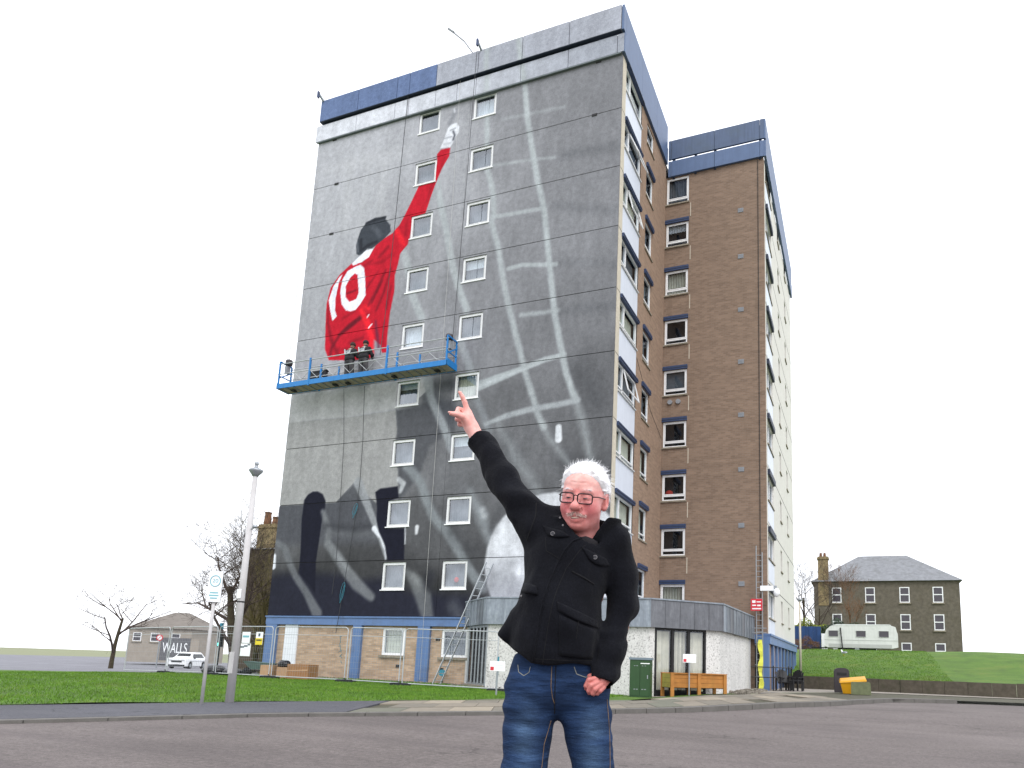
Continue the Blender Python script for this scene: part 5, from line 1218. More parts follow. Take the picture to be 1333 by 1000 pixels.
MB().add([(-0.55, -0.3, 0.62), (0.6, -0.3, 0.56), (0.6, 0.3, 0.56), (-0.55, 0.3, 0.62), (-0.25, -0.2, 0.3), (0.42, -0.2, 0.3), (0.42, 0.2, 0.3), (-0.25, 0.2, 0.3)], [(0, 1, 5, 4), (1, 2, 6, 5), (2, 3, 7, 6), (3, 0, 4, 7), (4, 5, 6, 7)]).build('tray', 'barrow_green', wb)
for s_ in (-0.22, 0.22): MB().tube([(0.95, s_ * 1.2, 0.55), (0.3, s_, 0.28), (-0.5, s_ * 0.3, 0.18)], 0.02, 6).build('handle', 'black_metal', wb); MB().tube([(0.3, s_, 0.28), (0.4, s_ * 1.1, 0.0)], 0.018, 6).build('leg', 'black_metal', wb)
MB().tube([(-0.5, -0.06, 0.18), (-0.5, 0.06, 0.18)], 0.18, 16).build('wheel', 'black_rubber', wb)
# rubble strip against the wall foot
rb_v = []; m_ = MB()
for k in range(420):
    x = random.uniform(-15.6, -4.4); y = random.uniform(-0.55, 0.05) - (0.5 if x > -6 else 0); s_ = random.uniform(0.03, 0.09); z = gzf(x, y)
    a = random.uniform(0, 3); m_.add([(x + s_ * math.cos(a + q) * random.uniform(0.6, 1), y + s_ * math.sin(a + q) * random.uniform(0.6, 1), z + (s_ * random.uniform(0.3, 0.8) if up_ else -0.01)) for up_ in (0, 1) for q in (0, 1.6, 3.1, 4.7)], [(0, 1, 5, 4), (1, 2, 6, 5), (2, 3, 7, 6), (3, 0, 4, 7), (4, 5, 6, 7)])
for k in range(260):
    t = random.random(); x = 4.35 + random.uniform(0, 0.7); y = 1.2 + t * 5.0; s_ = random.uniform(0.04, 0.11); z = gzf(x, y); a = random.uniform(0, 3)
    m_.add([(x + s_ * math.cos(a + q) * random.uniform(0.6, 1), y + s_ * math.sin(a + q) * random.uniform(0.6, 1), z + (s_ * random.uniform(0.4, 1.1) if up_ else -0.01)) for up_ in (0, 1) for q in (0, 1.6, 3.1, 4.7)], [(0, 1, 5, 4), (1, 2, 6, 5), (2, 3, 7, 6), (3, 0, 4, 7), (4, 5, 6, 7)])
tag(m_.build('rubble', 'rubble'), 'loose stones and rubble along the foot of the walls', 'rubble', None, 'stuff')
# ladder leaning up to the pavilion roof edge
ld = thing('ladder', 'aluminium ladder leaning up past the lead fascia', 'ladder', (0, 0, 0))
LB, LT_ = Vector((-6.55, -0.95, -0.03)), Vector((-4.9, -0.25, 4.8)); sd_ = Vector((0.1, 0.34, 0)).normalized() * 0.19
for s_ in (-1, 1): MB().bar(LB + sd_ * s_, LT_ + sd_ * s_, 0.03, 0.075, (0, 1, 0)).build('rail', 'galv_light', ld)
for k in range(17): p_ = LB + (LT_ - LB) * ((k + 0.6) / 17.4); MB().tube([p_ - sd_, p_ + sd_], 0.017, 6).build('rung', 'galv_light', ld)
hr_ = thing('hose_reel', 'small teal hose reel against the brick wall', 'hose reel', (-6.85, -0.12, 0.42)); MB().tube([(0, 0.06, 0), (0, -0.06, 0)], 0.13, 14).build('drum', 'rope_teal', hr_); MB().tube([(0, 0.1, -0.45), (0, 0.0, 0)], 0.015, 6).build('stand', 'black_metal', hr_)

# ------------------------------------------------------------------ street furniture
lp = thing('lamp_post', 'tall grey lamp post at the grass edge with a flat round lantern', 'lamp post', (-2.45, -14.2, gzf(-2.45, -14.2)))
MB().tube([(0, 0, -0.1), (0, 0, 4.45)], [0.08, 0.048], 14).build('column', 'lamp_metal', lp, True)
MB().lathe([(0.05, 4.42), (0.075, 4.46), (0.13, 4.53), (0.135, 4.56), (0.06, 4.6), (0.03, 4.62), (0.03, 4.66), (0.045, 4.68), (0.03, 4.73)], (0, 0, 0), 16).build('lantern', 'galvanised', lp, True)
bx(-0.055, 0.055, -0.077, -0.06, 0.55, 0.95).build('door', 'lamp_metal', lp); MB().tube([(0, 0, 1.9), (0, 0, 1.93)], 0.068, 14).build('band', 'joint_dark', lp)
MB().tube([(0.05, 0, 3.35), (0.14, -0.02, 3.37)], 0.012, 6).build('sensor_arm', 'galvanised', lp); MB().ball((0.16, -0.02, 3.39), (0.05, 0.05, 0.035), 10, 6).build('sensor', 'galvanised', lp, True)
bx(-0.05, 0.05, -0.074, -0.062, 1.98, 2.16).build('sticker', 'sign_white', lp)
sp = thing('road_sign', 'speed limit sign plate on a thin post beside the lamp post', 'road sign', (-2.4, -14.85, gzf(-2.4, -14.85)), 0.62)
MB().tube([(0, 0, -0.1), (0, 0, 2.3)], 0.03, 10).build('post', 'lamp_metal', sp, True)
bx(-0.115, 0.115, -0.055, -0.04, 1.85, 2.42).build('plate', 'sign_white', sp); bx(-0.12, 0.12, -0.039, -0.034, 1.845, 2.425).build('plate_back', 'galvanised', sp)
MB().tube([(0.085 * math.cos(a), -0.058, 2.24 + 0.1 * math.sin(a)) for a in np.linspace(0, 2 * PI, 25)], 0.008, 6, False).build('ring', 'sign_teal', sp)
def text(name, body_, size, loc, parent, mat, rot=(PI / 2, 0, 0), extrude=0.001, align='CENTER'):
    c = bpy.data.curves.new(name, 'FONT'); c.body = body_; c.size = size; c.extrude = extrude; c.align_x = align; c.align_y = 'CENTER'
    o = bpy.data.objects.new(name, c); COL.objects.link(o); o.location = loc; o.rotation_euler = rot; o.parent = parent; c.materials.append(MATS[mat])
    me_ = bpy.data.meshes.new_from_object(o.evaluated_get(bpy.context.evaluated_depsgraph_get())); bpy.data.objects.remove(o); bpy.data.curves.remove(c)
    me_.materials.clear(); o = link(name, me_, mat, parent); o.location = loc; o.rotation_euler = rot; return o
text('numerals', '20', 0.1, (0, -0.058, 2.24), sp, 'sign_teal'); 
for z, w in ((2.02, 0.07), (1.97, 0.08), (1.92, 0.06)): bx(-w, w, -0.0585, -0.0555, z - 0.012, z + 0.012).build('lettering', 'sign_teal', sp)
def post_sign(x, y, h_, label, rz):
    t = thing('sign_post', label, 'sign', (x, y, gzf(x, y)), rz); MB().tube([(0, 0, -0.05), (0, 0, h_)], 0.026, 8).build('post', 'galvanised', t)
    bx(-0.22, 0.22, -0.04, -0.026, h_ - 0.03, h_ + 0.25).build('board', 'sign_white', t); bx(-0.2, -0.1, -0.045, -0.0405, h_ - 0.01, h_ + 0.09).build('red_square', 'sign_red', t)
    for k in range(3): bx(-0.06, 0.17, -0.0435, -0.0405, h_ + 0.03 + k * 0.05, h_ + 0.042 + k * 0.05).build('fine_print', 'upvc_grey', t)
post_sign(-0.95, -6.45, 0.74, 'white sign with red square on the grass beside the lead clad corner', 0.35); post_sign(3.4, -1.15, 1.12, 'white sign with red square in front of the wooden planter', 0.35)
cb = thing('utility_cabinet', 'dark green utility cabinet against the white harled wall', 'cabinet', (2.08, -2.33, gzf(2.08, -2.33)), 0.08)
bx(-0.34, 0.34, -0.15, 0.17, -0.02, 1.2).build('body', 'cabinet_green', cb); bx(-0.37, 0.37, -0.18, 0.2, 1.2, 1.27).build('lid', 'cabinet_top', cb)
for s_ in (-1, 1): bx(s_ * 0.165 - 0.155, s_ * 0.165 + 0.155, -0.165, -0.15, 0.06, 1.17).build('door', 'cabinet_green', cb)
bx(0.02, 0.32, -0.169, -0.1655, 1.07, 1.1).build('name_strip', 'sign_white', cb); bx(0.24, 0.27, -0.185, -0.165, 0.6, 0.72).build('handle', 'galvanised', cb)
for x in (-0.2, -0.12, 0.06, 0.15): bx(x, x + 0.06, -0.168, -0.1655, 0.25, 0.275).build('vent', 'galvanised', cb); bx(x, x + 0.05, -0.168, -0.1655, 1.0, 1.015).build('vent', 'galvanised', cb)
pl = thing('wooden_planter', 'long orange brown wooden planter box under the tall windows', 'planter', (3.42, -0.52, gzf(3.42, -0.52)), math.atan2(1.45, 1.45) - 0.02)
Lp_, Wp_ = 1.06, 0.3
for s_ in (-1, 1):
    for k in range(3): bx(-Lp_, Lp_, s_ * Wp_ - 0.018, s_ * Wp_ + 0.018, 0.26 + k * 0.155, 0.26 + k * 0.155 + 0.147).build('plank', 'wood_planter', pl)
    for k in range(3): bx(s_ * Lp_ - 0.018, s_ * Lp_ + 0.018, -Wp_ + 0.02, Wp_ - 0.02, 0.26 + k * 0.155, 0.26 + k * 0.155 + 0.147).build('plank', 'wood_planter_green', pl)
for x in (-1.03, 0.0, 1.03):
    for y in (-Wp_ - 0.03, Wp_ + 0.03): bx(x - 0.06, x + 0.06, y - 0.03, y + 0.03, -0.05, 0.71).build('leg', 'wood_planter', pl)
for s_ in (-1, 1): bx(-Lp_ - 0.05, Lp_ + 0.05, s_ * Wp_ - 0.065, s_ * Wp_ + 0.045, 0.712, 0.742).build('rim_board', 'wood_planter', pl)
bx(-Lp_ + 0.03, Lp_ - 0.03, -Wp_ + 0.03, Wp_ - 0.03, 0.24, 0.62).build('soil', 'soil', pl)

# right hand side: mast, railing, garden seats, bins
GR = 0.1
ms_ = thing('scaffold_mast', 'slim lattice mast with camera arm at the brick corner', 'mast', (4.68, 6.75, GR))
for x in (-0.13, 0.13): MB().tube([(x, 0, 0), (x, 0, 6.3 if x < 0 else 6.0)], 0.025, 6).build('pole', 'galvanised', ms_)
for k in range(24): MB().tube([(-0.13, 0, 0.35 + k * 0.24), (0.13, 0, 0.35 + k * 0.24)], 0.014, 5).build('rung', 'galvanised', ms_)
bx(0.05, 0.62, -0.1, 0.06, 4.28, 4.5).build('camera_arm', 'sign_white', ms_); MB().ball((0.74, -0.02, 4.2), (0.14, 0.14, 0.2), 12, 8).build('camera_dome', 'sign_white', ms_, True); bx(0.55, 0.75, -0.05, 0.03, 4.4, 4.5).build('camera_bracket', 'galvanised', ms_)
for z in (2.45, 2.65): MB().tube([(-0.35, 0, z), (0.3, 0, z)], 0.02, 6).build('clamp_bar', 'galvanised', ms_)
rs = notice(4.58, 6.62, 3.5, 0.5, 0.52, 0.0, 'sign_red', 'red notice board fixed to the lattice mast', [(0.12, 0.4, 0.66, 0.86, 'sign_white'), (0.5, 0.88, 0.7, 0.78, 'sign_white'), (0.12, 0.46, 0.4, 0.5, 'sign_white'), (0.55, 0.85, 0.38, 0.5, 'sign_white'), (0.12, 0.88, 0.12, 0.22, 'sign_white')])
bn = MB(); zz = np.linspace(0.05, 2.15, 16)
for i in range(15):
    w0, w1 = 0.085 + 0.025 * math.sin(i * 1.1), 0.085 + 0.025 * math.sin((i + 1) * 1.1); c0, c1 = 0.03 * math.sin(i * 0.8), 0.03 * math.sin((i + 1) * 0.8)
    for s_ in (0, 0.015): bn.add([(c0 - w0, -0.06 - 0.03 * math.cos(i * 1.7) + s_, zz[i]), (c0 + w0, -0.06 + 0.03 * math.cos(i * 1.3) + s_, zz[i]), (c1 + w1, -0.06 + 0.03 * math.cos((i + 1) * 1.3) + s_, zz[i + 1]), (c1 - w1, -0.06 - 0.03 * math.cos((i + 1) * 1.7) + s_, zz[i + 1])], [(0, 1, 2, 3)])
o = bn.build('hanging_banner', 'banner_yellow'); o.location = (4.74, 6.68, GR); tag(o, 'crumpled yellow sheeting hanging down the foot of the mast', 'sheeting')
rl = thing('railing', 'black metal railing in front of the corner door', 'railing', (0, 0, 0))
rp = [(4.35, 6.3), (5.28, 6.5), (5.75, 8.2), (5.75, 9.6)]
for (x, y) in rp[1:]: MB().tube([(x, y, GR), (x, y, GR + 1.05)], 0.03, 6).build('post', 'black_metal', rl)
for z in (0.98, 0.55): MB().tube([(*q, GR + z) for q in rp], 0.022, 6).build('rail', 'black_metal', rl)
for k in range(7): y = 6.7 + k * 0.42; x = 5.28 + (y - 6.5) / 1.7 * 0.47 if y < 8.2 else 5.75; MB().tube([(x, y, GR), (x, y, GR + 0.98)], 0.012, 5).build('baluster', 'black_metal', rl)
def garden_chair(x, y, rz, label):
    t = thing('garden_chair', label, 'chair', (x, y, GR), rz, 'black slatted garden chairs')
    for k in range(6):
        a = (k - 2.5) * 0.09; hh = 0.92 - 0.03 * abs(k - 2.5) ** 1.5; MB().bar(((k - 2.5) * 0.075, 0.12, 0.3), ((k - 2.5) * 0.075 + a * 0.15, 0.32, hh), 0.082, 0.02, (0, 1, 0)).build('back_slat', 'black_metal', t)
    for k in range(5): bx(-0.24, 0.24, -0.35 + k * 0.1, -0.27 + k * 0.1, 0.36 - k * 0.012, 0.38 - k * 0.012).build('seat_slat', 'black_metal', t)
    for s_ in (-1, 1):
        bx(s_ * 0.3 - 0.06, s_ * 0.3 + 0.06, -0.42, 0.25, 0.56, 0.585).build('arm', 'black_metal', t); bx(s_ * 0.28 - 0.025, s_ * 0.28 + 0.025, -0.36, -0.28, 0, 0.56).build('leg', 'black_metal', t); bx(s_ * 0.28 - 0.025, s_ * 0.28 + 0.025, 0.16, 0.24, 0, 0.56).build('leg', 'black_metal', t)
garden_chair(5.62, 7.5, 0.5, 'black slatted garden chair nearest the railing'); garden_chair(6.0, 8.5, -0.4, 'black slatted garden chair farther from the railing, behind the small table')
gt = thing('garden_table', 'small black garden table beside the slatted chairs', 'table', (6.12, 7.65, GR))
for k in range(5): bx(-0.3, 0.3, -0.28 + k * 0.115, -0.18 + k * 0.115, 0.42, 0.45).build('slat', 'black_metal', gt)
for x in (-0.24, 0.24):
    for y in (-0.2, 0.2): bx(x - 0.025, x + 0.025, y - 0.025, y + 0.025, 0, 0.42).build('leg', 'black_metal', gt)
bn_ = thing('litter_bin', 'dark litter bin with a rounded top by the low wall', 'bin', (7.95, 8.7, GR), 0.1)
MB().extrude([(-0.3, 0), (0.3, 0), (0.31, 0.9), (0.27, 1.0), (0.15, 1.06), (-0.15, 1.06), (-0.27, 1.0), (-0.31, 0.9)], 'y', -0.22, 0.22).build('shell', 'bin_dark', bn_); bx(-0.2, 0.2, -0.235, -0.221, 0.74, 0.86).build('slot', 'black_metal', bn_)
gb = thing('grit_bin', 'yellow grit bin with a sloping lid', 'grit bin', (8.42, 7.5, GR), 0.05)
MB().add([(-0.4, -0.3, 0), (0.42, -0.3, 0), (0.42, 0.3, 0), (-0.4, 0.3, 0), (-0.5, -0.38, 0.42), (0.5, -0.38, 0.52), (0.5, 0.38, 0.62), (-0.5, 0.38, 0.52)], [(3, 2, 1, 0), (4, 5, 6, 7), (0, 1, 5, 4), (1, 2, 6, 5), (2, 3, 7, 6), (3, 0, 4, 7)]).build('tub', 'grit_yellow', gb)
MB().add([(-0.54, -0.42, 0.43), (0.54, -0.42, 0.53), (0.54, 0.42, 0.64), (-0.54, 0.42, 0.54), (-0.5, -0.38, 0.5), (0.5, -0.38, 0.62), (0.5, 0.38, 0.74), (-0.5, 0.38, 0.62)], [(3, 2, 1, 0), (4, 5, 6, 7), (0, 1, 5, 4), (1, 2, 6, 5), (2, 3, 7, 6), (3, 0, 4, 7)]).build('lid', 'grit_yellow', gb)
tag(MB().extrude([(-0.36, 0), (0.4, 0), (0.38, 0.46), (0.34, 0.5), (-0.33, 0.5), (-0.36, 0.46)], 'y', -0.25, 0.25).build('stone_block', 'moss_stone'), 'squat mossy stone block in front of the grit bin', 'stone').location = (8.72, 6.5, GR)
lw = thing('low_wall', 'low dark stone wall holding back the grass bank', 'wall', (0, 0, 0))
WP = [(5.05, 13.9), (7.7, 13.1), (10.5, 12.4), (30, 9.0)]
for a, b_ in zip(WP, WP[1:]):
    n = max(1, int(math.hypot(b_[0] - a[0], b_[1] - a[1]) / 0.9))
    for k in range(n):
        p_ = Vector((*lerp2(a, b_, k / n), 0)); q_ = Vector((*lerp2(a, b_, (k + 1) / n), 0)); dz_ = random.uniform(-0.012, 0.012); e_ = (q_ - p_).normalized() * 0.006
        MB().bar(p_ + e_ + Vector((0, 0, 0.36 + dz_)), q_ - e_ + Vector((0, 0, 0.36 + dz_)), 0.3, 0.72).build('wall_stone', 'dark_wall_stone', lw)
# grass bank
def bank_z(x, y):
    d = y - (13.9 - 0.18 * (x - 5)); return 0.62 + 2.0 * sstep(0, 18, d) + 0.05 * np.sin(x * 0.7) * np.sin(y * 0.4) + 0.02 * np.maximum(d - 18, 0)
struct(strip('grass_bank', [(4.9, 13.95), (7.7, 13.2), (10.5, 12.5), (40, 8)], [(2.5, 80), (15, 80), (30, 80), (60, 80)], 60, 50, 'turf', 0, bank_z))
n = 26000; t = RNG.uniform(0, 1, n) ** 1.6; x = RNG.uniform(5.0, 13, n); y = 14.3 - 0.25 * (x - 5) + t * 20; blades('grass', np.c_[x, y, bank_z(x, y)], 0.06, 0.014, 'grass_blade', 'green grass on the bank behind the low wall')
rlamp = thing('lamp_post', 'slim pale lamp post on the grass bank behind the low wall', 'lamp post', (5.72, 15.4, float(bank_z(np.array(5.7), np.array(15.4)))))
MB().tube([(0, 0, -0.1), (0, 0, 4.1)], [0.07, 0.05], 10).build('column', 'concrete_edge', rlamp, True); MB().lathe([(0.05, 4.08), (0.16, 4.14), (0.16, 4.18), (0.05, 4.24)], (0, 0, 0), 12).build('lantern', 'galvanised', rlamp, True)
gu = thing('gull', 'white gull standing on the grass bank', 'bird', (7.75, 25.0, float(bank_z(np.array(7.75), np.array(25.0)))), 2.4)
gf_ = lambda P: smin(smin(ell(P, (0, 0, 0.2), (0.2, 0.085, 0.085)), cap(P, (0.13, 0, 0.24), (0.2, 0, 0.36), 0.05, 0.045), 0.03), cap(P, (0.2, 0, 0.37), (0.29, 0, 0.355), 0.045, 0.008), 0.01)
V_, F_ = surface_nets(gf_, (-0.3, -0.15, 0.08), (0.36, 0.15, 0.46), 0.015); link('body', smooth_me('body', V_, F_), 'gull_white', gu)
for s_ in (-1, 1): MB().ball((-0.06, s_ * 0.075, 0.225), (0.2, 0.03, 0.06), 10, 6).build('wing', 'gull_grey', gu, True); MB().tube([(0.02, s_ * 0.03, 0.13), (0.02, s_ * 0.03, 0.0)], 0.01, 5).build('leg', 'sign_yellow', gu)
# hoarding and caravan behind the bank
hz = 2.45
hd = thing('blue_hoarding', 'blue metal hoarding behind the bank beside the tower', 'hoarding', (0, 0, 0))
for k in range(14): x = 1.2 + k * 0.32; bx(x, x + 0.312, 38.5 - (0.05 if k % 2 else 0), 38.6, hz - 0.5, hz + 2.35).build('sheet', 'hoarding_blue', hd)
bx(5.72, 6.2, 38.3, 38.45, hz - 0.4, hz + 1.75).build('end_panel', 'sign_white', hd)
cv = thing('caravan', 'white touring caravan parked on top of the grass bank', 'caravan', (6.15, 34.0, hz + 0.2), 0.04)
prof = [(0.0, 0.35), (0.0, 1.15), (0.14, 1.62), (0.45, 1.92), (0.9, 2.02), (4.8, 2.04), (5.2, 1.9), (5.35, 1.3), (5.35, 0.35), (4.9, 0.25), (0.3, 0.25)]
MB().extrude(prof, 'y', 0, 2.1).build('body', 'caravan_white', cv); MB().extrude([(0.55, 2.0), (0.95, 2.075), (4.75, 2.09), (4.9, 2.05)], 'y', -0.02, 2.12).build('roof', 'sign_white', cv); bx(0.02, 5.32, -0.012, 0.0, 0.82, 0.87).build('trim_strip', 'caravan_grey', cv); bx(0.3, 4.9, -0.01, 0.0, 0.27, 0.55).build('skirt', 'caravan_grey', cv)
for x in (0.32, 2.35, 4.0): w = bx(x, x + 0.7, -0.02, -0.004, 1.1, 1.58).build('window', 'tint_window', cv); MB().tube([(x, -0.022, 1.1), (x + 0.7, -0.022, 1.1), (x + 0.7, -0.022, 1.58), (x, -0.022, 1.58), (x, -0.022, 1.1)], 0.02, 5, False).build('window_seal', 'caravan_grey', w)
w = MB().tube([(2.4, 0.04, 0.16), (2.4, 0.24, 0.16)], 0.3, 18).build('wheel', 'tyre', cv); MB().tube([(2.4, 0.03, 0.16), (2.4, 0.039, 0.16)], 0.16, 14).build('hub', 'galvanised', w)
bx(1.0, 3.8, 0.4, 1.7, 0.08, 0.24).build('chassis', 'black_metal', cv); MB().bar((0.2, 1.0, 0.25), (-1.0, 1.0, 0.22), 0.1, 0.1).build('drawbar', 'black_metal', cv); MB().tube([(1.35, -0.2, -0.05), (1.2, -0.1, 1.8)], 0.05, 6).build('awning_pole', 'black_metal', cv)

# ------------------------------------------------------------------ stone houses
def house_window(parent, x, z, y, w=0.95, h_=1.6):
    o = frame_mb(x - w / 2, x + w / 2, z, z + h_, y - 0.04, y + 0.05, 0.09, 'y', [(x - w / 2 + 0.09, x + w / 2 - 0.09, z + h_ * 0.48, z + h_ * 0.54)]).build('window', 'upvc_white', parent); bx(x - w / 2 + 0.05, x + w / 2 - 0.05, y - 0.012, y - 0.004, z + 0.05, z + h_ - 0.05).build('pane', 'tint_window', o); bx(x - w / 2 - 0.1, x + w / 2 + 0.1, y - 0.12, y, z - 0.14, z - 0.005).build('sill', 'sill_stone', o)
h2_ = thing('stone_house', 'grey stone tenement with tall chimney beyond the caravan', 'house', (4.3, 54.0, 2.0))
bx(0, 14, 0, 10, -3, 8.55).build('wall', 'stone_brown', h2_)
rf_ = MB().add([(-0.3, -0.3, 8.55), (14.3, -0.3, 8.55), (14.3, 10.3, 8.55), (-0.3, 10.3, 8.55), (4.6, 5, 12.0), (9.5, 5, 12.0)], [(0, 1, 5, 4), (1, 2, 5), (2, 3, 4, 5), (3, 0, 4), (3, 2, 1, 0)]).build('roof', 'slate', h2_)
ch_ = bx(0.45, 1.5, -0.05, 0.9, 6.0, 11.3).build('chimney', 'chimney_stone', rf_); bx(0.36, 1.59, -0.14, 0.99, 11.0, 11.2).build('coping', 'chimney_stone', rf_)
for x in (0.75, 1.15): MB().lathe([(0.14, 11.3), (0.16, 11.4), (0.12, 11.75)], (x, 0.4, 0), 10).build('chimney_pot', 'chimney_pot', rf_)
for z in (0.6, 3.5, 6.3):
    for x in (2.3, 5.6, 8.9, 12): house_window(h2_, x, z, -0.005)
h1_ = thing('stone_house', 'dark stone house with clay chimney pots behind the mossy tree', 'house', (-32.6, 13.2, -0.4))
bx(0, 9, 0, 9, -1, 8.7).build('wall', 'stone_dark', h1_); rf_ = MB().add([(-0.25, -0.25, 8.7), (9.25, -0.25, 8.7), (9.25, 9.25, 8.7), (-0.25, 9.25, 8.7), (0.4, 4.5, 10.2), (8.8, 4.5, 10.2)], [(0, 1, 5, 4), (1, 2, 5), (2, 3, 4, 5), (3, 0, 4), (3, 2, 1, 0)]).build('roof', 'slate', h1_)
bx(0.8, 2.4, 0.1, 0.9, 8.4, 10.6).build('chimney', 'chimney_stone', rf_); bx(0.72, 2.48, 0.02, 0.98, 10.3, 10.45).build('coping', 'chimney_stone', rf_)
for x, hh in ((1.2, 0.95), (2.0, 0.55)): MB().lathe([(0.26, 10.6), (0.28, 10.75), (0.22, 10.6 + hh - 0.15), (0.27, 10.6 + hh)], (x, 0.5, 0), 10).build('chimney_pot', 'chimney_pot', rf_)
house_window(h1_, 5.5, 5.0, -0.005); house_window(h1_, 5.5, 1.2, -0.005)
# far road: shop with painted hoarding, car, lights, second row
fh_ = thing('far_house', 'pale house with brown hipped roof across the far road', 'house', (-76.0, 39.5, -0.6), 0.35)
bx(-3, 5.2, 0, 8, 0, 4.3).build('wall', 'far_render', fh_); MB().add([(-3.3, -0.3, 4.3), (5.5, -0.3, 4.3), (5.5, 8.3, 4.3), (-3.3, 8.3, 4.3), (0.2, 4, 6.6), (2.2, 4, 6.6)], [(0, 1, 5, 4), (1, 2, 5), (2, 3, 4, 5), (3, 0, 4), (3, 2, 1, 0)]).build('roof', 'far_roof', fh_)
for x in (-1.8, 0.5, 3.2): house_window(fh_, x, 2.6, -0.005, 1.1, 1.1)
gr_ = thing('painted_hoarding', 'grey hoarding with big white lettering on the far road', 'hoarding', (-68.3, 36.3, -0.55), 0.4)
bx(-1.2, 2.3, 0, 0.12, 0.3, 3.0).build('board', 'graffiti_grey', gr_); bx(2.31, 3.3, 0.02, 0.14, 0.3, 2.9).build('end_board', 'far_render', gr_)
text('lettering', 'WALLS', 1.5, (0.55, -0.012, 1.75), gr_, 'sign_white', extrude=0.01).scale = (0.62, 1.15, 1)
fh2 = thing('far_house', 'small dark house far behind the traffic light', 'house', (-44, 40, -1.0), 0.3); bx(0, 7, 0, 6, 0, 3.2).build('wall', 'far_roof', fh2); MB().add([(-0.3, -0.3, 3.2), (7.3, -0.3, 3.2), (7.3, 6.3, 3.2), (-0.3, 6.3, 3.2), (1, 3, 5), (6, 3, 5)], [(0, 1, 5, 4), (1, 2, 5), (2, 3, 4, 5), (3, 0, 4), (3, 2, 1, 0)]).build('roof', 'slate', fh2); house_window(fh2, 2, 1.2, -0.005); house_window(fh2, 5, 1.2, -0.005)
car = thing('parked_car', 'white car facing this way on the far road', 'car', (-54.3, 27.4, -0.78), 0.42)
def carf(P):
    x, y, z = P[..., 0], P[..., 1], P[..., 2]
    lo = np.maximum(np.maximum(np.abs(x) - 0.9 + 0.05 * np.maximum(0, z - 0.6), np.abs(y) - 2.1), np.abs(z - 0.62) - 0.36)
    lo = smax(lo, -(y + 2.3) * 0.45 + (z - 0.78), 0.15) if False else lo
    cab_ = np.maximum(np.maximum(np.abs(x) - 0.86 + 0.42 * (z - 0.95), np.abs(y - 0.35) - 1.55 + 1.15 * np.maximum(0, z - 0.95)), np.abs(z - 1.2) - 0.36)
    d = smin(lo, cab_, 0.12) - 0.05
    for wy in (-1.3, 1.3): d = smax(d, -(np.hypot(y - wy, z - 0.33) - 0.38), 0.03)
    return d
V_, F_ = surface_nets(carf, (-1.15, -2.3, 0.15), (1.15, 2.3, 1.75), 0.05); link('body', smooth_me('body', V_, F_), 'car_white', car)
MB().add([(-0.72, -1.12, 1.0), (0.72, -1.12, 1.0), (0.58, -0.72, 1.5), (-0.58, -0.72, 1.5)], [(0, 1, 2, 3)]).build('windscreen', 'car_dark', car)
for s_ in (-1, 1):
    MB().add([(s_ * 0.915, -0.9, 1.02), (s_ * 0.915, 1.4, 1.02), (s_ * 0.74, 1.1, 1.45), (s_ * 0.74, -0.55, 1.45)], [(0, 1, 2, 3)]).build('side_window', 'car_dark', car); MB().ball((s_ * 0.62, -2.1, 0.82), (0.2, 0.08, 0.09), 10, 6).build('headlight', 'galv_light', car, True); MB().ball((s_ * 1.02, -0.75, 1.05), (0.1, 0.07, 0.08), 8, 5).build('mirror', 'car_dark', car, True)
    for wy in (-1.3, 1.3): w = MB().tube([(s_ * 0.72, wy, 0.33), (s_ * 0.93, wy, 0.33)], 0.33, 18).build('wheel', 'tyre', car); MB().tube([(s_ * 0.935, wy, 0.33), (s_ * 0.95, wy, 0.33)], 0.2, 14).build('rim', 'galvanised', w)
bx(-0.5, 0.5, -2.18, -2.14, 0.62, 0.8).build('grille', 'car_dark', car); bx(-0.26, 0.26, -2.2, -2.181, 0.46, 0.57).build('number_plate', 'sign_white', car); bx(-0.8, 0.8, -2.17, -2.13, 0.26, 0.4).build('lower_grille', 'car_dark', car)
tl = thing('traffic_light', 'traffic light showing green on the far road', 'traffic light', (-30.0, 9.6, gzf(-30, 9.6)), -0.3)
MB().tube([(0, 0, 0), (0, 0, 3.0)], 0.055, 8).build('pole', 'traffic_black', tl); bx(-0.02, 0.34, -0.16, 0.06, 1.5, 2.45).build('head', 'traffic_black', tl)
for z, m_ in ((2.28, 'car_dark'), (1.98, 'car_dark'), (1.68, 'lamp_green')): MB().tube([(0.16, -0.155, z), (0.16, -0.175, z)], 0.11, 14).build('lens', m_, tl)
bx(-0.14, 0.14, -0.08, 0.06, 2.62, 3.05).build('detector', 'rope_teal', tl)
rs2 = thing('road_sign', 'round red and white road sign at the far road', 'road sign', (-42.0, 14.6, gzf(-42, 14.6)), 0.6)
MB().tube([(0, 0, 0), (0, 0, 2.6)], 0.05, 8).build('post', 'galvanised', rs2); MB().tube([(0, -0.06, 2.35), (0, -0.04, 2.35)], 0.24, 20).build('rim', 'sign_red', rs2); MB().tube([(0, -0.075, 2.35), (0, -0.061, 2.35)], 0.17, 20).build('disc', 'sign_white', rs2); MB().bar((-0.12, -0.08, 2.23), (0.12, -0.08, 2.47), 0.04, 0.008, (0, 1, 0)).build('bar', 'sign_red', rs2)
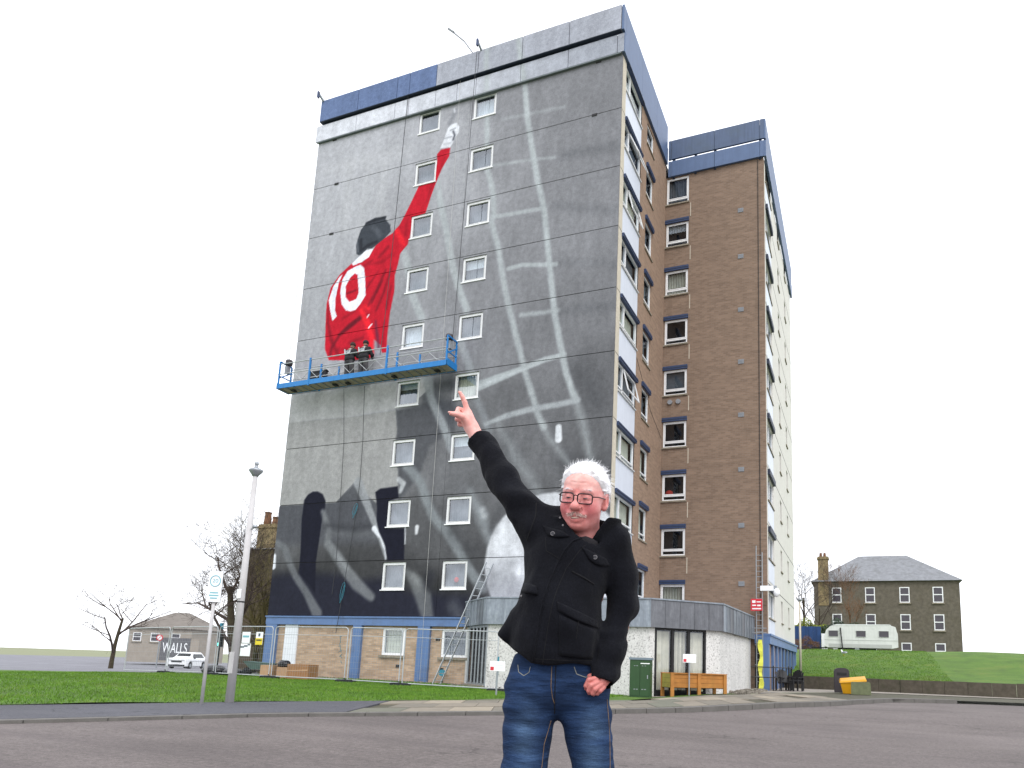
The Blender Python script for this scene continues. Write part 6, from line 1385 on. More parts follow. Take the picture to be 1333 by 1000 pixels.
# ------------------------------------------------------------------ bare winter trees
def bare_tree(name, loc, H, r0, seed, label, trunk_mat, twig_mat, lean=(0, 0), fork=0.35, levels=5, spread=0.55, group='bare trees', first=0.3, kids=(3, 4)):
    rr = random.Random(seed); t = thing(name, label, 'tree', loc, 0, group)
    tr_ = MB(); cr_ = MB(); n_ = [0]
    def grow(p, d, L, r, lv):
        if n_[0] > 9000: return
        n_[0] += 1
        pts = [p]; q = p.copy(); dd = d.copy(); segs = 4 if lv <= 1 else 3
        for k in range(segs):
            w_ = 0.05 if lv == 0 else 0.16; dd = (dd + Vector((rr.gauss(0, w_), rr.gauss(0, w_), rr.gauss(0.03, 0.1)))).normalized(); q = q + dd * L / segs; pts.append(q.copy())
        rs_ = [r * (1 - 0.55 * k / segs) for k in range(segs + 1)]
        (tr_ if lv == 0 else cr_).tube(pts, [max(x_, 0.0055) for x_ in rs_], 8 if lv == 0 else (5 if lv < 3 else 3), False)
        if lv >= levels: return
        nk = rr.randint(*kids) + (2 if lv == 0 else 0)
        for k in range(nk):
            f = rr.uniform(first if lv == 0 else 0.3, 1.0); i = min(int(f * segs), segs - 1); bp = pts[i].lerp(pts[i + 1], f * segs - i)
            ax = Vector((rr.gauss(0, 1), rr.gauss(0, 1), rr.gauss(0, 0.5))).normalized(); nd = (dd * (1 - spread) + ax * spread + Vector((0, 0, 0.18))).normalized()
            grow(bp, nd, L * rr.uniform(0.5, 0.78), rs_[i] * rr.uniform(0.42, 0.62), lv + 1)
    grow(Vector((0, 0, -0.2)), Vector((lean[0], lean[1], 1)).normalized(), H * 0.55, r0, 0)
    tr_.build('trunk', trunk_mat, t, True); c = cr_.build('crown', twig_mat, t); return t
bare_tree('bare_tree', (-24.6, 6.0, gzf(-24.6, 6) - 0.1), 9.5, 0.3, 5, 'dark bare tree rising behind the lamp post', 'bark', 'twig_dark', (0.0, 0), spread=0.6, first=0.3, levels=5, kids=(4, 5))
bare_tree('bare_tree', (-26.0, 9.5, gzf(-26, 9.5) - 0.1), 9.5, 0.32, 11, 'mossy bare tree in front of the dark stone house', 'bark_mossy', 'twig_olive', (0.02, 0), spread=0.5, first=0.2, levels=5)
bare_tree('bare_tree', (-29.0, 11.5, gzf(-29, 11) - 0.1), 8.0, 0.2, 23, 'slender olive stemmed tree against the gable of the dark stone house', 'bark_mossy', 'twig_olive', (0.05, 0), spread=0.45, first=0.2, levels=5)
bare_tree('bare_tree', (-50.5, 17.0, -0.9), 8.5, 0.2, 31, 'bare tree farthest along the far road', 'bark', 'twig_dark', spread=0.65, levels=5)
bare_tree('bare_tree', (-34.0, 16.0, -0.4), 7.0, 0.16, 37, 'low bare tree behind the traffic light', 'bark', 'twig_dark', spread=0.7, levels=5)
bare_tree('bare_tree', (3.6, 47.5, 2.6), 10.5, 0.16, 41, 'thin bare tree between the tower and the stone tenement', 'bark', 'twig_dark', spread=0.5, levels=5)
bare_tree('bare_tree', (5.0, 50.5, 2.6), 9.0, 0.14, 47, 'thin bare tree in front of the tenement chimney', 'bark', 'twig_dark', spread=0.5, levels=5)
bare_tree('bare_tree', (8.2, 46.0, 2.8), 7.0, 0.12, 53, 'pale bare sapling behind the caravan', 'twig_russet', 'twig_russet', spread=0.45, levels=5)
def shrub(name, loc, r, mat, label, n, size, sd, leafy=True):
    rr = np.random.default_rng(sd); t = thing(name, label, 'shrub', loc)
    st = MB(); 
    for k in range(9): a = rr.uniform(0, 6.28); st.tube([(0, 0, 0), (r[0] * 0.4 * math.cos(a), r[1] * 0.4 * math.sin(a), r[2] * 0.7), (r[0] * 0.75 * math.cos(a), r[1] * 0.75 * math.sin(a), r[2] * 1.35)], [0.03, 0.02, 0.006], 4)
    st.build('stems', 'twig_russet', t)
    d = rr.normal(0, 1, (n, 3)); d /= np.linalg.norm(d, axis=1)[:, None]; rad = rr.uniform(0.35, 1.0, n) ** 0.5 * (1 + 0.25 * np.sin(7 * d[:, 0] + sd) * np.sin(5 * d[:, 2])); c = d * rad[:, None] * np.array(r); c[:, 2] += r[2]; c = c[c[:, 2] > 0.02]; n = len(c)
    u = rr.normal(0, 1, (n, 3)); u /= np.linalg.norm(u, axis=1)[:, None]; w = np.cross(u, rr.normal(0, 1, (n, 3))); w /= np.linalg.norm(w, axis=1)[:, None]; s1 = size * rr.uniform(0.5, 1.3, (n, 1)); s2 = s1 * (0.5 if leafy else 0.08)
    V_ = np.stack([c - u * s1, c + w * s2, c + u * s1, c - w * s2], 1).reshape(-1, 3); o = link('foliage', raw_mesh('foliage', V_, np.arange(4 * n).reshape(-1, 4)), mat, t); o['kind'] = 'stuff'; return t
shrub('shrub', (4.3, 36.8, 1.9), (1.5, 0.9, 0.95), 'twig_russet', 'brown twiggy shrub in front of the blue hoarding', 5200, 0.13, 3, False)
shrub('shrub', (2.9, 35.6, 1.4), (1.2, 0.9, 1.0), 'twig_russet', 'brown twiggy shrub against the tower corner', 4200, 0.13, 4, False)
shrub('shrub', (4.2, 43.5, 3.2), (2.6, 1.2, 1.2), 'gorse', 'yellow green gorse bush above the blue hoarding', 5200, 0.1, 5)
shrub('shrub', (7.2, 42.5, 3.0), (2.0, 1.2, 1.3), 'dark_hedge', 'dark evergreen bush behind the caravan roof', 4200, 0.1, 6)
shrub('shrub', (-27.5, 12.2, -0.2), (2.2, 0.6, 1.6), 'twig_olive', 'olive ivy and brambles at the foot of the dark stone house', 6500, 0.12, 7)
shrub('shrub', (-40.5, 22.0, -0.7), (1.6, 1.0, 0.8), 'gorse', 'low green bush across the far road', 1500, 0.12, 8)
for a in PAINTERS: painter(*a)
# ------------------------------------------------------------------ the man in the dark jacket pointing at the mural
simple('denim_base', (60, 92, 142), 0.85, 0.2, 6)
b = NB('denim'); v = b.coord()
n1 = b.noise(b.coord(scale=(1.6, 1, 8)), 3.2, 6, 0.65); n2 = b.noise(v, 420, 2); n3 = b.noise(v, 7, 4)
at = b.n('ShaderNodeVertexColor'); at.layer_name = 'Paint'
col = b.mix(at.outputs['Color'], b.ramp(n1, [(0.28, grey(0.4)), (0.5, grey(0.9)), (0.72, grey(1.7))]), 1.0, 'MULTIPLY')
col = b.mix(col, b.ramp(n2, [(0.3, grey(0.75)), (0.7, grey(1.25))]), 1.0, 'MULTIPLY')
b.base(col); b.setp(Roughness=0.9); b.p.inputs['Specular IOR Level'].default_value = 0.15
b.l(b.bump(n2, 0.3, 0.002, b.bump(n1, 0.7, 0.02)), b.p.inputs['Normal'])
b = NB('wool'); v = b.coord()
n1 = b.noise(v, 300, 4, 0.85); n2 = b.noise(v, 9, 5)
col = b.ramp(n1, [(0.3, lin((6, 7, 11))), (0.55, lin((17, 18, 24))), (0.78, lin((38, 39, 46)))])
col = b.mix(col, b.ramp(n2, [(0.3, grey(0.8)), (0.7, grey(1.2))]), 1.0, 'MULTIPLY')
b.base(col); b.setp(Roughness=0.95); b.p.inputs['Specular IOR Level'].default_value = 0.12
b.p.inputs['Sheen Weight'].default_value = 0.03; b.p.inputs['Sheen Roughness'].default_value = 0.5
b.l(b.bump(n1, 0.6, 0.003, b.bump(n2, 0.6, 0.02)), b.p.inputs['Normal'])
simple('wool_seam', (12, 12, 16), 0.95, 0.1, 30)
simple('lining', (70, 24, 28), 0.9, 0.1, 30)
simple('button', (40, 40, 46), 0.35, 0.1, 30); simple('button_rim', (112, 110, 112), 0.35, 0.1, 30)
simple('stitch', (150, 150, 140), 0.9, 0.1, 30); simple('stitch_tan', (120, 96, 70), 0.9, 0.1, 30)
simple('hair_white', (238, 238, 240), 0.7, 0.06, 40); simple('moustache_hair', (214, 190, 182), 0.8, 0.12, 60)
simple('glasses_frame', (46, 26, 30), 0.3, 0.1, 20)
simple('eye_white', (150, 116, 110), 0.3, 0.03, 30); simple('iris', (52, 56, 66), 0.2, 0.1, 30); simple('mouth_dark', (92, 30, 34), 0.6, 0.1, 30); simple('teeth', (206, 190, 174), 0.4, 0.05, 30)
simple('shoe_leather', (40, 32, 28), 0.5, 0.1, 20); simple('knit_dark', (30, 28, 32), 0.95, 0.1, 60)
b = NB('skin'); at = b.n('ShaderNodeVertexColor'); at.layer_name = 'Paint'; v = b.coord()
n1 = b.noise(v, 45, 5, 0.6); n2 = b.noise(v, 260, 3)
col = b.mix(at.outputs['Color'], b.ramp(n1, [(0.3, (0.9, 0.78, 0.77)), (0.7, (1.06, 1.12, 1.12))]), 1.0, 'MULTIPLY')
b.base(col); b.setp(Roughness=0.5); b.p.inputs['Specular IOR Level'].default_value = 0.4
b.p.inputs['Subsurface Weight'].default_value = 0.12; b.p.inputs['Subsurface Radius'].default_value = (0.012, 0.005, 0.003); b.p.inputs['Subsurface Scale'].default_value = 0.6
b.l(b.bump(n2, 0.15, 0.002, b.bump(n1, 0.15, 0.004)), b.p.inputs['Normal'])

MX, MY = 7.7235, -22.0194
MG = float(road_z(np.array(MX), np.array(MY)))
man = thing('person', 'man with white hair and glasses in dark jacket and jeans, one arm raised pointing', 'person', (MX, MY, MG), -YAW)
def ML(o): o.location = (0, 0, -MG); return o       # man geometry is written with z = 0 at the level of the tower's base

# --- head frame: turned to the viewer's left, tipped a little
HC = np.array([0.0590, -0.058, 1.543]); HS = 1.0
HM = np.array(Matrix.Rotation(R(-14), 3, 'Z') @ Matrix.Rotation(R(6.0), 3, 'Y') @ Matrix.Rotation(R(11), 3, 'X'))
def h2m(p): return (np.asarray(p, float) * HS) @ HM.T + HC
def head_local(P): return ((P - HC.astype(F32)) @ HM.astype(F32)) / HS
def skull(q):
    d = ell(q, (0, 0.014, 0.03), (0.078, 0.098, 0.09))
    d = smin(d, ell(q, (0, -0.028, 0.05), (0.066, 0.066, 0.058)), 0.02)
    d = smin(d, ell(q, (0, -0.018, -0.040), (0.067, 0.073, 0.064)), 0.025)
    d = smin(d, ell(q, (0, -0.03, 0.0), (0.072, 0.056, 0.05)), 0.02)
    return d
def head_sdf(P):
    q = head_local(P); m = q.copy(); m[..., 0] = np.abs(m[..., 0])
    d = skull(q)
    d = smin(d, ell(m, (0.038, -0.048, -0.038), (0.034, 0.036, 0.034)), 0.02)          # cheeks
    d = smin(d, ell(m, (0.036, -0.022, -0.076), (0.024, 0.038, 0.026)), 0.025)            # jowls
    d = smin(d, ell(q, (0, -0.066, -0.089), (0.027, 0.024, 0.022)), 0.022)                # chin
    d = smin(d, ell(q, (0, -0.026, -0.099), (0.040, 0.048, 0.022)), 0.03)                  # under the chin
    d = smin(d, cap(q, (0, 0.012, -0.06), (0.012, 0.03, -0.22), 0.056, 0.062), 0.02)      # neck
    d = smin(d, cap(m, (0.014, -0.083, 0.024), (0.042, -0.076, 0.022), 0.008), 0.018)    # brow
    d = smax(d, -ell(m, (0.031, -0.104, 0.001), (0.019, 0.016, 0.012)), 0.014)          # sockets
    d = smin(d, ell(m, (0.031, -0.077, -0.001), (0.0165, 0.0145, 0.0125)), 0.006)       # lids
    d = smax(d, -cap(m, (0.021, -0.0955, -0.0018), (0.041, -0.0925, -0.0042), 0.0019), 0.002)
    d = smin(d, ell(m, (0.034, -0.082, -0.018), (0.016, 0.010, 0.006)), 0.008)          # bags
    d = smin(d, cap(q, (0, -0.088, 0.012), (0, -0.111, -0.03), 0.0085, 0.0145), 0.012)  # nose
    d = smin(d, ell(q, (0, -0.113, -0.034), (0.0165, 0.0145, 0.0135)), 0.008)
    d = smin(d, ell(m, (0.0155, -0.1, -0.038), (0.0105, 0.013, 0.0095)), 0.006)
    d = smax(d, -ell(m, (0.008, -0.112, -0.048), (0.0045, 0.006, 0.004)), 0.003)
    d = smax(d, -cap(m, (0.021, -0.103, -0.04), (0.043, -0.09, -0.078), 0.0035, 0.0025), 0.008)   # smile folds
    d = smin(d, ell(q, (0, -0.086, -0.06), (0.033, 0.016, 0.013)), 0.014)               # upper lip
    d = smin(d, cap(m, (0.0, -0.0915, -0.0842), (0.022, -0.084, -0.077), 0.0050, 0.003), 0.009)    # lower lip
    d = smax(d, -cap(m, (0.0, -0.104, -0.0765), (0.027, -0.091, -0.0685), 0.0046, 0.003), 0.003)  # parted lips
    d = smax(d, -cap(m, (0.0, -0.096, -0.0955), (0.016, -0.088, -0.094), 0.002), 0.008)
    for z in (0.052, 0.066): d = smax(d, -cap(m, (0.0, -0.0985, z), (0.03, -0.09, z + 0.002), 0.002), 0.006)
    e_ = ell(m, (0.079, 0.016, -0.004), (0.0105, 0.022, 0.034)); e_ = smin(e_, ell(m, (0.077, 0.006, -0.03), (0.008, 0.011, 0.012)), 0.008)
    e_ = smax(e_, -ell(m, (0.09, 0.012, -0.002), (0.008, 0.013, 0.022)), 0.004)
    return smin(d, e_, 0.007) * HS
def hand_r(P):
    w = (-0.407, 0.120, 1.865)
    d = chain(P, [(-0.25, 0.06, 1.64), (-0.357, 0.112, 1.785), w], [0.045, 0.034, 0.026], 0.02)
    d = smin(d, cap(P, w, (-0.428, 0.122, 1.922), 0.024, 0.021), 0.02)
    d = smin(d, ell(P, (-0.424, 0.112, 1.895), (0.022, 0.026, 0.03)), 0.015)
    d = smin(d, ell(P, (-0.431, 0.135, 1.908), (0.02, 0.024, 0.034)), 0.012)
    d = smin(d, chain(P, [(-0.424, 0.112, 1.925), (-0.436, 0.104, 1.962), (-0.4455, 0.098, 1.981), (-0.455, 0.094, 1.997)], [0.0125, 0.0098, 0.0088, 0.0072], 0.004), 0.008)
    d = smin(d, chain(P, [(-0.418, 0.106, 1.876), (-0.437, 0.084, 1.893), (-0.460, 0.073, 1.899), (-0.480, 0.067, 1.9)], [0.018, 0.0125, 0.0108, 0.0088], 0.006), 0.01)
    for pts in ([(-0.430, 0.130, 1.934), (-0.462, 0.113, 1.936), (-0.463, 0.098, 1.918), (-0.444, 0.1, 1.908)], [(-0.436, 0.146, 1.925), (-0.468, 0.134, 1.915), (-0.466, 0.12, 1.895), (-0.446, 0.118, 1.889)], [(-0.434, 0.154, 1.907), (-0.460, 0.148, 1.895), (-0.458, 0.137, 1.88), (-0.442, 0.132, 1.876)]):
        d = smin(d, chain(P, pts, [0.0115, 0.0095, 0.0088, 0.0078], 0.003), 0.0035)
    return d
def hand_l(P):
    d = chain(P, [(0.2, -0.02, 1.02), (0.169, -0.075, 0.913), (0.150, -0.098, 0.885)], [0.034, 0.024, 0.019], 0.02)
    d = smin(d, ell(P, (0.142, -0.102, 0.880), (0.018, 0.014, 0.018)), 0.014)
    for pts in ([(0.125, -0.112, 0.893), (0.098, -0.124, 0.887), (0.088, -0.12, 0.866), (0.09, -0.108, 0.856)], [(0.130, -0.117, 0.880), (0.106, -0.131, 0.869), (0.098, -0.125, 0.850), (0.101, -0.112, 0.842)],
                [(0.138, -0.115, 0.870), (0.120, -0.128, 0.856), (0.112, -0.122, 0.842), (0.116, -0.108, 0.838)], [(0.149, -0.106, 0.864), (0.137, -0.117, 0.851), (0.128, -0.112, 0.842), (0.13, -0.1, 0.84)]):
        d = smin(d, chain(P, pts, [0.0100, 0.0088, 0.0078, 0.007], 0.002), 0.002)
    d = smin(d, chain(P, [(0.145, -0.092, 0.891), (0.12, -0.092, 0.903), (0.1, -0.086, 0.898)], [0.015, 0.0115, 0.0095], 0.005), 0.008)
    return d
def inner_body(P):
    d = smin(ell(P, (0.03, 0.02, 1.25), (0.12, 0.075, 0.2)), ell(P, (-0.01, 0.01, 0.9), (0.12, 0.07, 0.12)), 0.05)
    d = smin(d, cap(P, (0.07, 0.0, 1.42), (0.05, 0.02, 1.2), 0.05), 0.03)
    d = smin(d, chain(P, [(-0.05, 0.01, 1.42), (-0.13, 0.0, 1.455), (-0.257, 0.06, 1.632)], [0.05, 0.04, 0.036], 0.03), 0.03)
    d = smin(d, chain(P, [(0.1, 0.01, 1.39), (0.185, 0.0, 1.38), (0.217, 0.045, 1.15), (0.2, -0.01, 1.03)], [0.05, 0.04, 0.036, 0.032], 0.03), 0.03)
    for sx, kx in ((-0.10, -0.118), (0.08, 0.13)): d = smin(d, chain(P, [(sx, 0, 0.84), (kx, -0.005, 0.5), (kx * 1.1, 0.045, 0.02)], [0.07, 0.045, 0.035], 0.03), 0.04)
    return d
pv = [surface_nets(head_sdf, (-0.08, -0.24, 1.28), (0.2, 0.1, 1.68), 0.0028),
      surface_nets(hand_r, (-0.51, 0.03, 1.63), (-0.22, 0.19, 2.02), 0.0028),
      surface_nets(hand_l, (0.06, -0.16, 0.82), (0.25, 0.0, 1.03), 0.0028),
      surface_nets(inner_body, (-0.32, -0.12, 0.0), (0.3, 0.14, 1.7), 0.02)]
V, F = join_vf(pv)
me = smooth_me('body', V, F)
# skin tone: ruddy cheeks and nose, paler brow
q = head_local(V.astype(F32)); mx_ = np.abs(q[:, 0])
skin = np.tile(np.array(lin((222, 168, 160))), (len(V), 1))
def tint(mask, c): 
    global skin
    skin = skin * (1 - mask[:, None]) + np.array(lin(c))[None] * mask[:, None]
isH = (q[:, 2] > -0.3) & (V[:, 2] > 1.3) & (V[:, 0] > -0.1)
G = lambda c, r: np.exp(-(((np.c_[mx_, q[:, 1], q[:, 2]] - np.array(c)) / np.array(r)) ** 2).sum(1)) * isH
tint(0.6 * isH * (q[:, 2] < 0.03), (214, 136, 134)); tint(np.clip(0.72 * G((0.043, -0.07, -0.04), (0.03, 0.06, 0.034)), 0, 1), (196, 88, 96)); tint(0.5 * G((0, -0.11, -0.034), (0.02, 0.03, 0.02)), (206, 112, 106))
tint(0.6 * G((0, -0.09, 0.06), (0.07, 0.06, 0.03)), (236, 184, 176)); tint(0.7 * G((0, -0.1, 0.022), (0.012, 0.03, 0.014)), (204, 116, 110)); tint(0.75 * G((0.0, -0.1, -0.083), (0.022, 0.02, 0.006)), (188, 88, 86)); tint(0.5 * G((0, -0.08, -0.11), (0.05, 0.05, 0.03)), (204, 116, 110))
tint(0.6 * G((0.085, 0.015, 0), (0.012, 0.03, 0.04)), (206, 106, 100)); tint(0.5 * G((0.031, -0.09, 0.006), (0.02, 0.02, 0.008)), (206, 122, 116))
hl = (V[:, 2] < 1.05).astype(float); tint(0.8 * hl, (184, 100, 94))
hr = (V[:, 2] > 1.86).astype(float) * (V[:, 0] < -0.3); tint(0.35 * hr, (226, 150, 140))
set_col(me, skin)
body = ML(link('body', me, 'skin', man))
# eyes, mouth
ey_ = MB()
for sx in (-1, 1):
    c = h2m((sx * 0.031, -0.0825, -0.0028)); ey_.ball(c, (0.0100, 0.0105, 0.0042), 12, 8)
eyes = ey_.build('eyes', 'eye_white', body, True)
ir = MB()
for sx in (-1, 1): c = h2m((sx * 0.031 - 0.001, -0.0888, -0.0028)); ir.ball(c, (0.0095, 0.0052, 0.0024), 10, 6)
ir.build('irises', 'iris', body, True)
MB().ball(h2m((0, -0.086, -0.0745)), (0.02, 0.012, 0.005), 12, 6).build('mouth', 'mouth_dark', body, True)
MB().ball(h2m((0.0, -0.0925, -0.0735)), (0.016, 0.008, 0.0032), 12, 6).build('teeth', 'teeth', body, True)
nl = MB()
for p, n_ in (((-0.459, 0.0895, 1.9985), (0.004, 0.003, 0.006)), ((-0.4865, 0.0618, 1.9035), (0.006, 0.003, 0.004))): nl.ball(p, n_, 8, 5)
simple('nail', (226, 170, 160), 0.35, 0.03, 30); nl.build('nails', 'nail', body, True)

# --- hair: a cap over crown, sides and back plus loose strands
def hair_sdf(P):
    q = head_local(P); d = skull(q) - 0.011 - 0.003 * np.clip((q[..., 2] - 0.05) * 14, 0, 1)
    line = np.where(q[..., 2] > 0.03, (-q[..., 1]) - (0.030 + 1.25 * np.maximum(0, q[..., 2] - 0.040)) - 0.30 * np.maximum(0, np.abs(q[..., 0]) - 0.03), (-q[..., 1]) - 0.022 - 0.35 * np.maximum(0, -q[..., 2] + 0.0) * -1.6)
    d = d + 0.016 * np.clip(1 + line / 0.035, 0, 1)
    d = smax(d, line, 0.012)
    d = smax(d, -(q[..., 2] + 0.045 + 0.3 * np.minimum(0, -q[..., 1])), 0.01)
    e_ = ell(np.stack([np.abs(q[..., 0]), q[..., 1], q[..., 2]], -1), (0.082, 0.016, -0.01), (0.02, 0.026, 0.034))
    d = smax(d, -e_, 0.006)
    d = d - 0.003 * vnoise(q, (70, 25, 60)) - 0.0015 * vnoise(q, (190, 60, 160))
    return d * HS
Vh, Fh = surface_nets(hair_sdf, (-0.08, -0.2, 1.42), (0.2, 0.1, 1.69), 0.003)
hair = ML(link('hair', smooth_me('hair', Vh, Fh), 'hair_white', man))
def strands(name, roots, dirs, lens, w, mat, parent, curl=0.3, bend=(0, 0, 0)):
    n = len(roots); roots = np.asarray(roots); side = np.cross(dirs, RNG.normal(0, 1, (n, 3))); side /= np.linalg.norm(side, axis=1)[:, None] + 1e-9
    j = RNG.normal(0, curl, (n, 3)); V_ = []; segs = 4
    for k in range(segs + 1):
        t = k / segs; c = roots + dirs * (lens * t)[:, None] + (j * t * t + np.asarray(bend) * t * t) * lens[:, None]; ww = w * (1 - 0.8 * t)
        V_ += [c - side * ww, c + side * ww]
    Vv = np.stack(V_, 1); F_ = []
    base = np.arange(n)[:, None] * (2 * (segs + 1))
    for k in range(segs): F_.append(base + np.array([2 * k, 2 * k + 1, 2 * k + 3, 2 * k + 2])[None])
    return link(name, raw_mesh(name, Vv.reshape(-1, 3), np.concatenate(F_)), mat, parent)
nrm = Vh - HC; nrm /= np.linalg.norm(nrm, axis=1)[:, None]
sel = RNG.choice(len(Vh), 7500); qh = head_local(Vh[sel].astype(F32))
comb = np.tile(np.array([0.5, 0.55, 0.35]), (len(sel), 1)) + RNG.normal(0, 0.3, (len(sel), 3))
comb[qh[:, 2] < 0.03] += np.array([0, 0.3, -0.9])
dirs = comb - nrm[sel] * (comb * nrm[sel]).sum(1)[:, None]; dirs /= np.linalg.norm(dirs, axis=1)[:, None]; dirs = dirs + nrm[sel] * RNG.uniform(0.0, 0.16, len(sel))[:, None]; dirs /= np.linalg.norm(dirs, axis=1)[:, None]
strands('hair_strands', Vh[sel] - nrm[sel] * 0.003, dirs, RNG.uniform(0.012, 0.034, len(sel)), 0.0008, 'hair_white', hair)
top = np.where((head_local(Vh.astype(F32))[:, 2] > 0.1))[0]; sel = RNG.choice(top, 90)
d2 = nrm[sel] * 0.9 + np.array([0.25, 0.1, 0.25]) + RNG.normal(0, 0.3, (90, 3)); d2 /= np.linalg.norm(d2, axis=1)[:, None]
strands('hair_tuft', Vh[sel], d2, RNG.uniform(0.01, 0.026, 90), 0.0008, 'hair_white', hair, 0.2)
# moustache and brows
ms = []; md = []
for _ in range(360):
    s_ = random.choice((-1, 1)); x = abs(random.gauss(0, 0.015)); x = min(x, 0.034); zt = -0.0535 - 0.25 * x + random.uniform(-0.006, 0.004)
    y = -0.1025 + 9 * x * x + 0.003 * random.random(); ms.append(h2m((s_ * x, y, zt))); d_ = np.array([s_ * (0.5 + 18 * x), -0.18, -0.75]) + RNG.normal(0, 0.12, 3); md.append((d_ / np.linalg.norm(d_)) @ HM.T)
strands('moustache', ms, np.array(md), RNG.uniform(0.006, 0.012, len(ms)), 0.0008, 'moustache_hair', body, 0.1).location = (0, 0, 0)
for s_ in (-1, 1):
    ms = []; md = []
    for _ in range(80):
        t = random.random(); ms.append(h2m((s_ * (0.016 + 0.03 * t), -0.094 + 0.008 * t + 0.002 * random.random(), 0.0245 + 0.004 * math.sin(t * 2.6) + random.uniform(-0.002, 0.002)))); d_ = np.array([s_ * 1.0, -0.2, 0.25]) + RNG.normal(0, 0.2, 3); md.append((d_ / np.linalg.norm(d_)) @ HM.T)
    strands('eyebrow', ms, np.array(md), RNG.uniform(0.006, 0.01, len(ms)), 0.0006, 'hair_white', body, 0.1)

# --- glasses
gl = ML(bpy.data.objects.new('glasses', None)); COL.objects.link(gl); gl.parent = man
def lens_pts(sx, n=28, w=0.0262, h_=0.0178):
    out = []
    for k in range(n):
        a = 2 * PI * k / n; c, s_ = math.cos(a), math.sin(a); e_ = 0.45
        x = w * math.copysign(abs(c) ** e_, c); z = h_ * math.copysign(abs(s_) ** e_, s_)
        out.append(h2m((sx * 0.0335 + x, -0.1135 + 0.55 * (abs(sx * 0.0335 + x) ** 2) * 4, -0.004 + z)))
    return out
for sx in (-1, 1):
    P_ = lens_pts(sx); MB().tube(P_ + [P_[0], P_[1]], 0.0026, 6, False).build('rim', 'glasses_frame', gl, True)
    me = bpy.data.meshes.new('lens'); me.from_pydata([tuple(p) for p in P_], [], [tuple(range(len(P_)))]); link('lens', me, 'lens_glass', gl)
    MB().tube([h2m((sx * 0.0590, -0.104, 0.005)), h2m((sx * (0.077 if sx > 0 else 0.070), -0.086, 0.006)), h2m((sx * (0.083 if sx > 0 else 0.078), -0.02, 0.004)), h2m((sx * 0.078, 0.02, 0.0))], 0.0022, 6).build('temple', 'glasses_frame', gl, True)
MB().tube([h2m((-0.008, -0.1135, 0.004)), h2m((0, -0.1155, 0.007)), h2m((0.008, -0.1135, 0.004))], 0.0022, 6).build('bridge', 'glasses_frame', gl, True)

# --- jacket
CUFF_R = (np.array((-0.381, 0.123, 1.815)), np.array((-0.54, 0.28, 0.80)))
CUFF_L = (np.array((0.143, -0.088, 0.876)), np.array((-0.25, -0.38, -0.9)))
def jacket_core(P):
    x, y, z = P[..., 0], P[..., 1], P[..., 2]
    d = ell(P, (0.005, 0.005, 1.32), (0.163, 0.128, 0.20))
    d = smin(d, ell(P, (-0.012, -0.015, 1.13), (0.158, 0.145, 0.19)), 0.05)
    d = smin(d, ell(P, (-0.022, -0.005, 0.98), (0.168, 0.142, 0.15)), 0.06)
    d = smin(d, cap(P, (-0.085, 0.005, 1.432), (0.17, 0.005, 1.398), 0.066, 0.066), 0.04)
    d = smin(d, ell(P, (0.0, 0.03, 1.43), (0.12, 0.075, 0.075)), 0.03)
    d = smin(d, cap(P, (-0.17, -0.02, 1.1), (-0.218, -0.01, 1.035), 0.03, 0.024), 0.05)          # hem kicked out on the raised side
    d = smin(d, chain(P, [(-0.105, 0.0, 1.44), (-0.18, 0.012, 1.528), (-0.257, 0.06, 1.633), (-0.40, 0.133, 1.84)], [0.074, 0.0585, 0.0565, 0.049], 0.03), 0.045)
    d = smin(d, chain(P, [(0.178, 0.005, 1.385), (0.207, 0.025, 1.28), (0.209, 0.022, 1.15), (0.140, -0.088, 0.852)], [0.067, 0.061, 0.056, 0.053], 0.03), 0.022)
    return d
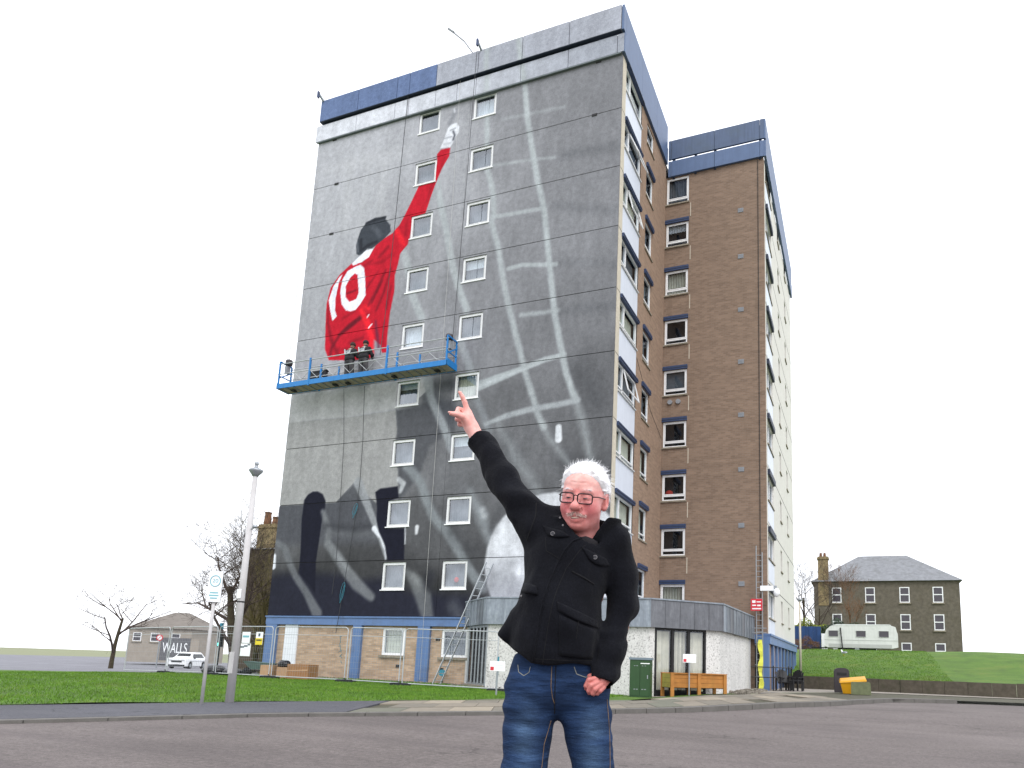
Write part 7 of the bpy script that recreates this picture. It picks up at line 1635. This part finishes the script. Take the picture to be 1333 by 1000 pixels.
def jacket_sdf(P):
    x, y, z = P[..., 0], P[..., 1], P[..., 2]
    d = jacket_core(P)
    # cloth folds: soft diagonals over the body, rings along the sleeves
    fold = 0.011 * np.sin(26 * (z + 0.55 * x) + 3 * vnoise(P, (5, 5, 5))) * vnoise(P, (4, 4, 4.5)) + 0.008 * vnoise(P, (11, 11, 7)) + 0.004 * vnoise(P, (26, 26, 16))
    d = d + fold
    sl = (x > 0.13) & (z < 1.34); d = d + np.where(sl, 0.0045 * np.sin(46 * z + 30 * x + 9 * vnoise(P, (7, 7, 7))) * np.clip((1.3 - z) * 4, 0, 1) * np.clip(0.3 + vnoise(P, (9, 9, 8)), 0, 1), 0)
    sr = (x < -0.15) & (z > 1.45); d = d + np.where(sr, 0.005 * np.sin(34 * (z - 0.4 * x) + 9 * vnoise(P, (7, 7, 7))) * np.clip(0.3 + vnoise(P, (9, 9, 9)), 0, 1), 0)
    # armhole seam of the raised sleeve
    d = smax(d, -(np.abs((x + 0.118) * 0.86 - (z - 1.47) * 0.35) - 0.003 + 0.02 * (d < -0.02)) * np.where((z > 1.38) & (y < 0.03), 1, -1e3) - 1e3 * 0, 1e-4) if False else d
    hem = np.where(x < -0.105, 0.934 + (-0.105 - x) * 0.74, 0.934 + 0.02 * np.clip(x + 0.1, 0, 0.3)) + 0.004 * np.sin(40 * x)
    cutb = (hem - z); cutb = np.where((x > 0.09) & (y < 0.08) & (z < 1.0) & (x - 0.09 > (z - 0.86) * -0.2), np.minimum(cutb, np.where(x > 0.105, -1.0, cutb)), cutb)
    d = smax(d, cutb, 0.004)
    for c, n_ in (CUFF_R, CUFF_L):
        n_ = n_ / np.linalg.norm(n_); pl = (P - c.astype(F32)) @ n_.astype(F32); near = np.linalg.norm(P - c.astype(F32), axis=-1) < 0.13
        d = np.where(near, smax(d, pl, 0.003), d)
    d = smax(d, -cap(P, (-0.372, 0.118, 1.802), (-0.45, 0.16, 1.92), 0.0335, 0.036), 0.003)
    d = smax(d, -cap(P, (0.160, -0.066, 0.915), (0.115, -0.125, 0.80), 0.036, 0.042), 0.003)
    # neck opening
    d = smax(d, -cap(P, (0.066, -0.035, 1.40), (0.062, -0.06, 1.56), 0.068, 0.085), 0.012)
    d = smax(d, -cap(P, (0.06, -0.16, 1.425), (0.064, -0.06, 1.45), 0.03, 0.05), 0.012)
    return d
def collar_sdf(P):
    x, y, z = P[..., 0] - 0.064, P[..., 1] + 0.005, P[..., 2]
    lean = 0.55 * (z - 1.42); r = np.hypot(x / (0.098 + lean), y / (0.092 + lean)); d = np.abs((r - 1) * 0.1) - 0.0085
    a = np.arctan2(x, -y)                                            # 0 = towards the viewer
    topz = 1.476 - 0.012 * np.cos(a) - 0.0 ; gap = np.abs(a + 0.05) 
    d = smax(d, z - (topz + 0.006 * vnoise(P, (14, 14, 14))), 0.008); d = smax(d, 1.36 - z, 0.008)
    op = 0.42 + 5.0 * np.clip(z - 1.385, 0, 1)                         # V opening widens upward
    d = smax(d, (op - gap) * 0.09, 0.008)
    return d
def jk(P): return smin(jacket_sdf(P), collar_sdf(P), 0.012)
Vj, Fj = surface_nets(jk, (-0.47, -0.22, 0.84), (0.32, 0.22, 1.92), 0.0062)
jacket = ML(link('jacket', smooth_me('jacket', Vj, Fj), 'wool', man))
def front_y(fn, x, z, y0=-0.3, y1=0.1):
    x = np.asarray(x, F32); z = np.asarray(z, F32); y = np.full(x.shape, y0, F32)
    for _ in range(60):
        d = fn(np.stack([x, y, z], -1)); y = np.minimum(y + np.maximum(d, 0) * 0.7, y1)
    return y
def patch(name, fn, corners, mat, parent, t=0.006, n=(10, 6), curve=None, bulge=0.0):
    """stitched-on cloth piece lying on the garment front; corners = TL, TR, BR, BL in (x, z)"""
    u, w = np.meshgrid(np.linspace(0, 1, n[0]), np.linspace(0, 1, n[1])); c = np.array(corners, float)
    P = (c[0][None, None] * ((1 - u) * (1 - w))[..., None] + c[1] * (u * (1 - w))[..., None] + c[2] * (u * w)[..., None] + c[3] * ((1 - u) * w)[..., None])
    if curve: P[..., 1] -= curve * (np.sin(PI * u) * w)
    y = front_y(fn, P[..., 0], P[..., 1]); ed = np.minimum(np.minimum(u, 1 - u), np.minimum(w, 1 - w)); yy = y - t * np.clip(ed * 10 + 0.55, 0, 1) - bulge * np.sin(PI * u) * w
    V1 = np.stack([P[..., 0], yy, P[..., 1]], -1).reshape(-1, 3); V2 = np.stack([P[..., 0], y + 0.004, P[..., 1]], -1).reshape(-1, 3); m = n[0]; N = len(V1)
    F_ = [];
    for j in range(n[1] - 1):
        for i in range(n[0] - 1): a = j * m + i; F_.append((a, a + 1, a + m + 1, a + m))
    rim_ = [i for i in range(m)] + [j * m + m - 1 for j in range(1, n[1])] + [(n[1] - 1) * m + i for i in range(m - 2, -1, -1)] + [j * m for j in range(n[1] - 2, 0, -1)]
    for a, b_ in zip(rim_, rim_[1:] + rim_[:1]): F_.append((a, a + N, b_ + N, b_))
    me = raw_mesh(name, np.r_[V1, V2], np.array(F_)); me.shade_smooth(); return link(name, me, mat, parent)
def seam(name, fn, pts, mat, parent, r=0.0016, off=0.0005, n=40):
    P = resample(pts, n); y = front_y(fn, P[:, 0], P[:, 1]); return MB().tube([(a, c - off, b_) for (a, b_), c in zip(P, y)], r, 5).build(name, mat, parent, True)
# front placket: the overlapping flap edge from the collar down to the hem
plk = [(0.060, 1.39), (0.024, 1.372), (-0.004, 1.335), (-0.030, 1.28), (-0.052, 1.22), (-0.070, 1.155), (-0.083, 1.07), (-0.092, 0.995), (-0.097, 0.945)]
seam('placket_edge', jk, plk, 'wool', jacket, 0.0042, 0.001, 60)
seam('placket_stitch', jk, [(a + 0.034 + (0.01 if b_ > 1.3 else 0), b_ - 0.012) for a, b_ in plk[1:]], 'wool_seam', jacket, 0.0014, 0.0, 50)
# pocket flaps
f1 = patch('pocket_flap', jk, [(-0.088, 1.432), (-0.012, 1.408), (0.012, 1.388), (-0.068, 1.392)], 'wool', jacket, 0.006, (12, 6), 0.006, 0.004)
f2 = patch('pocket_flap', jk, [(0.056, 1.352), (0.150, 1.318), (0.160, 1.296), (0.085, 1.306)], 'wool', jacket, 0.006, (12, 6), 0.01, 0.004)
f3 = patch('pocket_flap', jk, [(-0.020, 1.150), (0.124, 1.092), (0.128, 1.066), (-0.016, 1.118)], 'wool', jacket, 0.007, (16, 6), 0.006, 0.006)
f4 = patch('pocket_flap', jk, [(-0.160, 1.228), (-0.095, 1.205), (-0.090, 1.172), (-0.158, 1.190)], 'wool', jacket, 0.009, (10, 5), 0.002, 0.012)
patch('pocket_bag', jk, [(-0.012, 1.105), (0.118, 1.058), (0.108, 0.958), (-0.008, 0.966)], 'wool', jacket, 0.004, (14, 10), 0, 0.006)
seam('pocket_pleat', jk, [(0.055, 1.085), (0.05, 1.03), (0.052, 0.965)], 'wool_seam', jacket, 0.0016, 0.006)
seam('chest_pocket_seam', jk, [(-0.075, 1.385), (-0.070, 1.335), (-0.02, 1.305), (-0.008, 1.318)], 'wool_seam', jacket, 0.0013, 0.0)
seam('welt', jk, [(0.025, 1.262), (0.105, 1.222)], 'wool_seam', jacket, 0.003, 0.001)
seam('hem_stitch', jk, [(-0.10, 0.952), (0.0, 0.95), (0.105, 0.953)], 'wool_seam', jacket, 0.0012, 0.0)
seam('armhole_seam', jk, [(-0.118, 1.522), (-0.116, 1.47), (-0.132, 1.415), (-0.146, 1.38)], 'wool_seam', jacket, 0.002, 0.0)
for (x, z) in ((-0.049, 1.398), (0.106, 1.318)):
    y = float(front_y(jk, np.array([x]), np.array([z]))[0]) - 0.009
    MB().tube([(x, y + 0.004, z), (x, y - 0.002, z)], [0.0075, 0.0068], 14).build('button', 'button', jacket); rr = MB(); rr.tube([(x + 0.007 * math.cos(a), y - 0.0015, z + 0.007 * math.sin(a)) for a in np.linspace(0, 2 * PI, 17)], 0.0013, 5, False); rr.build('button_rim', 'button_rim', jacket, True)
for (x, z) in ((-0.026, 1.462), (-0.014, 1.432)):
    y = float(front_y(jk, np.array([x]), np.array([z]))[0]); MB().ball((x, y - 0.001, z), (0.004, 0.002, 0.004), 8, 5).build('snap_stud', 'button_rim', jacket, True)
y = float(front_y(jk, np.array([-0.152]), np.array([1.172]))[0]); MB().ball((-0.152, y - 0.002, 1.172), (0.0045, 0.002, 0.0045), 8, 5).build('snap_stud', 'button_rim', jacket, True)
# dark knit at the throat
def throat(P): return smax(smin(cap(P, (0.07, 0.02, 1.30), (0.072, -0.02, 1.415), 0.075, 0.062), ell(P, (0.06, -0.05, 1.375), (0.05, 0.045, 0.05)), 0.03), P[..., 2] - 1.398 + 0.3 * np.abs(P[..., 0] - 0.07), 0.008)
Vt, Ft = surface_nets(throat, (-0.05, -0.16, 1.28), (0.19, 0.12, 1.46), 0.006)
ML(link('jumper', smooth_me('jumper', Vt, Ft), 'knit_dark', man))

# --- jeans
def jeans_sdf(P):
    x, y, z = P[..., 0], P[..., 1], P[..., 2]
    d = ell(P, (-0.014, 0.012, 0.90), (0.178, 0.128, 0.155))
    L = chain(P, [(-0.108, 0.0, 0.83), (-0.120, -0.012, 0.55), (-0.130, 0.0, 0.30), (-0.136, 0.03, -0.06)], [0.096, 0.077, 0.07, 0.068], 0.03)
    Rr = chain(P, [(0.080, 0.0, 0.83), (0.127, -0.012, 0.56), (0.146, 0.0, 0.30), (0.158, 0.03, -0.06)], [0.096, 0.070, 0.068, 0.066], 0.03)
    d = smin(d, smin(L, Rr, 0.012), 0.03)
    d = smax(d, z - 0.972, 0.006); d = smax(d, -0.09 - z, 0.006)
    cx_ = -0.018; w = np.exp(-((z - 0.79) / 0.1) ** 2)
    d = d + 0.0055 * w * np.sin(75 * (z - 0.35 * np.abs(x - cx_)) + 4 * vnoise(P, (7, 7, 7))) * np.clip(np.abs(x - cx_) * 14, 0, 1)
    d = d + 0.003 * vnoise(P, (9, 9, 14)) + 0.0055 * np.sin(48 * z + 20 * x + 5 * vnoise(P, (6, 6, 6))) * np.clip((0.75 - z) * 3, 0, 1) * vnoise(P, (6, 6, 5)) + 0.002 * vnoise(P, (24, 24, 34))
    return d
Vn, Fn = surface_nets(jeans_sdf, (-0.24, -0.16, -0.12), (0.25, 0.18, 1.0), 0.0065)
me = smooth_me('jeans', Vn, Fn)
legx = np.where(Vn[:, 0] < -0.018, -0.117, 0.12); fade = np.exp(-((Vn[:, 0] - legx) / 0.04) ** 2) * (Vn[:, 1] < 0) * np.clip((0.86 - Vn[:, 2]) * 6, 0, 1) * np.clip((Vn[:, 2] - 0.2) * 3, 0, 1)
wh_ = vnoise(Vn.astype(F32), (6, 6, 34)); fade = np.clip(fade * (0.7 + 0.8 * wh_), 0, 1)[:, None]
set_col(me, np.array(lin((32, 50, 80))) * (1 - fade) + np.array(lin((66, 88, 116))) * fade)
jeans = ML(link('jeans', me, 'denim', man))
seam('fly_stitch', jeans_sdf, [(-0.032, 0.93), (-0.032, 0.86), (-0.026, 0.82), (-0.018, 0.8)], 'stitch_tan', jeans, 0.0012, 0.0004)
seam('fly_seam', jeans_sdf, [(-0.018, 0.93), (-0.018, 0.85), (-0.018, 0.765)], 'wool_seam', jeans, 0.0018, 0.0)
seam('pocket_stitch', jeans_sdf, [(-0.155, 0.93), (-0.15, 0.905), (-0.13, 0.893), (-0.112, 0.905), (-0.108, 0.925)], 'stitch', jeans, 0.0012, 0.0008)
seam('pocket_stitch', jeans_sdf, [(0.045, 0.93), (0.055, 0.905), (0.085, 0.895), (0.12, 0.9)], 'stitch', jeans, 0.0012, 0.0008)
seam('outseam', jeans_sdf, [(0.165, 0.82), (0.178, 0.7), (0.182, 0.6), (0.18, 0.5)], 'stitch_tan', jeans, 0.0012, 0.0006)
seam('inseam', jeans_sdf, [(-0.03, 0.74), (-0.05, 0.66), (-0.056, 0.56), (-0.062, 0.5)], 'stitch_tan', jeans, 0.0012, 0.0006)
# --- shoes on the road
for sx, rz in ((-0.128, -0.15), (0.152, 0.18)):
    def shoe(P, sx=sx):
        d = smin(ell(P, (sx, -0.06, -0.098), (0.046, 0.12, 0.042)), ell(P, (sx, 0.035, -0.075), (0.04, 0.06, 0.06)), 0.03)
        return smax(d, MG + 0.0 - P[..., 2] + 0.001, 0.004)
    Vs_, Fs_ = surface_nets(shoe, (sx - 0.07, -0.2, -0.16), (sx + 0.07, 0.12, 0.0), 0.008)
    ML(link('shoe', smooth_me('shoe', Vs_, Fs_), 'shoe_leather', man))
